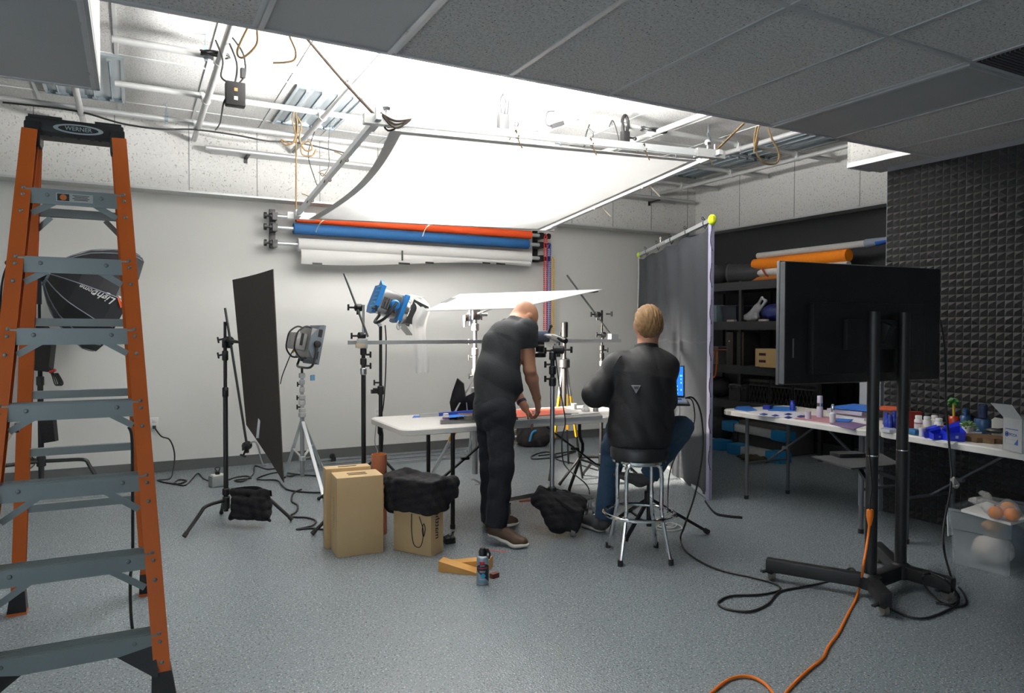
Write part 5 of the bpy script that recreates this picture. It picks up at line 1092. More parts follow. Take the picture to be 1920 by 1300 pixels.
# ---------------------------------------------------------------- the standing person bent over the table
J = lambda px, py, d: at(px, py, d=d)
f1 = (SIDE*.90+AWAY*.43).normalized(); r1 = f1.cross(UPZ)
skin_d = pm('tan skin', (.50, .25, .15), .48, 0, (.43, .20, .115), 14)
hipR, hipL = J(936, 772, 4.70), J(918, 768, 4.88); kR, kL = J(941, 872, 4.66), J(922, 872, 4.9); aR, aL = J(930, 978, 4.66), J(921, 968, 4.95)
pel, wai, che, sho = J(926, 752, 4.79), J(931, 708, 4.83), J(948, 652, 4.92), J(968, 618, 4.99)
sR, sL = J(987, 620, 4.84), J(953, 617, 5.15); eR, wR = J(993, 694, 4.86), J(1007, 748, 4.98); eL, wL = J(957, 718, 5.22), J(984, 764, 5.13)
hc1 = J(985, 594, 5.10); root = V(pel.x, pel.y, 0)
t1 = thing('person', root, 'bald person in black t-shirt and dark jeans bending over the table', 'person')
lo = [min(a, b, c_, e)-.22 for a, b, c_, e in zip(aR, hc1, wR, wL)]; hi = [max(a, b, c_, e)+.22 for a, b, c_, e in zip(aR, hc1, wR, sL)]; lo[2] = .03; hi[2] = 1.72
lo[0] = min(lo[0], pel.x-.3); lo[1] = min(lo[1], pel.y-.3); hi[1] = max(hi[1], wL.y+.2)
v = Vol(lo, hi, .0048)
v.chain([pel, wai, che, sho], [.150, .140, .158, .100], .05, (f1, .72)); v.cone(sL, sR, .062, .062, .05)
for h_, k_, a_ in ((hipR, kR, aR), (hipL, kL, aL)): v.cone(h_, k_, .080, .055, .03).cone(k_, lerp(k_, a_, .35), .052, .054, .02).cone(lerp(k_, a_, .35), a_, .054, .036, .02)
v.cone(sR, eR, .052, .042, .03).cone(eR, lerp(eR, wR, .3), .040, .043, .02).cone(lerp(eR, wR, .3), wR, .043, .027, .02)
v.cone(sL, eL, .050, .042, .03).cone(eL, lerp(eL, wL, .3), .040, .042, .02).cone(lerp(eL, wL, .3), wL, .042, .028, .02)
hf = (f1*.62-UPZ*.78).normalized(); hu = (f1*.78+UPZ*.62)
p1 = head(v, hc1, hf, hu, .97); v.cone(sho+f1*.0+UPZ*.02, hc1-hu*.06-hf*.03, .062, .056, .04)
hand(v, wR, (J(1010, 775, 5.02)-wR), -SIDE*.8+AWAY*.3, AWAY*.5-SIDE*.8, (.35, .45, .55, .6), 1.0, .06, 1.0)
hand(v, wL, (at(996, 782, z=.775)-wL), -UPZ*.8-SIDE*.2, -SIDE*.3-AWAY*.8, (.55, .5, .5, .55), .95, .08, .9)
v.build('body', skin_d, t1); face_parts(t1, p1, .97)
shirt = pm('charcoal jersey', (.022, .024, .028), .85, 0, (.017, .019, .022), 10, .15, 90)
v = Vol([min(sL.x, pel.x)-.35, pel.y-.4, .62], [sR.x+.25, sL.y+.3, 1.62], .0065)
v.chain([pel-UPZ*.02, wai-f1*.01, che-f1*.012, sho], [.170, .162, .178, .112], .05, (f1, .76)).cone(sL, sR, .078, .078, .05).cone(sho+UPZ*.015, sho+f1*.03+UPZ*.05, .078, .07, .03)
v.ell(wai+f1*.06-UPZ*.03, (.15, .12, .13), .08)
v.cone(sR, lerp(sR, eR, .62), .070, .062, .03).cone(sL, lerp(sL, eL, .62), .068, .062, .03)
v.ripple(ripples(.006, [(UPZ*.9+SIDE*.5, .13), (UPZ*.3+SIDE*.9+AWAY*.4, .17)], 12))
v.cut(pel-UPZ*.045, (-UPZ+f1*.12)); v.cut(sho+f1*.03+UPZ*.062, UPZ*.9+f1*.5)
for s_, e_ in ((sR, eR), (sL, eL)):
    n_ = (e_-s_).normalized(); c_ = lerp(s_, e_, .44); X_ = v._sub(v.lo, v.lo+v.n*v.res); sl, x, y, z = X_
    d2 = np.sqrt((x-c_.x)**2+(y-c_.y)**2+(z-c_.z)**2); pl = (x-c_.x)*n_.x+(y-c_.y)*n_.y+(z-c_.z)*n_.z
    arm = Vol(v.lo, v.lo+(v.n-1)*v.res, v.res); arm.F = np.full(v.F.shape, 1.0, np.float32); arm.cone(c_, c_+n_*.2, .10, .10, 0); arm.F = np.maximum(arm.F, -pl.astype(np.float32)); v.minus(arm) if s_ is sR else None
v.build('t_shirt', shirt, t1)
def trousers(name, mat, t, pel_, hips, knees, anks, f, rad=(.172, .105, .077, .066), seed=1, res=.0065, top=None, fold=.006, cutz=None):
    pts = [pel_]+hips+knees+anks; lo = [min(p[i] for p in pts)-.24 for i in range(3)]; hi = [max(p[i] for p in pts)+.24 for i in range(3)]
    v = Vol(lo, hi, res); v.cone(pel_+UPZ*.03, pel_-UPZ*.05, rad[0]*.95, rad[0], .04, (f, .78))
    for h_, k_, a_ in zip(hips, knees, anks): v.cone(pel_-UPZ*.03, h_, rad[0]*.7, rad[1], .05).cone(h_, k_, rad[1], rad[2], .04).cone(k_, a_, rad[2], rad[3], .03)
    v.ripple(ripples(fold, [(UPZ+SIDE*.5, .12), (UPZ-SIDE*.7, .09), (UPZ*.8+AWAY*.8, .10)], seed))
    if top is not None: v.cut(*top)
    for a_, k_ in zip(anks, knees):
        n_ = (a_-k_).normalized(); sl, x, y, z = v._sub(np.array(a_)-.13, np.array(a_)+.13); v.F[sl] = np.maximum(v.F[sl], ((x-a_.x)*n_.x+(y-a_.y)*n_.y+(z-a_.z)*n_.z).astype(np.float32)-.0)
    return v.build(name, mat, t)
jn = trousers('jeans', darkdenim, t1, pel-UPZ*.02, [hipR, hipL], [kR, kL], [aR-UPZ*.03, aL-UPZ*.03], f1, (.158, .100, .078, .072), 5, top=(pel+UPZ*.06, UPZ))
for q_ in (J(918, 775, 4.60), J(945, 778, 4.58)): pass
brown = pm('brown leather', (.085, .040, .018), .55, 0, (.06, .028, .012), 20); wsole = pm('white sole', (.55, .54, .50), .7)
tR = at(992, 1029, z=0); dR_ = (SIDE*.93-AWAY*.36); shoe(t1, tR-dR_*.285, tR, .050, brown, wsole, aR-UPZ*.045)
tL = at(974, 988, z=0); shoe(t1, tL-(SIDE*.95-AWAY*.1)*.28, tL, .0, brown, wsole, aL-UPZ*.05)
wb = lerp(wL, eL, .22); n_ = (wL-eL).normalized(); MB().lathe(wb, [(.034, -.011), (.037, -.009), (.037, .009), (.034, .011)], 18, n_, False).build('watch_strap', pm('navy strap', (.02, .015, .05), .5), t1)
wb = lerp(wR, eR, .05); MB().lathe(wb, [(.030, -.003), (.032, 0), (.030, .003)], 18, (wR-eR), False).build('bracelet', pm('cord bracelet', (.12, .05, .03), .7), t1)
# ---------------------------------------------------------------- the stool and the seated person
SX, SY = 2.764, 3.53; D2 = V(SX, SY, H).dot(FW)-H*FW.z
zs = .69
ts = thing('bar_stool', (SX, SY, 0), 'chrome bar stool with a round black padded seat under the seated person', 'stool')
MB().lathe((SX, SY, zs-.085), [(.165, 0), (.178, .012), (.180, .06), (.172, .080), (.12, .086), (.0005, .088)], 40).build('seat', pm('black vinyl', (.016, .016, .018), .38), ts)
MB().lathe((SX, SY, zs-.098), [(.14, 0), (.168, 0), (.168, .014), (.14, .014)], 36, cap=False).build('seat_ring', chrome, ts)
fts = [at(1163, 1062, z=0), at(1258, 1060, z=0), at(1230, 1027, z=0), at(1140, 1027, z=0)]
cx = sum((q for q in fts), V(0, 0, 0))/4
for a, b in ((0, 1), (2, 3)):
    A_, B_ = fts[a], fts[b]; tA_, tB_ = lerp(cx, A_, .70), lerp(cx, B_, .70)
    for X_, Y_, tx, ty in ((A_, B_, tA_, tB_), (B_, A_, tB_, tA_)):
        mid = lerp(tx, ty, .5); o = P('leg', chrome, ts, lambda m: m.tube([V(X_.x, X_.y, 0), lerp(V(X_.x, X_.y, 0), V(tx.x, tx.y, .30), .9), V(tx.x, tx.y, .36), V(tx.x, tx.y, zs-.17), lerp(V(tx.x, tx.y, zs-.11), V(mid.x, mid.y, zs-.11), .12), lerp(V(tx.x, tx.y, zs-.10), V(mid.x, mid.y, zs-.10), .4), V(mid.x, mid.y, zs-.10)], .0125, 10, k=4))
        MB().cyl((X_.x, X_.y, 0), (X_.x, X_.y, .035), .016).build('foot_cap', rubber, o)
MB().tube([(cx.x+.215*math.cos(a), cx.y+.215*math.sin(a), .272) for a in [2*PI*k/36 for k in range(36)]], .0125, 10, closed=True, k=1).build('foot_ring', chrome, ts)
f2 = (AWAY*.98+SIDE*.12).normalized(); r2 = f2.cross(UPZ)
pel2 = V(SX, SY, zs+.10); she = J(1212, 672, D2+.06); che2 = J(1208, 712, D2+.04)
sL2, sR2 = J(1158, 684, D2+.05), J(1246, 686, D2+.05); eL2, wL2 = J(1116, 742, D2+.03), J(1165, 752, D2+.42); eR2, wR2 = J(1246, 752, D2+.08), J(1232, 752, D2+.44)
hc2 = J(1216, 607, D2+.08)
hR2, hL2 = pel2+r2*.09+f2*.05-UPZ*.02, pel2-r2*.09+f2*.05-UPZ*.02
kL2, aL2 = J(1150, 838, D2+.46), J(1133, 972, D2+.50); kR2, aR2 = J(1276, 804, D2+.26), J(1216, 892, D2+.34)
t2 = thing('person', (SX, SY, 0), 'blond person in black jacket and blue jeans sitting on the bar stool', 'person')
pts = [pel2, hc2, eL2, eR2, kL2, kR2, aL2, aR2, wL2, wR2]; lo = [min(p[i] for p in pts)-.2 for i in range(3)]; hi = [max(p[i] for p in pts)+.2 for i in range(3)]
v = Vol(lo, hi, .0048)
v.chain([pel2, lerp(pel2, che2, .5), che2, she], [.150, .14, .155, .09], .05, (f2, .72)).cone(sL2, sR2, .055, .055, .05)
for h_, k_, a_ in ((hR2, kR2, aR2), (hL2, kL2, aL2)): v.cone(h_, k_, .080, .056, .03).cone(k_, lerp(k_, a_, .35), .054, .054, .02).cone(lerp(k_, a_, .35), a_, .052, .036, .02)
for s_, e_, w_ in ((sL2, eL2, wL2), (sR2, eR2, wR2)): v.cone(s_, e_, .050, .042, .03).cone(e_, w_, .042, .027, .02)
hf2 = (f2*.96-UPZ*.22).normalized(); p2 = head(v, hc2, hf2, UPZ, 1.0); v.cone(she-UPZ*.0, hc2-UPZ*.06-f2*.01, .062, .055, .04)
for w_, sd in ((wL2, r2), (wR2, -r2)): hand(v, w_, f2*.95-UPZ*.15+sd*.2, -UPZ, sd, (.35, .38, .4, .45), 1.0)
v.build('body', skin_l, t2); face_parts(t2, p2)
hairm = pm('blond hair', (.36, .20, .075), .55, 0, (.20, .10, .035), 70, .6, 240)
v = Vol([c-.16 for c in hc2], [c+.16 for c in hc2], .004); M = Matrix((hf2.cross(UPZ).normalized(), hf2, (hf2.cross(UPZ).normalized()).cross(hf2))).transposed()
v.ell(p2(0, -.012, .026), (.0865, .106, .0925), .02, M).ell(p2(0, -.045, -.03), (.074, .066, .075), .03, M).ell(p2(0, .06, .07), (.06, .05, .03), .03, M)
v.cut(p2(0, .055, .0), (p2(0, 1, -.9)-p2(0, 0, 0))); v.cut(p2(0, -.02, -.088), -UPZ*1.0+hf2*.25)
v.ripple(ripples(.0035, [(SIDE+UPZ*.15, .017), (SIDE*.8+AWAY*.3-UPZ*.25, .024), (UPZ*.3+SIDE*.5, .03)], 7)); v.build('hair', hairm, t2)
jk = pm('black jacket', (.012, .011, .0135), .62, 0, (.009, .0085, .0105), 8, .1, 60)
lo = [min(p[i] for p in (pel2, eL2, eR2, wL2, wR2, she))-.24 for i in range(3)]; hi = [max(p[i] for p in (pel2, eL2, eR2, wL2, wR2, she))+.24 for i in range(3)]
v = Vol(lo, hi, .0065)
v.chain([pel2-UPZ*.03, lerp(pel2, che2, .45), che2+UPZ*.01, she-UPZ*.02], [.196, .186, .186, .12], .05, (f2, .78)).cone(sL2-UPZ*.005, sR2-UPZ*.005, .074, .074, .05).cone(she, she+UPZ*.035, .075, .068, .03)
for s_, e_, w_ in ((sL2, eL2, wL2), (sR2, eR2, wR2)): v.cone(s_, e_, .080, .074, .035).cone(e_, lerp(e_, w_, .9), .070, .048, .03)
v.ell(lerp(sL2, eL2, .75)-UPZ*.01, (.075, .075, .09), .04)
v.ripple(ripples(.008, [(UPZ*.25+SIDE, .13), (UPZ*.6+SIDE*.8, .12), (UPZ+AWAY*.5, .2)], 44))
v.cut(pel2-UPZ*.105, -UPZ); v.cut(she+UPZ*.062+f2*.0, UPZ*.95+f2*.3)
jo = v.build('jacket', jk, t2)
P('collar', jk, jo, lambda m: m.lathe(she+UPZ*.03, [(.079, -.01), (.078, .03), (.073, .052), (.066, .05), (.068, -.01)], 28, UPZ*.97+f2*.25, False))
MB().tube([sL2+UPZ*.058-f2*.03+r2*.03, J(1160, 672, D2-.06), J(1150, 690, D2-.07)], .004, 5).build('shoulder_seam', jk, jo)
# triangular badge between the shoulder blades
ec = J(1193, 731, D2-.16); 
P('badge', pm('badge grey', (.33, .33, .34), .5), jo, lambda m: m.prism([J(1184, 723, D2-.125), J(1202, 723, D2-.125), J(1193, 738, D2-.13)], AWAY*.03))
P('badge_mark', pm('badge dark', (.08, .08, .09), .5), jo, lambda m: m.prism([J(1188, 725, D2-.127), J(1198, 725, D2-.127), J(1196, 730, D2-.129), J(1190, 730, D2-.129)], AWAY*.02))
trousers('jeans', denim, t2, pel2-UPZ*.02, [hR2, hL2], [kR2, kL2], [aR2, aL2+UPZ*.0], f2, (.165, .105, .078, .066), 8, top=(pel2+UPZ*.05, UPZ))
grs = pm('grey trainer', (.07, .07, .075), .7, 0, (.04, .04, .045), 30)
hl = at(1132, 1000, z=0); shoe(t2, hl+V(0, 0, 0), hl+(-SIDE*.5+AWAY*.85)*.27, 0, grs, pm('off white sole', (.5, .48, .42), .7), aL2-UPZ*.03)
hr = aR2-UPZ*.06-SIDE*.02; shoe(t2, hr-UPZ*.02, hr+(-SIDE*.85+AWAY*.35)*.24+UPZ*.03, 0, grs, pm('dark sole', (.05, .05, .05), .7), aR2-UPZ*.02)
# ================================================================ LAPTOP ON ITS TRIPOD
hub = at(1217, 940, d=4.75); g0 = V(hub.x, hub.y, 0)
st = thing('tripod', g0, 'black tripod behind the stool carrying the laptop tray', 'tripod')
dL_ = 4.72; lb = at(1236, 746, d=dL_); zl = lb.z
column(st, g0, [(.10, .80, .017, black), (.80, zl-.03, .012, black)]); collar(st, g0, hub.z+.03, black, .032, .08); collar(st, g0, .5, black, .025, .06); collar(st, g0, .8, black, .022, .05)
for tp in (at(1328, 1002, z=0), at(1172, 1018, z=0), V(g0.x+.02, g0.y+.45, 0)):
    tp.z = .014; a = V(g0.x, g0.y, hub.z+.02); o = MB().beam(a, tp, .024, .018).build('leg', black, st); MB().cyl(lerp(a, tp, .94), tp, .018).build('foot_cap', rubber, o)
    MB().beam(V(g0.x, g0.y, .11), lerp(a, tp, .5), .016, .006).build('brace', black, o)
fL = (AWAY*.98+SIDE*.18).normalized(); rL = fL.cross(UPZ); LMx = Matrix((rL, fL, UPZ)).transposed()
P('tray', black, st, lambda m: m.box(lb-fL*.10+V(0, 0, -.022), (.37, .27, .012), LMx, .003))
P('tray_mount', black, st, lambda m: m.cyl(V(g0.x, g0.y, zl-.05), V(lb.x, lb.y, zl-.03)-fL*.06, .03))
t = thing('laptop', lb-fL*.1+V(0, 0, -.016), 'open silver laptop with a blue screen beyond the seated person', 'laptop')
P('base', alu, t, lambda m: m.box(lb-fL*.11+V(0, 0, -.008), (.335, .23, .014), LMx, .003))
P('keyboard', black, t, lambda m: m.box(lb-fL*.08+V(0, 0, -.0005), (.28, .10, .002), LMx))
sdir = (UPZ*.97+fL*.24).normalized(); SM = Matrix((rL, rL.cross(sdir)*-1, sdir)).transposed()
P('lid', alu, t, lambda m: m.box(lb+sdir*.112+V(0, 0, -.002), (.335, .008, .222), SM, .003))
P('bezel', black, t, lambda m: m.box(lb+sdir*.112-fL*.0045+V(0, 0, -.002), (.325, .002, .212), SM))
nrm = (fL-sdir*fL.dot(sdir)).normalized()
scr = P('screen', pm('screen blue', (.01, .05, .2), .2, emit=((.02, .16, .62), 1.0)), t, lambda m: m.box(lb+sdir*.112-nrm*.0065, (.308, .0015, .194), SM))
scl = pm('screen cyan', (.05, .3, .6), .3, emit=((.10, .45, .9), 1.3))
m = MB()
for i in range(12):
    for j in range(8):
        if rnd.random() < .62: m.box(lb+rL*(-.14+.0255*i)+sdir*(.03+.0235*j)-nrm*.0078, (.016*rnd.uniform(.5, 1), .0008, .012), SM)
m.build('screen_tiles', scl, scr)
cable([lb+rL*.165+V(0, 0, 0), at(1300, 747, d=dL_), at(1314, 775, d=dL_), at(1318, 840, d=dL_), at(1305, 920, d=dL_-.1), at(1284, 985, d=4.45), fl(1276, 1010), fl(1288, 1036), fl(1340, 1066), fl(1420, 1085), fl(1455, 1096), fl(1460, 1108), fl(1420, 1116), fl(1370, 1118), fl(1347, 1130), fl(1362, 1142), fl(1405, 1147), fl(1440, 1133), fl(1462, 1110), fl(1510, 1100), fl(1565, 1088), at(1594, 1066, z=.10), at(1612, 1082, z=.08), fl(1650, 1128), fl(1690, 1152), fl(1730, 1160), fl(1770, 1148), fl(1797, 1130), fl(1790, 1112)], 'long black cable running from the laptop across the floor to the television stand', .006)
cable([lb+rL*.16, at(1298, 752, d=dL_), at(1302, 790, d=dL_), at(1285, 830, d=dL_+.05), at(1265, 860, d=dL_+.05), at(1254, 900, d=dL_), fl(1252, 960), fl(1250, 985)], 'thinner black cable hanging beside the right knee under the laptop', .004)
wc = pm('white cable', (.65, .64, .62), .5)
cable([fl(1225, 975), fl(1250, 984), fl(1268, 984), fl(1262, 990), fl(1240, 990), fl(1235, 985), fl(1255, 981), fl(1272, 985), fl(1278, 992), fl(1255, 996), fl(1230, 992), fl(1236, 988), fl(1262, 988)], 'coil of white cable on the floor behind the stool legs', .005, wc)
# ================================================================ GREY SCRIM ON A FRAME
b1, b2 = at(1334, 413, d=5.87), at(1200, 478, z=at(1334, 413, d=5.87).z)
t = thing('scrim_frame', (b1.x, b1.y, 0), 'tall grey hanging scrim on a tube frame with green balls on its top corners', 'scrim')
pt = lerp(b1, V(b1.x, b1.y, 0), 1.0); foot = at(1326, 945, z=0); side = (b2-b1).normalized()
P('top_tube', alu, t, lambda m: m.beam(b1-V(0, 0, .0), b2, .034, .034))
P('side_post', pm('lavender white tube', (.34, .33, .46), .5), t, lambda m: m.beam(b1-V(0, 0, .03), V(b1.x, b1.y, .0)+V(-.0, 0, 0), .034, .034)); P('side_post', alu, t, lambda m: m.beam(b2-V(0, 0, .03), V(b2.x, b2.y, 0), .034, .034))
P('joint', galv, t, lambda m: m.cyl(lerp(b1, b2, .52), lerp(b1, b2, .66), .024)); P('joint_bolt', galv, t, lambda m: m.cyl(lerp(b1, b2, .63), lerp(b1, b2, .63)+V(0, 0, .06), .008), lambda m: m.sph(lerp(b1, b2, .63)+V(0, 0, .07), .014, 8))
P('bottom_tube', alu, t, lambda m: m.beam(V(b1.x, b1.y, .02), V(b2.x, b2.y, .02), .03, .03))
scrim = translucent('grey scrim', (.050, .054, .062), .2, .5)
nx = V(-side.y, side.x, 0)
def scr_pt(u, v):
    p = lerp(b1+side*.03, b2-side*.02, u); w = .020*math.sin(15*u+1.5*math.sin(3*v))*v**.6+.010*math.sin(37*u+4*v)+.012*math.sin(9*v+20*u)*(1-v)
    z = b1.z-.05-.03*abs(math.sin(4*PI*u))-v*(b1.z-.085); return V(p.x, p.y, z)-nx*(w-.02)*(1 if v < .99 else 1)
MB().grid(scr_pt, 90, 40).build('fabric', scrim, t)
P('seam', pm('scrim seam', (.05, .05, .06), .8), t, lambda m: m.grid(lambda u, v: Vector(scr_pt(u, .42+.008*v))+nx*.004, 60, 1))
for k in range(5):
    c = lerp(b1, b2, .06+.2*k); MB().tube([c+V(0, 0, -.05), c+nx*.022+V(0, 0, 0), c+V(0, 0, .022), c-nx*.022, c+V(0, 0, -.04)], .004, 5).tube([c+V(0, 0, .02), c+V(-.03, 0, .05), c+V(-.04, 0, .03), c+V(0, 0, .02)], .003, 5).build('tie', cable_m, t)
for k in range(7):
    z = .25+.3*k; c = V(b1.x, b1.y, z); MB().tube([c-AWAY*.02+SIDE*.004, c-AWAY*.02+V(0, 0, .08)-SIDE*.012, c-AWAY*.02+V(0, 0, .17)-SIDE*.004, c-AWAY*.02+V(0, 0, .2)], .0035, 5).build('tie', cable_m, t)
for c, r_, lab in ((b1, .036, 0), (b2, .036, 1)):
    o = MB().sph(c+(-side if not lab else side)*.02, .036, 18, (1, 1, 1.25) if not lab else (1, 1, 1)).build('ball', pm('felt green yellow', (.50, .72, .02), .95, 0, (.42, .62, .02), 60), t)
    MB().box(c+(-side if not lab else side)*.02-AWAY*.036, (.008, .004, .05)).build('slit', pm('ball orange', (.8, .42, .03), .8), o)
MB().tube([at(1322, 940, z=.02), fl(1340, 962, .01), fl(1362, 968, .01), fl(1392, 971, .01)], .010, 6, flat=.4).build('ground_strap', blackcloth, t)
# ================================================================ BLACK SHELVING IN THE DARK CORNER
SHX, SHZ = 6.46, (1.985, 1.507, .977, .545); Y0s, Y1s = 3.9, 7.15
t = thing('storage_shelf', (6.7, (Y0s+Y1s)/2, 0), 'long black storage shelving against the dark wall behind the scrim', 'shelf')
shm = pm('shelf black', (.030, .030, .033), .6)
for y in (Y0s, 5.2, 6.35, Y1s):
    for x in (SHX+.03, 6.98): P('upright', black, t, lambda m: m.bx((x-.02, y-.02, 0), (x+.02, y+.02, 2.0)))
for z in SHZ: P('shelf_board', shm, t, lambda m: m.bx((SHX, Y0s-.02, z-.10), (7.0, Y1s+.02, z)))
def sh(px, z, dx=.06): # a spot on the shelf of height z on one line of sight
    v_ = at(px, 600, X=SHX+dx); return V(v_.x, v_.y, z)
# rolls on the top shelf
z = SHZ[0]
for (r_, dz, mt, a, b, lab) in ((.032, .033, pm('orange brown roll', (.42, .13, .02), .7), 1412, 1600, 'brown-orange roll lowest on the top shelf'), (.044, .10, white_p, 1408, 1590, 'white roll tied with red strap under the orange roll on the top shelf'), (.066, .205, pm('bright orange roll', (.95, .26, .005), .7), 1414, 1590, 'fat orange roll on the top shelf beside the television'), (.036, .305, pm('off white roll', (.62, .60, .58), .7), 1420, 1622, 'white plastic wrapped roll topmost on the shelf stack')):
    pa, pb = sh(a, z+dz+.0, .16), sh(b, z+dz, .16)
    o = tag(MB().cyl(pa, pb, r_, n=22).build('shelf_roll', mt), lab, 'roll', 'rolls on the top shelf')
    if dz == .305:
        e = MB().cyl(pb, pb+V(0, -.35, .02), .045, .02, 12).build('plastic_end', pm('clear wrap', (.45, .50, .62), .3, alpha=.6), o); e2 = MB().cyl(pb+V(0, -.12, 0), pb+V(0, -.28, .01), .037, .025, 12).build('blue_end', bluep, o)
    if dz == .10: MB().tube([pa+V(-.055, -.22, .04), pa+V(-.06, -.27, -.02), pa+V(-.03, -.29, -.05)], .012, 6).build('strap', pm('dark red strap', (.30, .05, .02), .7), o)
def soft(name, c, rad, mat, label, cat, seed=1, rip=.006, extra=None, res=.011):
    v = Vol(Vector(c)-V(rad[0]*1.5+.06, rad[1]*1.5+.06+.15*bool(extra), .05), Vector(c)+V(rad[0]*1.5+.06, rad[1]*1.5+.06, rad[2]*2.6+.06+.25*bool(extra)), res)
    v.ell(Vector(c)+V(0, 0, rad[2]), rad, .02)
    if extra: extra(v, Vector(c))
    v.ripple(ripples(rip, [((1, 0, .5), rad[0]*.7), ((0, 1, .7), rad[1]*.6), ((.5, .5, 1), rad[2]*.8)], seed)); return tag(v.build(name, mat), label, cat)
dkb = pm('dark grey bag', (.030, .030, .033), .75)
c = sh(1372, z, .1); t_ = thing('round_bag', c, 'dark cylindrical bag lying on the top shelf left of the rolls', 'bag')
MB().cyl(c+V(-.05, 0, .115), c+V(.30, -.75, .10), .115, .09, 24).build('bag', dkb, t_); MB().lathe(c+V(-.05, 0, .115), [(.10, -.005), (.118, -.005), (.118, .02), (.10, .02)], 24, V(.35, -.75, 0), False).build('rim', pm('bag rim', (.05, .05, .055), .6), t_)
soft('dark_bag', sh(1342, z, .2), (.18, .2, .14), dkb, 'dark lumpy bag at the left end of the top shelf', 'bag', 3)
z = SHZ[1]
def bin_(name, c, sx, sy, h, mat, label, cat='bin', handle=True, parts=()):
    t_ = thing(name, c, label, cat); c = Vector(c)
    def rr(s, zz): return [c+V(x*sx/2*s, y*sy/2*s, zz) for x, y in ((-1, -1), (1, -1), (1, 1), (-1, 1))]
    m = MB(); a, b = rr(.86, 0), rr(1, h); m.add(a+b, [(3, 2, 1, 0)]+[(i, (i+1) % 4, 4+(i+1) % 4, 4+i) for i in range(4)]); m.build('shell', mat, t_)
    P('rim', mat, t_, lambda m: m.box(c+V(0, 0, h), (sx+.03, sy+.03, .02), bev=.006))
    if handle: P('handle', mat, t_, lambda m: m.tube([c+V(-sx/2-.002, -sy*.28, h*.1), c+V(-sx/2-.012, -sy*.28, h*.75), c+V(-sx/2-.014, -sy*.2, h*.85), c+V(-sx/2-.014, sy*.2, h*.85), c+V(-sx/2-.012, sy*.28, h*.75), c+V(-sx/2-.002, sy*.28, h*.1)], .014, 6, k=2))
    return t_
bin_('storage_bin', sh(1349, z, .2), .34, .24, .20, pm('pale blue bin', (.22, .30, .34), .5), 'pale blue plastic bin on the second shelf beside the scrim', 'bin')
bin_('storage_bin', sh(1385, z, .2), .34, .24, .19, pm('navy bin', (.010, .014, .03), .5), 'dark navy bin next to the pale blue bin', 'bin', False)
c = sh(1408, z, .12); soft('plastic_bag', c, (.07, .12, .05), pm('white bag', (.36, .36, .38), .5), 'white plastic shopping bag with upright handles on the second shelf', 'bag', 6, .004, lambda v, c: v.cone(c+V(0, 0, .05), c+V(0, -.10, .16), .055, .05, .03).cone(c+V(0, -.08, .16), c+V(0, -.17, .28), .022, .016, .02).cone(c+V(0, -.13, .14), c+V(0, -.23, .24), .020, .015, .02).cone(c+V(0, -.17, .28), c+V(0, -.23, .24), .015, .015, .015))
soft('blue_bag', sh(1452, z, .15), (.12, .17, .10), pm('blue nylon', (.008, .015, .10), .6), 'dark blue bag on the second shelf beside the television edge', 'bag', 8)
for px, lab in ((1372, 'small pale item left of the white bag on the second shelf'), (1432, 'small white item right of the white bag on the second shelf')):
    tag(MB().box(sh(px, z+.012, .03), (.05, .12, .024), bev=.005).build('shelf_item', pm('cream item', (.5, .42, .36), .6)), lab, 'item')
z = SHZ[2]
t_ = bin_('soft_case', sh(1350, z, .15), .30, .26, .21, pm('grey case', (.16, .155, .155), .8), 'grey soft case with an orange strap on the third shelf', 'case', False)
c = sh(1350, z, .0)
for k in (-1, 1): P('orange_strap', pm('orange webbing', (.85, .16, .01), .6), t_, lambda m: m.tube([c+V(-.01, .06+.03*k, .16), c+V(-.02, .07+.04*k, .02), c+V(-.025, .08+.04*k, -.12), c+V(-.025, .07, -.17)], .009, 6))
P('trim', pm('red orange trim', (.4, .08, .03), .6), t_, lambda m: m.box(c+V(-.01, 0, .185), (.004, .24, .012)))
for px, lab in ((1384, 'black upright case left in the pair on the third shelf'), (1404, 'black upright case with red edge on the third shelf beside the wooden box')):
    c = sh(px, z, .16); t_ = thing('hard_case', c, lab, 'case'); P('shell', pm('case black', (.022, .020, .020), .5), t_, lambda m: m.box(c+V(0, 0, .20), (.28, .115, .40), bev=.012)); P('edge', pm('case red edge', (.12, .03, .02), .5), t_, lambda m: m.box(c+V(-.142, -.055, .20), (.004, .008, .38))); P('latch', steel, t_, lambda m: m.box(c+V(-.143, 0, .29), (.006, .02, .015)))
c = sh(1449, z, .14); t_ = thing('wooden_box', c, 'pale wooden box with two hand slots on the third shelf', 'box')
pb_ = pm('pale plywood', (.62, .43, .20), .6)
P('shell', pb_, t_, lambda m: m.box(c+V(0, -.06, .105), (.26, .40, .21), bev=.004)); P('base_board', pb_, t_, lambda m: m.box(c+V(-.14, -.14, .012), (.1, .30, .022)))
for k in (.065, .145): P('hand_slot', pm('slot dark', (.05, .03, .015), .9), t_, lambda m: m.box(c+V(-.131, .03, k), (.004, .10, .03), bev=.0015))
z = SHZ[3]
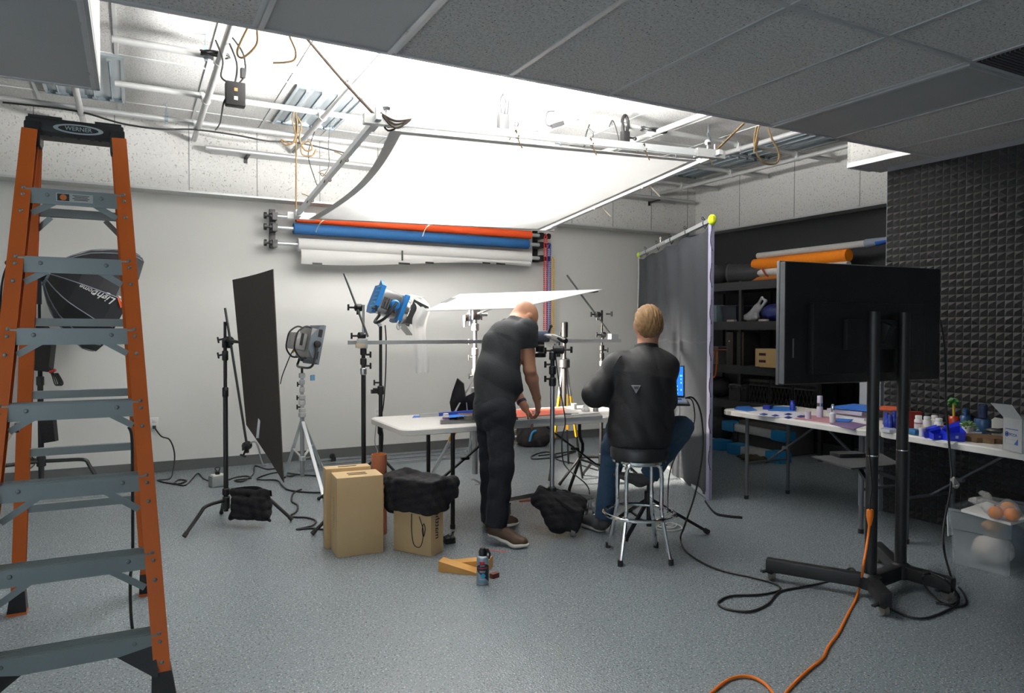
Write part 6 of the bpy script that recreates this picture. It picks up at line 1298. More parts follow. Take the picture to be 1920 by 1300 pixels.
def crate(c, label):
    t_ = thing('milk_crate', c, label, 'crate'); c = Vector(c); cm = pm('crate black', (.028, .027, .026), .55); s = .15
    for q in (-1, 1):
        P('side_wall', cm, t_, *[(lambda m, k=k: m.beam(c+V(-s, -s+.05*k, .01), c+V(-s, -s+.05*k+.05, .20), .006, .012)) for k in range(6)], *[(lambda m, k=k: m.beam(c+V(-s, -s+.05*k+.05, .01), c+V(-s, -s+.05*k, .20), .006, .012)) for k in range(6)]) if q < 0 else P('side_wall', cm, t_, lambda m: m.box(c+V(s, 0, .14), (.01, 2*s, .27)))
        P('end_wall', cm, t_, lambda m: m.box(c+V(0, q*s, .14), (2*s, .012, .28)))
    P('rim', cm, t_, lambda m: m.box(c+V(-s, 0, .265), (.02, 2*s, .03)), lambda m: m.box(c+V(-s, 0, .21), (.012, 2*s, .018)), *[(lambda m, k=k: m.box(c+V(-s, -s+.018*k+.02, .24), (.008, .006, .05))) for k in range(15)])
    P('base', cm, t_, lambda m: m.box(c+V(0, 0, .006), (2*s, 2*s, .012))); return t_
crate(sh(1442, z, .18), 'black milk crate left on the low shelf under the wooden box'); crate(sh(1484, z, .18), 'black milk crate in the middle of the low shelf behind the blue bottle'); crate(sh(1530, z, .18), 'black milk crate right on the low shelf under the television')
c = sh(1397, z, .14); t_ = thing('tool_case', c, 'dark grey tool case on the low shelf beside the crates', 'case'); P('shell', dkb, t_, lambda m: m.box(c+V(0, 0, .10), (.24, .28, .20), bev=.012)); P('handle', pm('case grey', (.07, .07, .075), .5), t_, lambda m: m.tube([c+V(-.13, -.09, .13), c+V(-.15, -.09, .19), c+V(-.15, .09, .19), c+V(-.13, .09, .13)], .012, 6, k=2)); P('lid_band', pm('case grey', (.07, .07, .075), .5), t_, lambda m: m.box(c+V(-.12, 0, .165), (.01, .28, .018)))
soft('dark_bag', sh(1352, z, .2), (.16, .15, .13), dkb, 'black bag at the left end of the low shelf', 'bag', 11)
# blue and silver light fixtures on the floor under the shelves
def tube_light(a, b, label):
    a, b = Vector(a), Vector(b); n = (b-a).normalized(); t_ = thing('light_bank', (a+b)/2-V(0, 0, .06), label, 'light fixture', 'blue ended light fixtures under the shelves')
    P('reflector', pm('fixture white metal', (.62, .63, .63), .35, .4), t_, lambda m: m.beam(a, b, .16, .09, bev=.01))
    for e, s in ((a, -1), (b, 1)): P('end_cap', pm('fixture blue', (.010, .20, .46), .5), t_, lambda m: m.beam(e-n*.05*(1 if s > 0 else 3), e+n*.05*(3 if s > 0 else 1), .18, .115, bev=.012))
    return t_
tube_light(at(1380, 800, X=6.42), at(1462, 816, X=6.42), 'blue and white light fixture on top of the black case under the shelves')
fa, fb = at(1392, 850, X=6.05), at(1452, 860, X=6.05); fa.z = fb.z = .06; tube_light(fa, fb, 'blue ended light fixture lying on the floor in front of the black case')
fa, fb = at(1318, 848, X=6.1), at(1345, 850, X=6.1); fa.z = fb.z = .06; tube_light(fa, fb, 'blue ended light fixture on the floor half hidden by the scrim')
c = at(1435, 850, X=6.5); c.z = 0; t_ = thing('equipment_case', c, 'large black equipment case under the shelves behind the blue fixtures', 'case'); P('shell', pm('case dark', (.07, .068, .066), .6), t_, lambda m: m.box(c+V(.1, -.05, .17), (.40, .75, .32), bev=.01)); P('edge', steel, t_, lambda m: m.box(c+V(-.1, -.424, .17), (.01, .01, .30)))
soft('cable_heap', fl(1412, 865, 0), (.10, .16, .03), pm('brown strap heap', (.07, .055, .03), .9), 'small heap of brown straps on the floor by the fixtures', 'straps', 13, .008)
soft('gear_heap', at(1345, 835, X=6.5)*1.0-V(0, 0, at(1345, 835, X=6.5).z), (.2, .2, .16), dkb, 'dark heap of gear beside the scrim under the shelves', 'gear', 15, .012)
# ================================================================ TABLES AT THE RIGHT
folding_table((4.70, 3.76, 0), (.05, 1, 0), 1.42, .76, 'folding table at right nearer the shelves, covered with blue papers and bottles', .16, legm=pm('leg grey', (.10, .105, .12), .5))
folding_table((4.635, 2.10, 0), (.095, 1, 0), 1.86, .74, 'folding table at right along the foam wall, full of bottles and a white box', .12, legm=pm('leg grey', (.10, .105, .12), .5))
o_ = lambda px, py, dz=0: at(px, py, z=TZ)+V(0, 0, dz)
pape = pm('lilac white paper', (.62, .60, .68), .8)
flat('blue_sheet', [o_(1376, 768), o_(1400, 772), o_(1420, 770), o_(1405, 762), o_(1382, 763)], .003, blue_p, 'blue paper at the far left end of the paper covered table', 'paper')
flat('blue_sheet', [o_(1440, 771), o_(1492, 772), o_(1494, 765), o_(1446, 763)], .006, pm('bright sheet blue', (.015, .16, .55), .6), 'bright blue sheet lying behind the small blue tub on the paper covered table', 'paper')
flat('sample_sheet', [o_(1412, 779), o_(1490, 786), o_(1510, 776), o_(1440, 771)], .002, pape, 'white sheet carrying small blue squares on the paper covered table', 'paper')
for px, py, k in ((1432, 778, 'nearest the table corner'), (1454, 780.5, 'second from left'), (1478, 778, 'at the back'), (1502, 782, 'by the white jar'), (1478, 784, 'at the front edge')):
    flat('blue_square', [o_(px-8, py, .003), o_(px, py+2, .003), o_(px+8, py, .003), o_(px, py-2.4, .003)], .002, pm('dark blue card', (.012, .03, .20), .6), 'small dark blue square on the white sample sheet '+k, 'paper', 'blue squares on the sample sheet')
flat('pink_sheet', [o_(1488, 786), o_(1560, 795), o_(1580, 786), o_(1510, 778)], .002, pm('pink sheet', (.42, .20, .24), .8), 'dull pink sheet between the white jar and spray bottle on the paper covered table', 'paper')
flat('purple_sheet', [o_(1556, 796), o_(1600, 806), o_(1626, 797), o_(1580, 788)], .002, pm('purple sheet', (.16, .10, .22), .8), 'purple sheet at the near end of the paper covered table', 'paper')
flat('blue_sheet', [o_(1566, 791, .003), o_(1592, 793, .003), o_(1600, 788, .003), o_(1570, 786, .003)], .003, blue_p, 'small blue sheet behind the spray bottle at the near table end', 'paper')
tag(MB().box(o_(1440, 768, .018), (.09, .06, .035), rz=.4, bev=.004).build('blue_tub', cobalt), 'small dark blue tub with pale label near the far table end', 'tub')
jar('bottle', o_(1486, 771), .022, .085, cobalt, cobalt, 'upright dark blue bottle at the middle of the paper covered table', 'bottle', neck=.8)
lilac = pm('lilac white plastic', (.62, .58, .72), .4)
t_ = jar('lotion_bottle', o_(1537, 783), .023, .165, lilac, lilac, 'tall white pump bottle with a silver collar standing among the papers', 'bottle', neck=.8, caph=.48); MB().lathe(o_(1537, 783), [(.021, .085), (.021, .11)], 16, cap=False).build('collar', chrome, t_)
jar('white_jar', o_(1515, 786), .021, .06, lilac, lilac, 'short white jar left of the spray bottle on the paper covered table', 'jar', neck=.97, caph=.35)
t_ = jar('spray_bottle', o_(1561, 793), .021, .125, pm('clean white', (.8, .78, .82), .35), chrome, 'white spray bottle with chrome neck in front of the pink sheet', 'bottle', neck=.5, caph=.38); MB().cyl(o_(1561, 793, .118), o_(1561, 793, .133), .008).build('spray_top', white_p, t_)
# stack of papers and folders
c = o_(1615, 783); stack = [('white', .40, .30, .018, pape), ('pink', .36, .28, .014, pm('pinkish paper', (.60, .42, .38), .8)), ('lilac', .40, .30, .028, pm('lilac paper', (.50, .46, .58), .8)), ('mauve', .36, .30, .008, pm('mauve paper', (.22, .12, .14), .8)), ('blue', .42, .30, .014, blue_p)]
zz = 0
for k, (nm, sx, sy, hh, mt) in enumerate(stack):
    tag(MB().box(c+V(.02*(k % 2), .03*((k*7) % 3-1), zz+hh/2), (sx*.8, sy, hh), rz=.15*((k*5) % 3-1)).build('paper_stack', mt), nm+' layer of the paper pile behind the television post, counted '+('first', 'second', 'third', 'fourth', 'fifth')[k]+' from the table', 'paper pile', 'paper pile behind the posts'); zz += hh
tag(MB().box(o_(1672, 792, .10), (.22, .18, .012), rz=.3).build('orange_folder', pm('orange folder', (.45, .07, .015), .7)), 'orange-red folder on the pile between the two television posts', 'folder')
flat('folder_base', [o_(1655, 796), o_(1690, 800), o_(1700, 792), o_(1668, 788)], .09, pm('dark folders', (.05, .03, .04), .7), 'dark pile of folders under the orange folder between the posts', 'folders')
bot0 = jar('blue_bottle', o_(1662, 806), .018, .115, cobalt, cobalt, 'front left dark blue bottle of the cluster between the posts', 'bottle', 'dark blue bottles between the posts', neck=.7, caph=.2)
for px, py, s_, lab in ((1668, 807, .9, 'second dark blue bottle from the left between the posts'), (1676, 806, 1.1, 'tallest dark blue bottle in the middle of the cluster between the posts'), (1684, 808, .95, 'dark blue bottle fourth from the left between the posts'), (1691, 807, .85, 'short dark blue bottle partly behind the right post')): dup(bot0, o_(px, py), lab, 0, (s_, s_, s_))
flat('crumpled_film', [o_(1650, 809), o_(1668, 812), o_(1684, 812), o_(1675, 806), o_(1658, 806)], .018, pm('film grey', (.55, .56, .60), .25), 'crumpled clear film in front of the blue bottles', 'film')
red_ = pm('red board', (.34, .02, .02), .6)
tag(MB().box(o_(1707, 803, .055), (.16, .02, .115), rz=-.3).build('red_box', red_), 'dark red box standing behind the right television post', 'box')
wp = pm('pill bottle white', (.72, .70, .72), .4)
bt = jar('pill_bottle', o_(1722, 806), .026, .095, wp, white_p, 'white pill bottle with pink label, leftmost of the four', 'bottle', 'four white pill bottles on the right table', neck=.72, caph=.22, lab=(pm('pink label', (.45, .12, .22), .6), .42, .52))
bt2 = jar('pill_bottle', o_(1738, 808), .026, .095, wp, white_p, 'white pill bottle with yellow label, second from the left of the four', 'bottle', 'four white pill bottles on the right table', neck=.72, caph=.22, lab=(pm('yellow label', (.60, .42, .05), .6), .18, .28))
dup(bt2, o_(1752, 806), 'white pill bottle standing behind the rightmost one'); dup(bt, o_(1760, 812), 'white pill bottle with pink label, rightmost of the four')
t_ = jar('white_jar', o_(1729, 819), .018, .055, lilac, lilac, 'small white jar in front of the pill bottles', 'jar', neck=.97, caph=.35)
tag(MB().box(o_(1713, 815, .018), (.11, .05, .034), rz=1.1, bev=.01).build('blue_pouch', pm('blue pouch', (.012, .11, .28), .6)), 'blue pouch lying beside the right television post', 'pouch')
cb = pm('bright cobalt', (.008, .025, .55), .45)
def clipbox(c, rz, label, s=1.0):
    t_ = thing('blue_box', c, label, 'box', 'small blue boxes on the right table'); R = Matrix.Rotation(rz, 3, 'Z'); q = lambda a, b, e: Vector(c)+R @ V(a*s, b*s, e*s)
    MB().add([q(-.04, -.03, 0), q(.04, -.03, 0), q(.04, .03, 0), q(-.04, .03, 0), q(-.045, -.033, .045), q(.045, -.033, .05), q(.045, .033, .075), q(-.045, .033, .055)], [(3, 2, 1, 0), (0, 1, 5, 4), (1, 2, 6, 5), (2, 3, 7, 6), (3, 0, 4, 7)]).build('tray', cb, t_)
    MB().add([q(-.045, .033, .055), q(.045, .033, .075), q(.050, .05, .10), q(-.03, .045, .07)], [(0, 1, 2, 3)]).build('flap', cb, t_); MB().box(q(0, -.0345, .024), (.014*s, .002, .014*s), R).build('mark', pm('pale mark', (.3, .4, .75), .6), t_)
clipbox(o_(1744, 821), -.9, 'small open bright blue box, left of the pair on the right table', .8); clipbox(o_(1757, 824), -.5, 'small bright blue box, middle one in front of the pill bottles', .8); clipbox(o_(1788, 827), -.6, 'largest bright blue box with raised flap beside the wood slice', 1.15)
flat('white_card', [o_(1752, 829), o_(1785, 834), o_(1795, 829), o_(1765, 826)], .003, paper_w, 'white card under the bright blue boxes at the table edge', 'card')
c = o_(1788, 806); t_ = thing('juice_jar', c, 'orange red glass jar holding a small green topped plant', 'jar'); MB().lathe(c, [(.030, 0), (.036, .01), (.036, .075), (.030, .088), (.026, .092)], 20).build('jar', pm('orange red glass', (.40, .035, .008), .2, coat=.6), t_)
v = Vol(c-V(.12, .12, -.08), c+V(.12, .12, .30), .006); v.cone(c+V(0, 0, .09), c+V(-.004, 0, .17), .008, .010, .01); vs = v.build('stem', pm('yellow stem', (.50, .36, .03), .6), t_)
v = Vol(c-V(.12, .12, -.12), c+V(.12, .12, .30), .006)
for k in range(16): v.ell(c+V(-.008+.035*math.cos(k*2.4)*(.4+.04*k), .03*math.sin(k*2.4)*(.4+.04*k), .185+.02*math.sin(k*1.7)), (.012, .012, .010), .006)
v.ripple(ripples(.003, [((1, 0, .4), .017), ((0, 1, .6), .014)], 2)); v.build('foliage', pm('leaf green', (.03, .17, .02), .6, 0, (.015, .09, .012), 60), t_)
jar('white_jar', o_(1797, 813), .026, .065, white_p, white_p, 'plain white jar between the orange jar and the succulent', 'jar', neck=.97, caph=.3)
c = o_(1814, 819); t_ = thing('potted_succulent', c, 'small succulent in a white pot on the right table', 'potted plant'); MB().lathe(c, [(.028, 0), (.031, .004), (.034, .065), (.030, .065), (.029, .058)], 24).build('pot', white_p, t_)
lm_ = pm('succulent green', (.16, .28, .10), .5, 0, (.10, .20, .06), 30); lv = MB()
for k in range(26):
    a = k*2.4; rr_ = .008+.0014*k; e = c+V(rr_*math.cos(a)*1.1, rr_*math.sin(a)*1.1, .088-.0012*k); d_ = V(math.cos(a), math.sin(a), 1.2-.05*k).normalized(); lv.tube([e-d_*.008, e+d_*.004, e+d_*.020], lambda u: .0065*math.sin(PI*(.15+.84*u)), 5, k=4)
lv.build('leaves', lm_, t_)
navy = pm('navy blue ceramic', (.010, .05, .14), .3, coat=.3)
c = o_(1810, 800); t_ = thing('pump_bottle', c, 'squat dark blue bottle with a stopper by the foam wall', 'bottle'); MB().lathe(c, [(.034, 0), (.038, .008), (.038, .055), (.030, .075), (.014, .085), (.012, .10)], 22).build('body', navy, t_); MB().lathe(c, [(.015, .10), (.018, .106), (.016, .125), (.008, .13)], 16).build('stopper', navy, t_)
c = o_(1842, 816); t_ = thing('pump_bottle', c, 'taller dark blue bottle with broad top behind the wood slice', 'bottle'); MB().lathe(c, [(.045, 0), (.048, .01), (.048, .09), (.044, .105), (.02, .108)], 24).build('body', navy, t_); MB().lathe(c, [(.020, .108), (.026, .112), (.026, .19), (.020, .195)], 18).build('neck', pm('navy glass dark', (.008, .02, .06), .15), t_)
c = o_(1842, 827); t_ = thing('wood_slice', c, 'round bark edged wood slice lying on the right table', 'wood slice'); m = MB(); N = 30; rr_ = [.105+.008*math.sin(3*k*.7)+.005*math.sin(k*2.1) for k in range(N)]; m.prism([c+V(rr_[k]*math.cos(2*PI*k/N), rr_[k]*1.25*math.sin(2*PI*k/N), 0) for k in range(N)], (0, 0, .028)); m.build('bark', pm('bark', (.20, .12, .05), .9, 0, (.04, .025, .012), 45), t_)
m = MB(); m.prism([c+V(.94*rr_[k]*math.cos(2*PI*k/N), .94*rr_[k]*1.25*math.sin(2*PI*k/N), .0282) for k in range(N)], (0, 0, .001)); m.build('cut_face', pm('dark cut wood', (.15, .075, .03), .6, 0, (.09, .045, .02), 10), t_)
soft('hair_brush', o_(1863, 822, .030), (.028, .055, .016), pm('black brush', (.02, .02, .022), .4), 'small black rounded object lying on the wood slice', 'gadget', 4, .001, None, .005)
tag(MB().box(o_(1830, 821, .033), (.03, .06, .006), rz=.5).build('metal_samples', steel), 'small shiny metal pieces on the wood slice', 'metal pieces')
c = o_(1868, 815, .045); t_ = thing('leaflet', c, 'white leaflet leaning beside the white box', 'leaflet'); pp = [o_(1830, 818, .035), o_(1882, 813, .035), o_(1884, 806, .075), o_(1868, 805, .085)]; MB().prism(pp, (0, .002, .001)).build('sheet', paper_w, t_)
MB().prism([lerp(pp[0], pp[2], .42)+V(-.004, 0, .002), lerp(pp[0], pp[2], .52)+V(-.004, 0, .002), lerp(pp[0], pp[3], .62)+V(-.004, 0, 0), lerp(pp[0], pp[3], .5)+V(-.004, 0, 0)], (-.001, 0, 0)).build('print_patch', pm('orange print', (.75, .38, .05), .6), t_)
# white carton with open flaps
k0, k1 = at(1880, 843, z=TZ), at(1916, 851, z=TZ); u = (k1-k0).normalized(); n = V(0, 0, 1).cross(u); n = n if n.x > 0 else -n
bh = at(1880, 782, d=(k0-V(0, 0, H)).dot(FW)).z-TZ; w_ = (k1-k0).length; dp = .20
wcard = pm('white cardboard', (.66, .65, .64), .7); bcard = pm('brown cardboard', (.24, .15, .055), .8)
t_ = thing('carton', (k0+k1)/2+n*dp/2, 'white cardboard carton with open flaps and blue label at the right edge', 'box')
P('shell', wcard, t_, lambda m: m.prism([k0, k1, k1+V(0, 0, bh), k0+V(0, 0, bh)], n*.004), lambda m: m.prism([k1, k1+n*dp, k1+n*dp+V(0, 0, bh), k1+V(0, 0, bh)], -u*.004), lambda m: m.prism([k0, k0+n*dp, k0+n*dp+V(0, 0, bh), k0+V(0, 0, bh)], u*.004), lambda m: m.prism([k0+n*dp, k1+n*dp, k1+n*dp+V(0, 0, bh), k0+n*dp+V(0, 0, bh)], -n*.004), lambda m: m.prism([k0, k1, k1+n*dp, k0+n*dp], (0, 0, .004)))
P('inside', bcard, t_, lambda m: m.prism([k0+n*(dp-.006)+V(0, 0, .01), k1+n*(dp-.006)+V(0, 0, .01), k1+n*(dp-.006)+V(0, 0, bh), k0+n*(dp-.006)+V(0, 0, bh)], -n*.001))
P('front_flap', wcard, t_, lambda m: m.prism([k0+V(0, 0, bh), k1+V(0, 0, bh), k1-n*.05+V(0, 0, bh+.08)-u*.02, k0-n*.05+V(0, 0, bh+.075)-u*.035], n*.004))
P('back_flap', bcard, t_, lambda m: m.prism([k0+n*dp+V(0, 0, bh), k1+n*dp+V(0, 0, bh), k1+n*(dp+.03)+V(0, 0, bh+.09), k0+n*(dp+.03)+V(0, 0, bh+.09)], n*.004))
lbp = lambda a, e, o=.002: lerp(k0, k1, a)+V(0, 0, bh*e)-n*o
blu = pm('print blue', (.02, .10, .42), .6)
P('label_border', blu, t_, lambda m: m.prism([lbp(.14, .66), lbp(.80, .66), lbp(.80, .68), lbp(.14, .68)], -n*.0006), lambda m: m.prism([lbp(.62, .22), lbp(.80, .22), lbp(.80, .40)], -n*.0006))
P('label_frame', pm('print grey', (.35, .37, .42), .6), t_, lambda m: m.prism([lbp(.14, .22), lbp(.62, .22), lbp(.62, .226), lbp(.14, .226)], -n*.0006), lambda m: m.prism([lbp(.14, .36), lbp(.7, .36), lbp(.7, .366), lbp(.14, .366)], -n*.0006), lambda m: m.prism([lbp(.14, .22), lbp(.15, .22), lbp(.15, .66), lbp(.14, .66)], -n*.0006))
MB().text('PCCA', lbp(.56, .50), u, UPZ, .0215, .0008).build('lettering', blu, t_)
rc = lbp(.23, .51, .003); MB().tube([rc+u*(.009*math.cos(a))+V(0, 0, .012*math.sin(a)) for a in [2*PI*k/16 for k in range(16)]], .0022, 5, closed=True, k=1).box(rc, (.006, .003, .008), rz=math.atan2(u.y, u.x)).build('logo', blu, t_)
# ================================================================ TELEVISION ON ITS CART
tvb = pm('television black', (.0055, .0055, .006), .45); tvg = pm('television grey edge', (.085, .09, .10), .4)
dl, dr = 3.68, 4.12; a, b, c_, e_ = at(1472, 490, d=dl), at(1764, 505, d=dr), at(1770, 711, d=dr), at(1476, 722, d=dl)
zt_, zb_ = (a.z+b.z)/2, (c_.z+e_.z)/2; a = V(a.x, a.y, 0); b = V(b.x, b.y, 0); u = (b-a).normalized(); n = V(0, 0, 1).cross(u); n = n if n.dot(FW) > 0 else -n; w_ = (b-a).length
p1v, p2v = at(1632, 1085, z=.10), at(1688, 1065, z=.10)
ct = (a+b)/2; TM = Matrix((u, n, UPZ)).transposed(); tc_ = V(ct.x, ct.y, (zt_+zb_)/2)
t_ = thing('television', V(ct.x, ct.y, zb_), 'large black flat television seen from the back on a cart', 'television')
P('back_shell', tvb, t_, lambda m: m.box(tc_+n*.015, (w_, .03, zt_-zb_), TM, .006), lambda m: m.box(tc_-V(0, 0, .08)-n*.012, (w_*.72, .05, (zt_-zb_)*.6), TM, .012))
P('front_bezel', tvg, t_, lambda m: m.box(tc_+n*.042, (w_+.012, .022, zt_-zb_+.012), TM, .004)); P('screen_glass', pm('dark screen', (.004, .004, .005), .1), t_, lambda m: m.box(tc_+n*.0535, (w_-.02, .002, zt_-zb_-.02), TM))
P('side_strip', tvg, t_, lambda m: m.box(tc_-u*(w_/2+.001)+n*.012, (.006, .034, zt_-zb_-.004), TM))
P('label_sticker', pm('sticker grey', (.13, .13, .13), .6), t_, lambda m: m.box(tc_-u*(w_/2-.06)-n*.001-V(0, 0, .13), (.010, .002, .10), TM)); P('port_mark', pm('sticker grey', (.13, .13, .13), .6), t_, lambda m: m.box(tc_-u*.15-n*.038-V(0, 0, .08), (.006, .002, .03), TM)); P('logo', pm('sticker grey', (.13, .13, .13), .6), t_, lambda m: m.tube([tc_+u*.035-n*.001+V(0, 0, .11), tc_+u*.06-n*.001+V(0, 0, .11), tc_+u*.06-n*.001+V(0, 0, .092), tc_+u*.035-n*.001+V(0, 0, .092)], .002, 4, closed=True, k=1))
ba, bb = V(p1v.x, p1v.y, 0), V(p2v.x, p2v.y, 0)
ts = thing('television_cart', (ba+bb)/2, 'black two-post wheeled cart holding the television', 'television stand')
blk = pm('cart black', (.012, .012, .013), .42)
for q_ in (ba, bb):
    P('post', blk, ts, lambda m: m.cyl(q_+V(0, 0, .06), q_+V(0, 0, 1.5), .030, n=20)); P('post_ring', chrome, ts, lambda m: m.lathe(q_+V(0, 0, .745), [(.0308, 0), (.0312, .003), (.0308, .006)], 24, cap=False)); P('post_base', blk, ts, lambda m: m.lathe(q_, [(.055, .05), (.055, .115), (.036, .13)], 20))
pv = lambda q_: V(q_.x, q_.y, .085)
cA, cB, cC, cD = at(1437, 1058, z=.085), at(1644, 1026, z=.085), at(1788, 1098, z=.085), at(1662, 1126, z=.085)
for s_, e_ in ((ba, cA), (bb, cB), (bb, cC), (ba, cD)):
    o = P('leg', blk, ts, lambda m: m.beam(pv(s_), e_, .055, .07, bev=.006)); w = V(e_.x, e_.y, .028)-(pv(e_)-pv(s_)).normalized()*.03; P('caster', pm('caster wheel', (.16, .15, .12), .5), o, lambda m: m.cyl(w-SIDE*.012, w+SIDE*.012, .028, n=18)); P('caster_fork', blk, o, lambda m: m.box(w+V(0, 0, .025)-SIDE*.0, (.05, .04, .03), bev=.006), lambda m: m.box(w-SIDE*.04+V(0, 0, .022), (.05, .02, .008)))
P('cross_bar', blk, ts, lambda m: m.beam(pv(ba), pv(bb), .06, .075, bev=.006))
P('mount_plate', blk, ts, lambda m: m.box(lerp(ba, bb, .5)+V(0, 0, 1.38)+n*.06, (.50, .03, .16), TM, .004)); P('mount_arm', blk, ts, lambda m: m.beam(lerp(ba, bb, .5)+V(0, 0, 1.38), tc_+V(0, 0, -.02)-n*.03, .1, .1))
sp_ = [at(1521, 858, z=.655), at(1596, 881, z=.655), at(1690, 873, z=.655), at(1652, 853, z=.655)]
P('media_shelf', pm('shelf grey', (.045, .046, .05), .5), ts, lambda m: m.prism(sp_, (0, 0, .008)))
for q_ in (ba, bb): P('shelf_bracket', blk, ts, lambda m: m.beam(q_+V(0, 0, .58), lerp(sp_[0], sp_[2], .5)+V(0, 0, -.01), .02, .02))
c = at(1590, 856, z=.663); tag(MB().box(c+V(0, 0, .012), (.17, .10, .022), rz=-.35, bev=.003).build('media_player', blackp), 'slim black device lying on the cart shelf behind the television post', 'device')
cable([at(1764, 600, d=dr-.05), at(1772, 660, d=dr-.08), at(1774, 760, d=dr-.15), at(1781, 850, d=dr-.2), at(1784, 905, d=dr-.25), at(1770, 985, d=3.8), at(1770, 1030, d=3.72), fl(1785, 1085), fl(1806, 1112), fl(1812, 1132), fl(1790, 1138), fl(1758, 1124), at(1735, 1100, z=.06), at(1731, 1082, z=.14), at(1745, 1076, z=.14), at(1775, 1090, z=.13), fl(1798, 1120), fl(1785, 1134), fl(1755, 1130)], 'black cable hanging from the right side of the television to the floor', .006)
c = at(1787, 903, d=dr-.25); tag(MB().tube([c+V(0, 0, .02), c+V(.02, 0, .0), c+V(.045, 0, -.02), c+V(.03, 0, -.035), c+V(.005, 0, -.025)], .008, 6).box(c, (.02, .02, .03)).build('cable_clip', pm('pale clip', (.45, .43, .40), .5)), 'pale cable clip on the cable right of the television posts', 'clip')
orange_c = pm('orange cord', (.85, .20, .008), .45)
pl = at(1631, 968, d=(p1v-V(0, 0, H)).dot(FW)-.06)
t_ = thing('extension_cord', fl(1560, 1210, 0), 'orange extension cord plugged in at the left television post and crossing the floor', 'cord')
P('cord', orange_c, t_, lambda m: m.tube([pl-V(0, 0, .03), at(1627, 1010, d=(pl-V(0, 0, H)).dot(FW)), at(1619, 1060, d=3.58), fl(1614, 1092, .06), fl(1604, 1125), fl(1588, 1155), fl(1572, 1187), fl(1553, 1213), fl(1543, 1234), fl(1520, 1253), fl(1496, 1275), fl(1474, 1299), fl(1462, 1325), fl(1456, 1322), fl(1450, 1302), fl(1432, 1281), fl(1404, 1269), fl(1370, 1273), fl(1338, 1296), fl(1310, 1330), fl(1290, 1400)], .0062, 8))
P('socket_end', orange_c, t_, lambda m: m.lathe(pl, [(.008, -.05), (.014, -.02), (.017, .0), (.017, .03), (.015, .034)], 12)); P('plug_wire', cable_m, t_, lambda m: m.tube([pl+V(0, 0, .03), pl+V(.0, 0, .08), pl+V(.012, 0, .16), pl+V(.01, .02, .35)], .003, 5))
# ================================================================ CLEAR TUB WITH BAGGED ORANGES
k0, k1 = at(1783, 1056, z=0), at(1891, 1083, z=0); u = (k1-k0).normalized(); n = UPZ.cross(u); n = n if n.x > 0 else -n
dz = at(1776, 950, d=(k0-V(0, 0, H)).dot(FW)).z; w_ = (k1-k0).length; dp = .46
def clear_mat(key, col, a, rough=.25):
    m = bpy.data.materials.new(key); m.use_nodes = True; nt = m.node_tree; b = nt.nodes['Principled BSDF']; out = nt.nodes['Material Output']; b.inputs['Roughness'].default_value = rough
    tc = nt.nodes.new('ShaderNodeTexCoord'); nz = nt.nodes.new('ShaderNodeTexNoise'); nz.inputs['Scale'].default_value = 6; nt.links.new(tc.outputs['Object'], nz.inputs['Vector']); mx = nt.nodes.new('ShaderNodeMix'); mx.data_type = 'RGBA'; mx.inputs['A'].default_value = (*col, 1); mx.inputs['B'].default_value = (*[c*.9 for c in col], 1); nt.links.new(nz.outputs['Fac'], mx.inputs['Factor']); nt.links.new(mx.outputs['Result'], b.inputs['Base Color'])
    tr = nt.nodes.new('ShaderNodeBsdfTransparent'); ms = nt.nodes.new('ShaderNodeMixShader'); ms.inputs[0].default_value = a; nt.links.new(tr.outputs[0], ms.inputs[1]); nt.links.new(b.outputs[0], ms.inputs[2]); nt.links.new(ms.outputs[0], out.inputs['Surface']); return m
cp = clear_mat('clear plastic', (.75, .82, .87), .32); bagm = clear_mat('thin bag film', (.75, .75, .74), .26, .15)
t_ = thing('storage_tub', (k0+k1)/2+n*dp/2, 'clear plastic storage tub on the floor under the right table', 'tub')
def rr(s, z): return [((k0+k1)/2+n*dp/2)+u*(x*w_/2*s)+n*(y*dp/2*s)+V(0, 0, z) for x, y in ((-1, -1), (1, -1), (1, 1), (-1, 1))]
def rect_ring(s, z, r=.03):
    out = []; c = (k0+k1)/2+n*dp/2
    for sx, sy, a0 in ((1, 1, 0), (-1, 1, PI/2), (-1, -1, PI), (1, -1, 1.5*PI)):
        for i in range(5): a = a0+PI/2*i/4; out.append(c+u*(sx*(w_/2*s-r)+r*math.cos(a))+n*(sy*(dp/2*s-r)+r*math.sin(a))+V(0, 0, z))
    return out
R_s = [rect_ring(.99, 0.002), rect_ring(1.0, .02), rect_ring(1.05, dz*.62), rect_ring(1.10, dz*.64), rect_ring(1.13, dz-.02), rect_ring(1.17, dz-.015), rect_ring(1.17, dz)]
N = len(R_s[0]); MB().add(sum(R_s, []), [tuple(range(N))]+[(k*N+i, k*N+(i+1) % N, (k+1)*N+(i+1) % N, (k+1)*N+i) for k in range(len(R_s)-1) for i in range(N)]).build('tub_shell', cp, t_)
P('latch', pm('pale latch', (.66, .68, .72), .4), t_, lambda m: m.prism([k0-u*.035+n*.02+V(0, 0, dz*.9), k0-u*.035+n*.08+V(0, 0, dz*.9), k0-u*.025+n*.08+V(0, 0, dz*.45), k0-u*.025+n*.02+V(0, 0, dz*.45)], -u*.006))
c = (k0+k1)/2+n*.18
soft('bread_bag', c-V(.0, .0, 0)+V(0, 0, .006), (.11, .11, .085), pm('peach bag', (.62, .50, .42), .5, 0, (.50, .47, .46), 12), 'pale crinkled plastic bag in the bottom of the clear tub', 'bag', 17, .006, None, .008)
soft('brown_bag', c+n*.02-u*.01+V(0, 0, .19), (.05, .06, .035), pm('brown bag', (.36, .19, .06), .7), 'brown paper bag lying on top inside the clear tub', 'bag', 19, .005, None, .007)
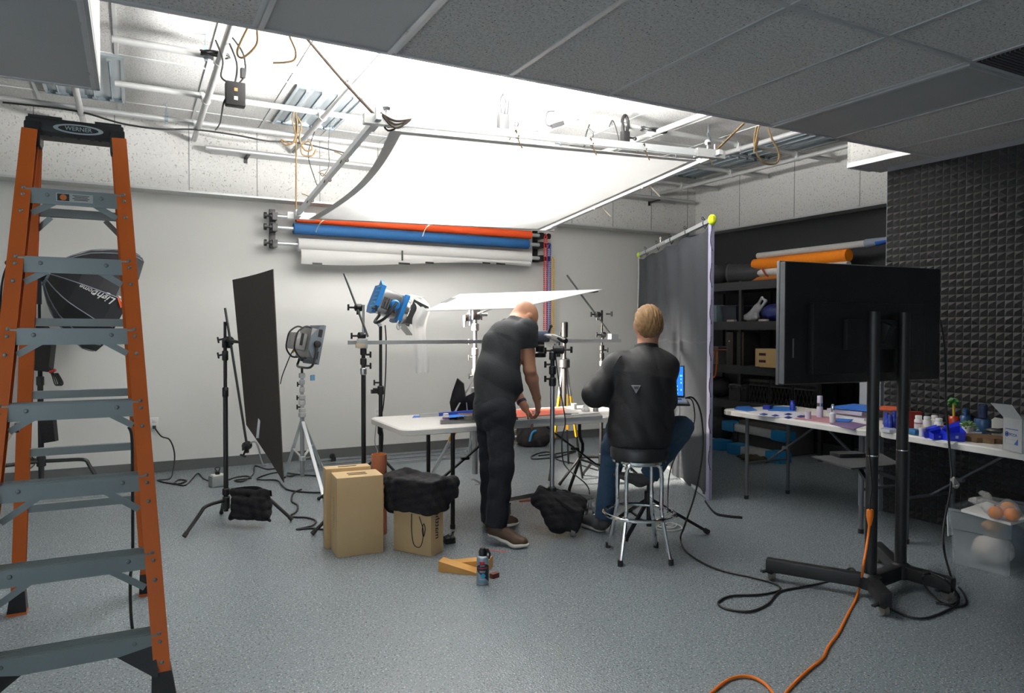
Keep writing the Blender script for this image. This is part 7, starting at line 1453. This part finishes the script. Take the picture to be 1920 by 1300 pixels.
soft('dark_pouch', c+n*.15+u*.06+V(0, 0, .006), (.08, .09, .11), pm('dark blue pouch', (.03, .05, .08), .6), 'dark blue pouch at the back inside the clear tub', 'pouch', 23, .004, None, .009)
q1, q2, q3, q4 = at(1802, 960, z=dz+.008), at(1895, 986, z=dz+.008), at(1935, 975, z=dz+.008), at(1850, 945, z=dz+.008)
tag(MB().prism([q1, q2, q3, q4], (0, 0, .014)).build('white_board', white_p), 'white board lying across the top of the clear tub', 'board')
ob = [at(1867, 962, z=dz+.055), at(1897, 966, z=dz+.055), at(1890, 952, z=dz+.06)]
orm = pm('orange peel', (.85, .26, .006), .45, 0, (.78, .22, .005), 20, .15, 220)
for k, (p_, lab) in enumerate(zip(ob, ('orange at the left in the clear bag on the tub', 'orange at the right in the clear bag on the tub', 'orange at the back in the clear bag on the tub'))):
    p_.z = dz+.022+.036; ot = thing('orange_fruit', p_-V(0, 0, .036), lab, 'orange', 'oranges in the clear bag'); MB().sph(p_, .036, 20, (1.02, 1.02, .94)).build('peel', orm, ot); MB().cyl(p_+V(.01, .01, .030), p_+V(.011, .011, .035), .004).build('stem_spot', pm('stem spot', (.12, .14, .03), .8), ot)
v = Vol(ob[0]-V(.25, .25, .08), ob[0]+V(.25, .25, .16), .006)
for p_ in ob: v.ell(p_+V(0, 0, .004), (.043, .043, .042), .03)
v.cone(ob[0]+V(-.01, .03, .03), at(1835, 940, z=dz+.08), .03, .022, .03).cone(at(1835, 940, z=dz+.08), at(1818, 938, z=dz+.06), .022, .012, .02).cone(at(1850, 930, z=dz+.1), at(1840, 925, z=dz+.10), .028, .012, .03).cone(ob[2], at(1905, 955, z=dz+.06), .03, .015, .03)
v.ripple(ripples(.007, [((1, .2, .5), .05), ((.3, 1, .2), .04), ((.6, -.6, 1), .06)], 29)); tag(v.build('fruit_bag', bagm), 'crinkled clear plastic bag around the oranges on the tub', 'bag')
# ================================================================ STEPLADDER
lt = thing('stepladder', (-.22, 3.5, 0), 'tall orange fibreglass stepladder with aluminium steps in the left foreground', 'stepladder')
XC = -.205
stepm = pm('step aluminium', (.24, .275, .28), .38, .45, (.20, .235, .24), 9, .03, 200)
def fr(z, s): # front rail centre line
    k = z/2.22; return V(XC+s*(.300*(1-k)+.160*k), 2.92+.66*k, z)
def rr_(z, s):
    k = z/2.22; return V(XC+s*(.285*(1-k)+.155*k)-.02*(1-k), 4.22-.56*k, z)
def rail(fn, s, name, web=.020, fl_=.070):
    """C-section rail: a web facing outwards and two flanges"""
    m = MB(); a, b = fn(.05, s), fn(2.21, s); up = (b-a).normalized(); x = V(1, 0, 0); y = up.cross(x)*-1
    ax = V(s, 0, 0)
    m.beam(a+ax*.026, b+ax*.026, fl_, .005, ax); 
    for q in (-1, 1): m.beam(a+y*q*fl_/2, b+y*q*fl_/2, .005, .056, ax) if False else m.beam(a+y*(q*fl_/2), b+y*(q*fl_/2), .055, .005, y)
    return m.build(name, orange_f, lt)
rails = [rail(fr, s, 'front_rail') for s in (-1, 1)]+[rail(rr_, s, 'rear_rail', fl_=.05) for s in (-1, 1)]
rivm = pm('rivet grey', (.20, .22, .22), .4, .7)
fd = (fr(2.2, 0)-fr(0, 0)).normalized(); fn_ = V(0, -fd.z, fd.y)   # facing the room
for k in range(7):
    z = .262+.284*k; a, b = fr(z, -1), fr(z, 1); half = (b.x-a.x)/2-.006; c = (a+b)/2
    st_ = P('step', stepm, lt, lambda m: m.box(c+V(0, .005, -.004), (2*half, .085, .006)), lambda m: m.box(c+V(0, -.039, -.032), (2*half, .005, .06)), lambda m: m.box(c+V(0, .046, -.022), (2*half, .005, .04)), *[(lambda m, q=q: m.box(c+V(0, -.03+.014*q, .0005), (2*half, .004, .004))) for q in range(6)])
    for q in (-1, 1):
        for d in (.07,): P('rivet', rivm, st_, lambda m: m.sph(c+V(q*(half-.075), -.042, -.024), .0085, 8, (1, .5, 1)))
        for dz_ in (-.012, -.040): P('rivet', rivm, lt, lambda m: m.sph(fr(z+dz_, q)+fn_*.038, .0075, 8, (1, .6, 1)))
        P('rivet', rivm, lt, lambda m: m.sph(fr(z-.11, q)+fn_*.038, .0080, 8, (1, .6, 1)))
        e1, e2 = c+V(q*(half-.02), -.028, -.10-.035*(k < 3)), c+V(q*(half-.10-.04*(k < 3)), -.028, -.05)
        if k > 0: P('step_brace', stepm, lt, lambda m: m.beam(e1, e2, .024, .004, V(0, 1, 0)))
    if k == 6:
        P('warning_label', pm('sticker white grey', (.45, .46, .44), .5), st_, lambda m: m.box(c+V(.0, -.0425, -.030), (.13, .001, .034))); P('warning_dark', pm('sticker dark', (.02, .02, .02), .5), st_, lambda m: m.box(c+V(-.040, -.0432, -.030), (.042, .001, .028))); P('warning_mark', pm('sticker orange', (.62, .16, .03), .5), st_, lambda m: m.lathe(c+V(-.040, -.0437, -.030), [(.0001, 0), (.012, 0), (.012, .0006), (.0001, .0006)], 16, (0, -1, 0)))
        m = MB()
        for q in range(4): m.box(c+V(.022, -.0432, -.020-.006*q), (.06-.012*(q % 2), .0008, .0025))
        m.build('label_text', pm('sticker dark', (.02, .02, .02), .5), st_)
for k, z in enumerate((.539, .817, 1.092, 1.427, 1.676, 1.907)):
    a, b = rr_(z, -1), rr_(z, 1); P('rear_bar', stepm, lt, lambda m: m.box((a+b)/2, ((b-a).length-.01, .030, .036)))
    if k > 4:
        for q in (-1, 1): P('rear_brace', stepm, lt, lambda m: m.beam(rr_(z-.10, q)+V(-q*.0, -.0, 0), (a+b)/2+V(q*((b-a).length/2-.07), 0, -.02), .022, .004, V(0, 1, 0)))
# black cap with the maker's oval
tz, ty = 2.285, 3.585
capm = pm('ladder cap black', (.012, .012, .013), .5)
P('top_cap', capm, lt, lambda m: m.box((XC, ty+.075, tz-.035), (.36, .17, .062), bev=.010), lambda m: m.box((XC-.155, ty+.03, tz-.075), (.058, .10, .10), bev=.008), lambda m: m.box((XC+.155, ty+.03, tz-.075), (.058, .10, .10), bev=.008), lambda m: m.box((XC-.155, ty+.13, tz-.06), (.05, .07, .07), bev=.008), lambda m: m.box((XC+.155, ty+.13, tz-.06), (.05, .07, .07), bev=.008), lambda m: m.box((XC, ty+.004, tz-.05), (.26, .02, .055)), *[(lambda m, x=x: m.box((XC+x, ty-.002, tz-.079), (.012, .02, .008))) for x in (-.09, -.05, .01, .06, .09)], lambda m: m.box((XC-.11, ty+.07, tz-.002), (.12, .15, .012)), lambda m: m.box((XC+.12, ty+.07, tz-.002), (.10, .15, .012)))
ring_m = pm('badge pale', (.36, .43, .45), .5); oc = V(XC+.01, ty-.0105, tz-.040)
def oval(rx, rz, y, w): return MB().prism([oc+V(rx*math.cos(2*PI*k/32), y, rz*math.sin(2*PI*k/32)) for k in range(32)], (0, w, 0))
oval(.092, .0205, -.001, .003).build('oval_badge', ring_m, lt); oval(.074, .0145, -.002, .002).build('oval_center', capm, lt)
MB().text('WERNER', oc+V(0, -.003, 0), (1, 0, 0), (0, 0, 1), .0245, .0006).build('lettering', ring_m, lt)
for s in (-1, 1):
    f = fr(.0, s); m = MB(); top = fr(.13, s); m.add([f+V(-.045, -.045, 0), f+V(.045, -.045, 0), f+V(.045, .06, 0), f+V(-.045, .06, 0), top+V(-.032, -.042, 0), top+V(.032, -.042, 0), top+V(.032, .042, 0), top+V(-.032, .042, 0)], [(3, 2, 1, 0), (4, 5, 6, 7), (0, 1, 5, 4), (1, 2, 6, 5), (2, 3, 7, 6), (3, 0, 4, 7)]); m.build('front_foot', capm, lt)
    f = rr_(.0, s); top = rr_(.12, s); m = MB(); m.add([f+V(-.04, -.04, .012), f+V(.04, -.04, .012), f+V(.04, .04, .012), f+V(-.04, .04, .012), top+V(-.03, -.03, 0), top+V(.03, -.03, 0), top+V(.03, .03, 0), top+V(-.03, .03, 0)], [(3, 2, 1, 0), (4, 5, 6, 7), (0, 1, 5, 4), (1, 2, 6, 5), (2, 3, 7, 6), (3, 0, 4, 7)]); o = m.build('rear_foot', capm, lt); MB().box(f+V(0, 0, .006), (.082, .082, .012)).build('foot_pad', orange_f, o)
    # moulded corner gusset under the lowest step
    z = .262; c = fr(z, s); g = [c+V(-s*.015, -.036, -.03), c+V(-s*.19, -.036, -.03), c+V(-s*.15, -.036, -.055), c+V(-s*.07, -.030, -.12), fr(.05, s)+V(-s*.03, -.03, .07), fr(.05, s)+V(-s*.018, -.03, .07)]
    P('corner_brace', capm, lt, lambda m: m.prism(g, (0, .025, 0)))
    # spreader arms between the front and rear rails
    z = .95; a, b = fr(z, s)+V(-s*.005, .03, 0), rr_(z+.03, s)+V(-s*.005, -.02, 0)
    P('spreader', pm('spreader zinc', (.42, .38, .30), .4, .7), lt, lambda m: m.beam(a, lerp(a, b, .5)+V(0, 0, .02), .006, .030, V(0, 0, 1)) if False else m.beam(a, lerp(a, b, .5)+V(0, 0, .02), .030, .006, V(s, 0, 0)), lambda m: m.beam(lerp(a, b, .5)+V(0, 0, .02), b, .030, .006, V(s, 0, 0)))
    P('spreader_lock', capm, lt, lambda m: m.cyl(lerp(a, b, .5)+V(-s*.004, 0, .02), lerp(a, b, .5)+V(-s*.02, 0, .02), .020))
# black cord tied to the ladder's right spreader, ending in a frayed tip
a = fr(.98, 1)+V(-.05, .25, 0); m = MB(); m.tube([a, a+V(.012, 0, -.05), a+V(.012, 0, -.25), a+V(.010, .0, -.55), V(a.x+.0, a.y-.02, .32), V(a.x+.005, a.y-.05, .14), V(a.x+.03, a.y-.1, .03)], .0065, 6)
for q in range(4): m.tube([V(a.x+.03, a.y-.1, .03), V(a.x+.035+.012*q, a.y-.11, .018), V(a.x+.03+.022*q, a.y-.12, .006)], .003, 4)
tag(m.build('tied_cord', cable_m), 'black cord hanging down from the right ladder spreader with a frayed end', 'cord')
tag(MB().box((a.x+.075, a.y-.16, .008), (.035, .025, .014), rz=.4).build('paper_scrap', paper_w), 'small white scrap on the floor between the ladder legs', 'scrap')
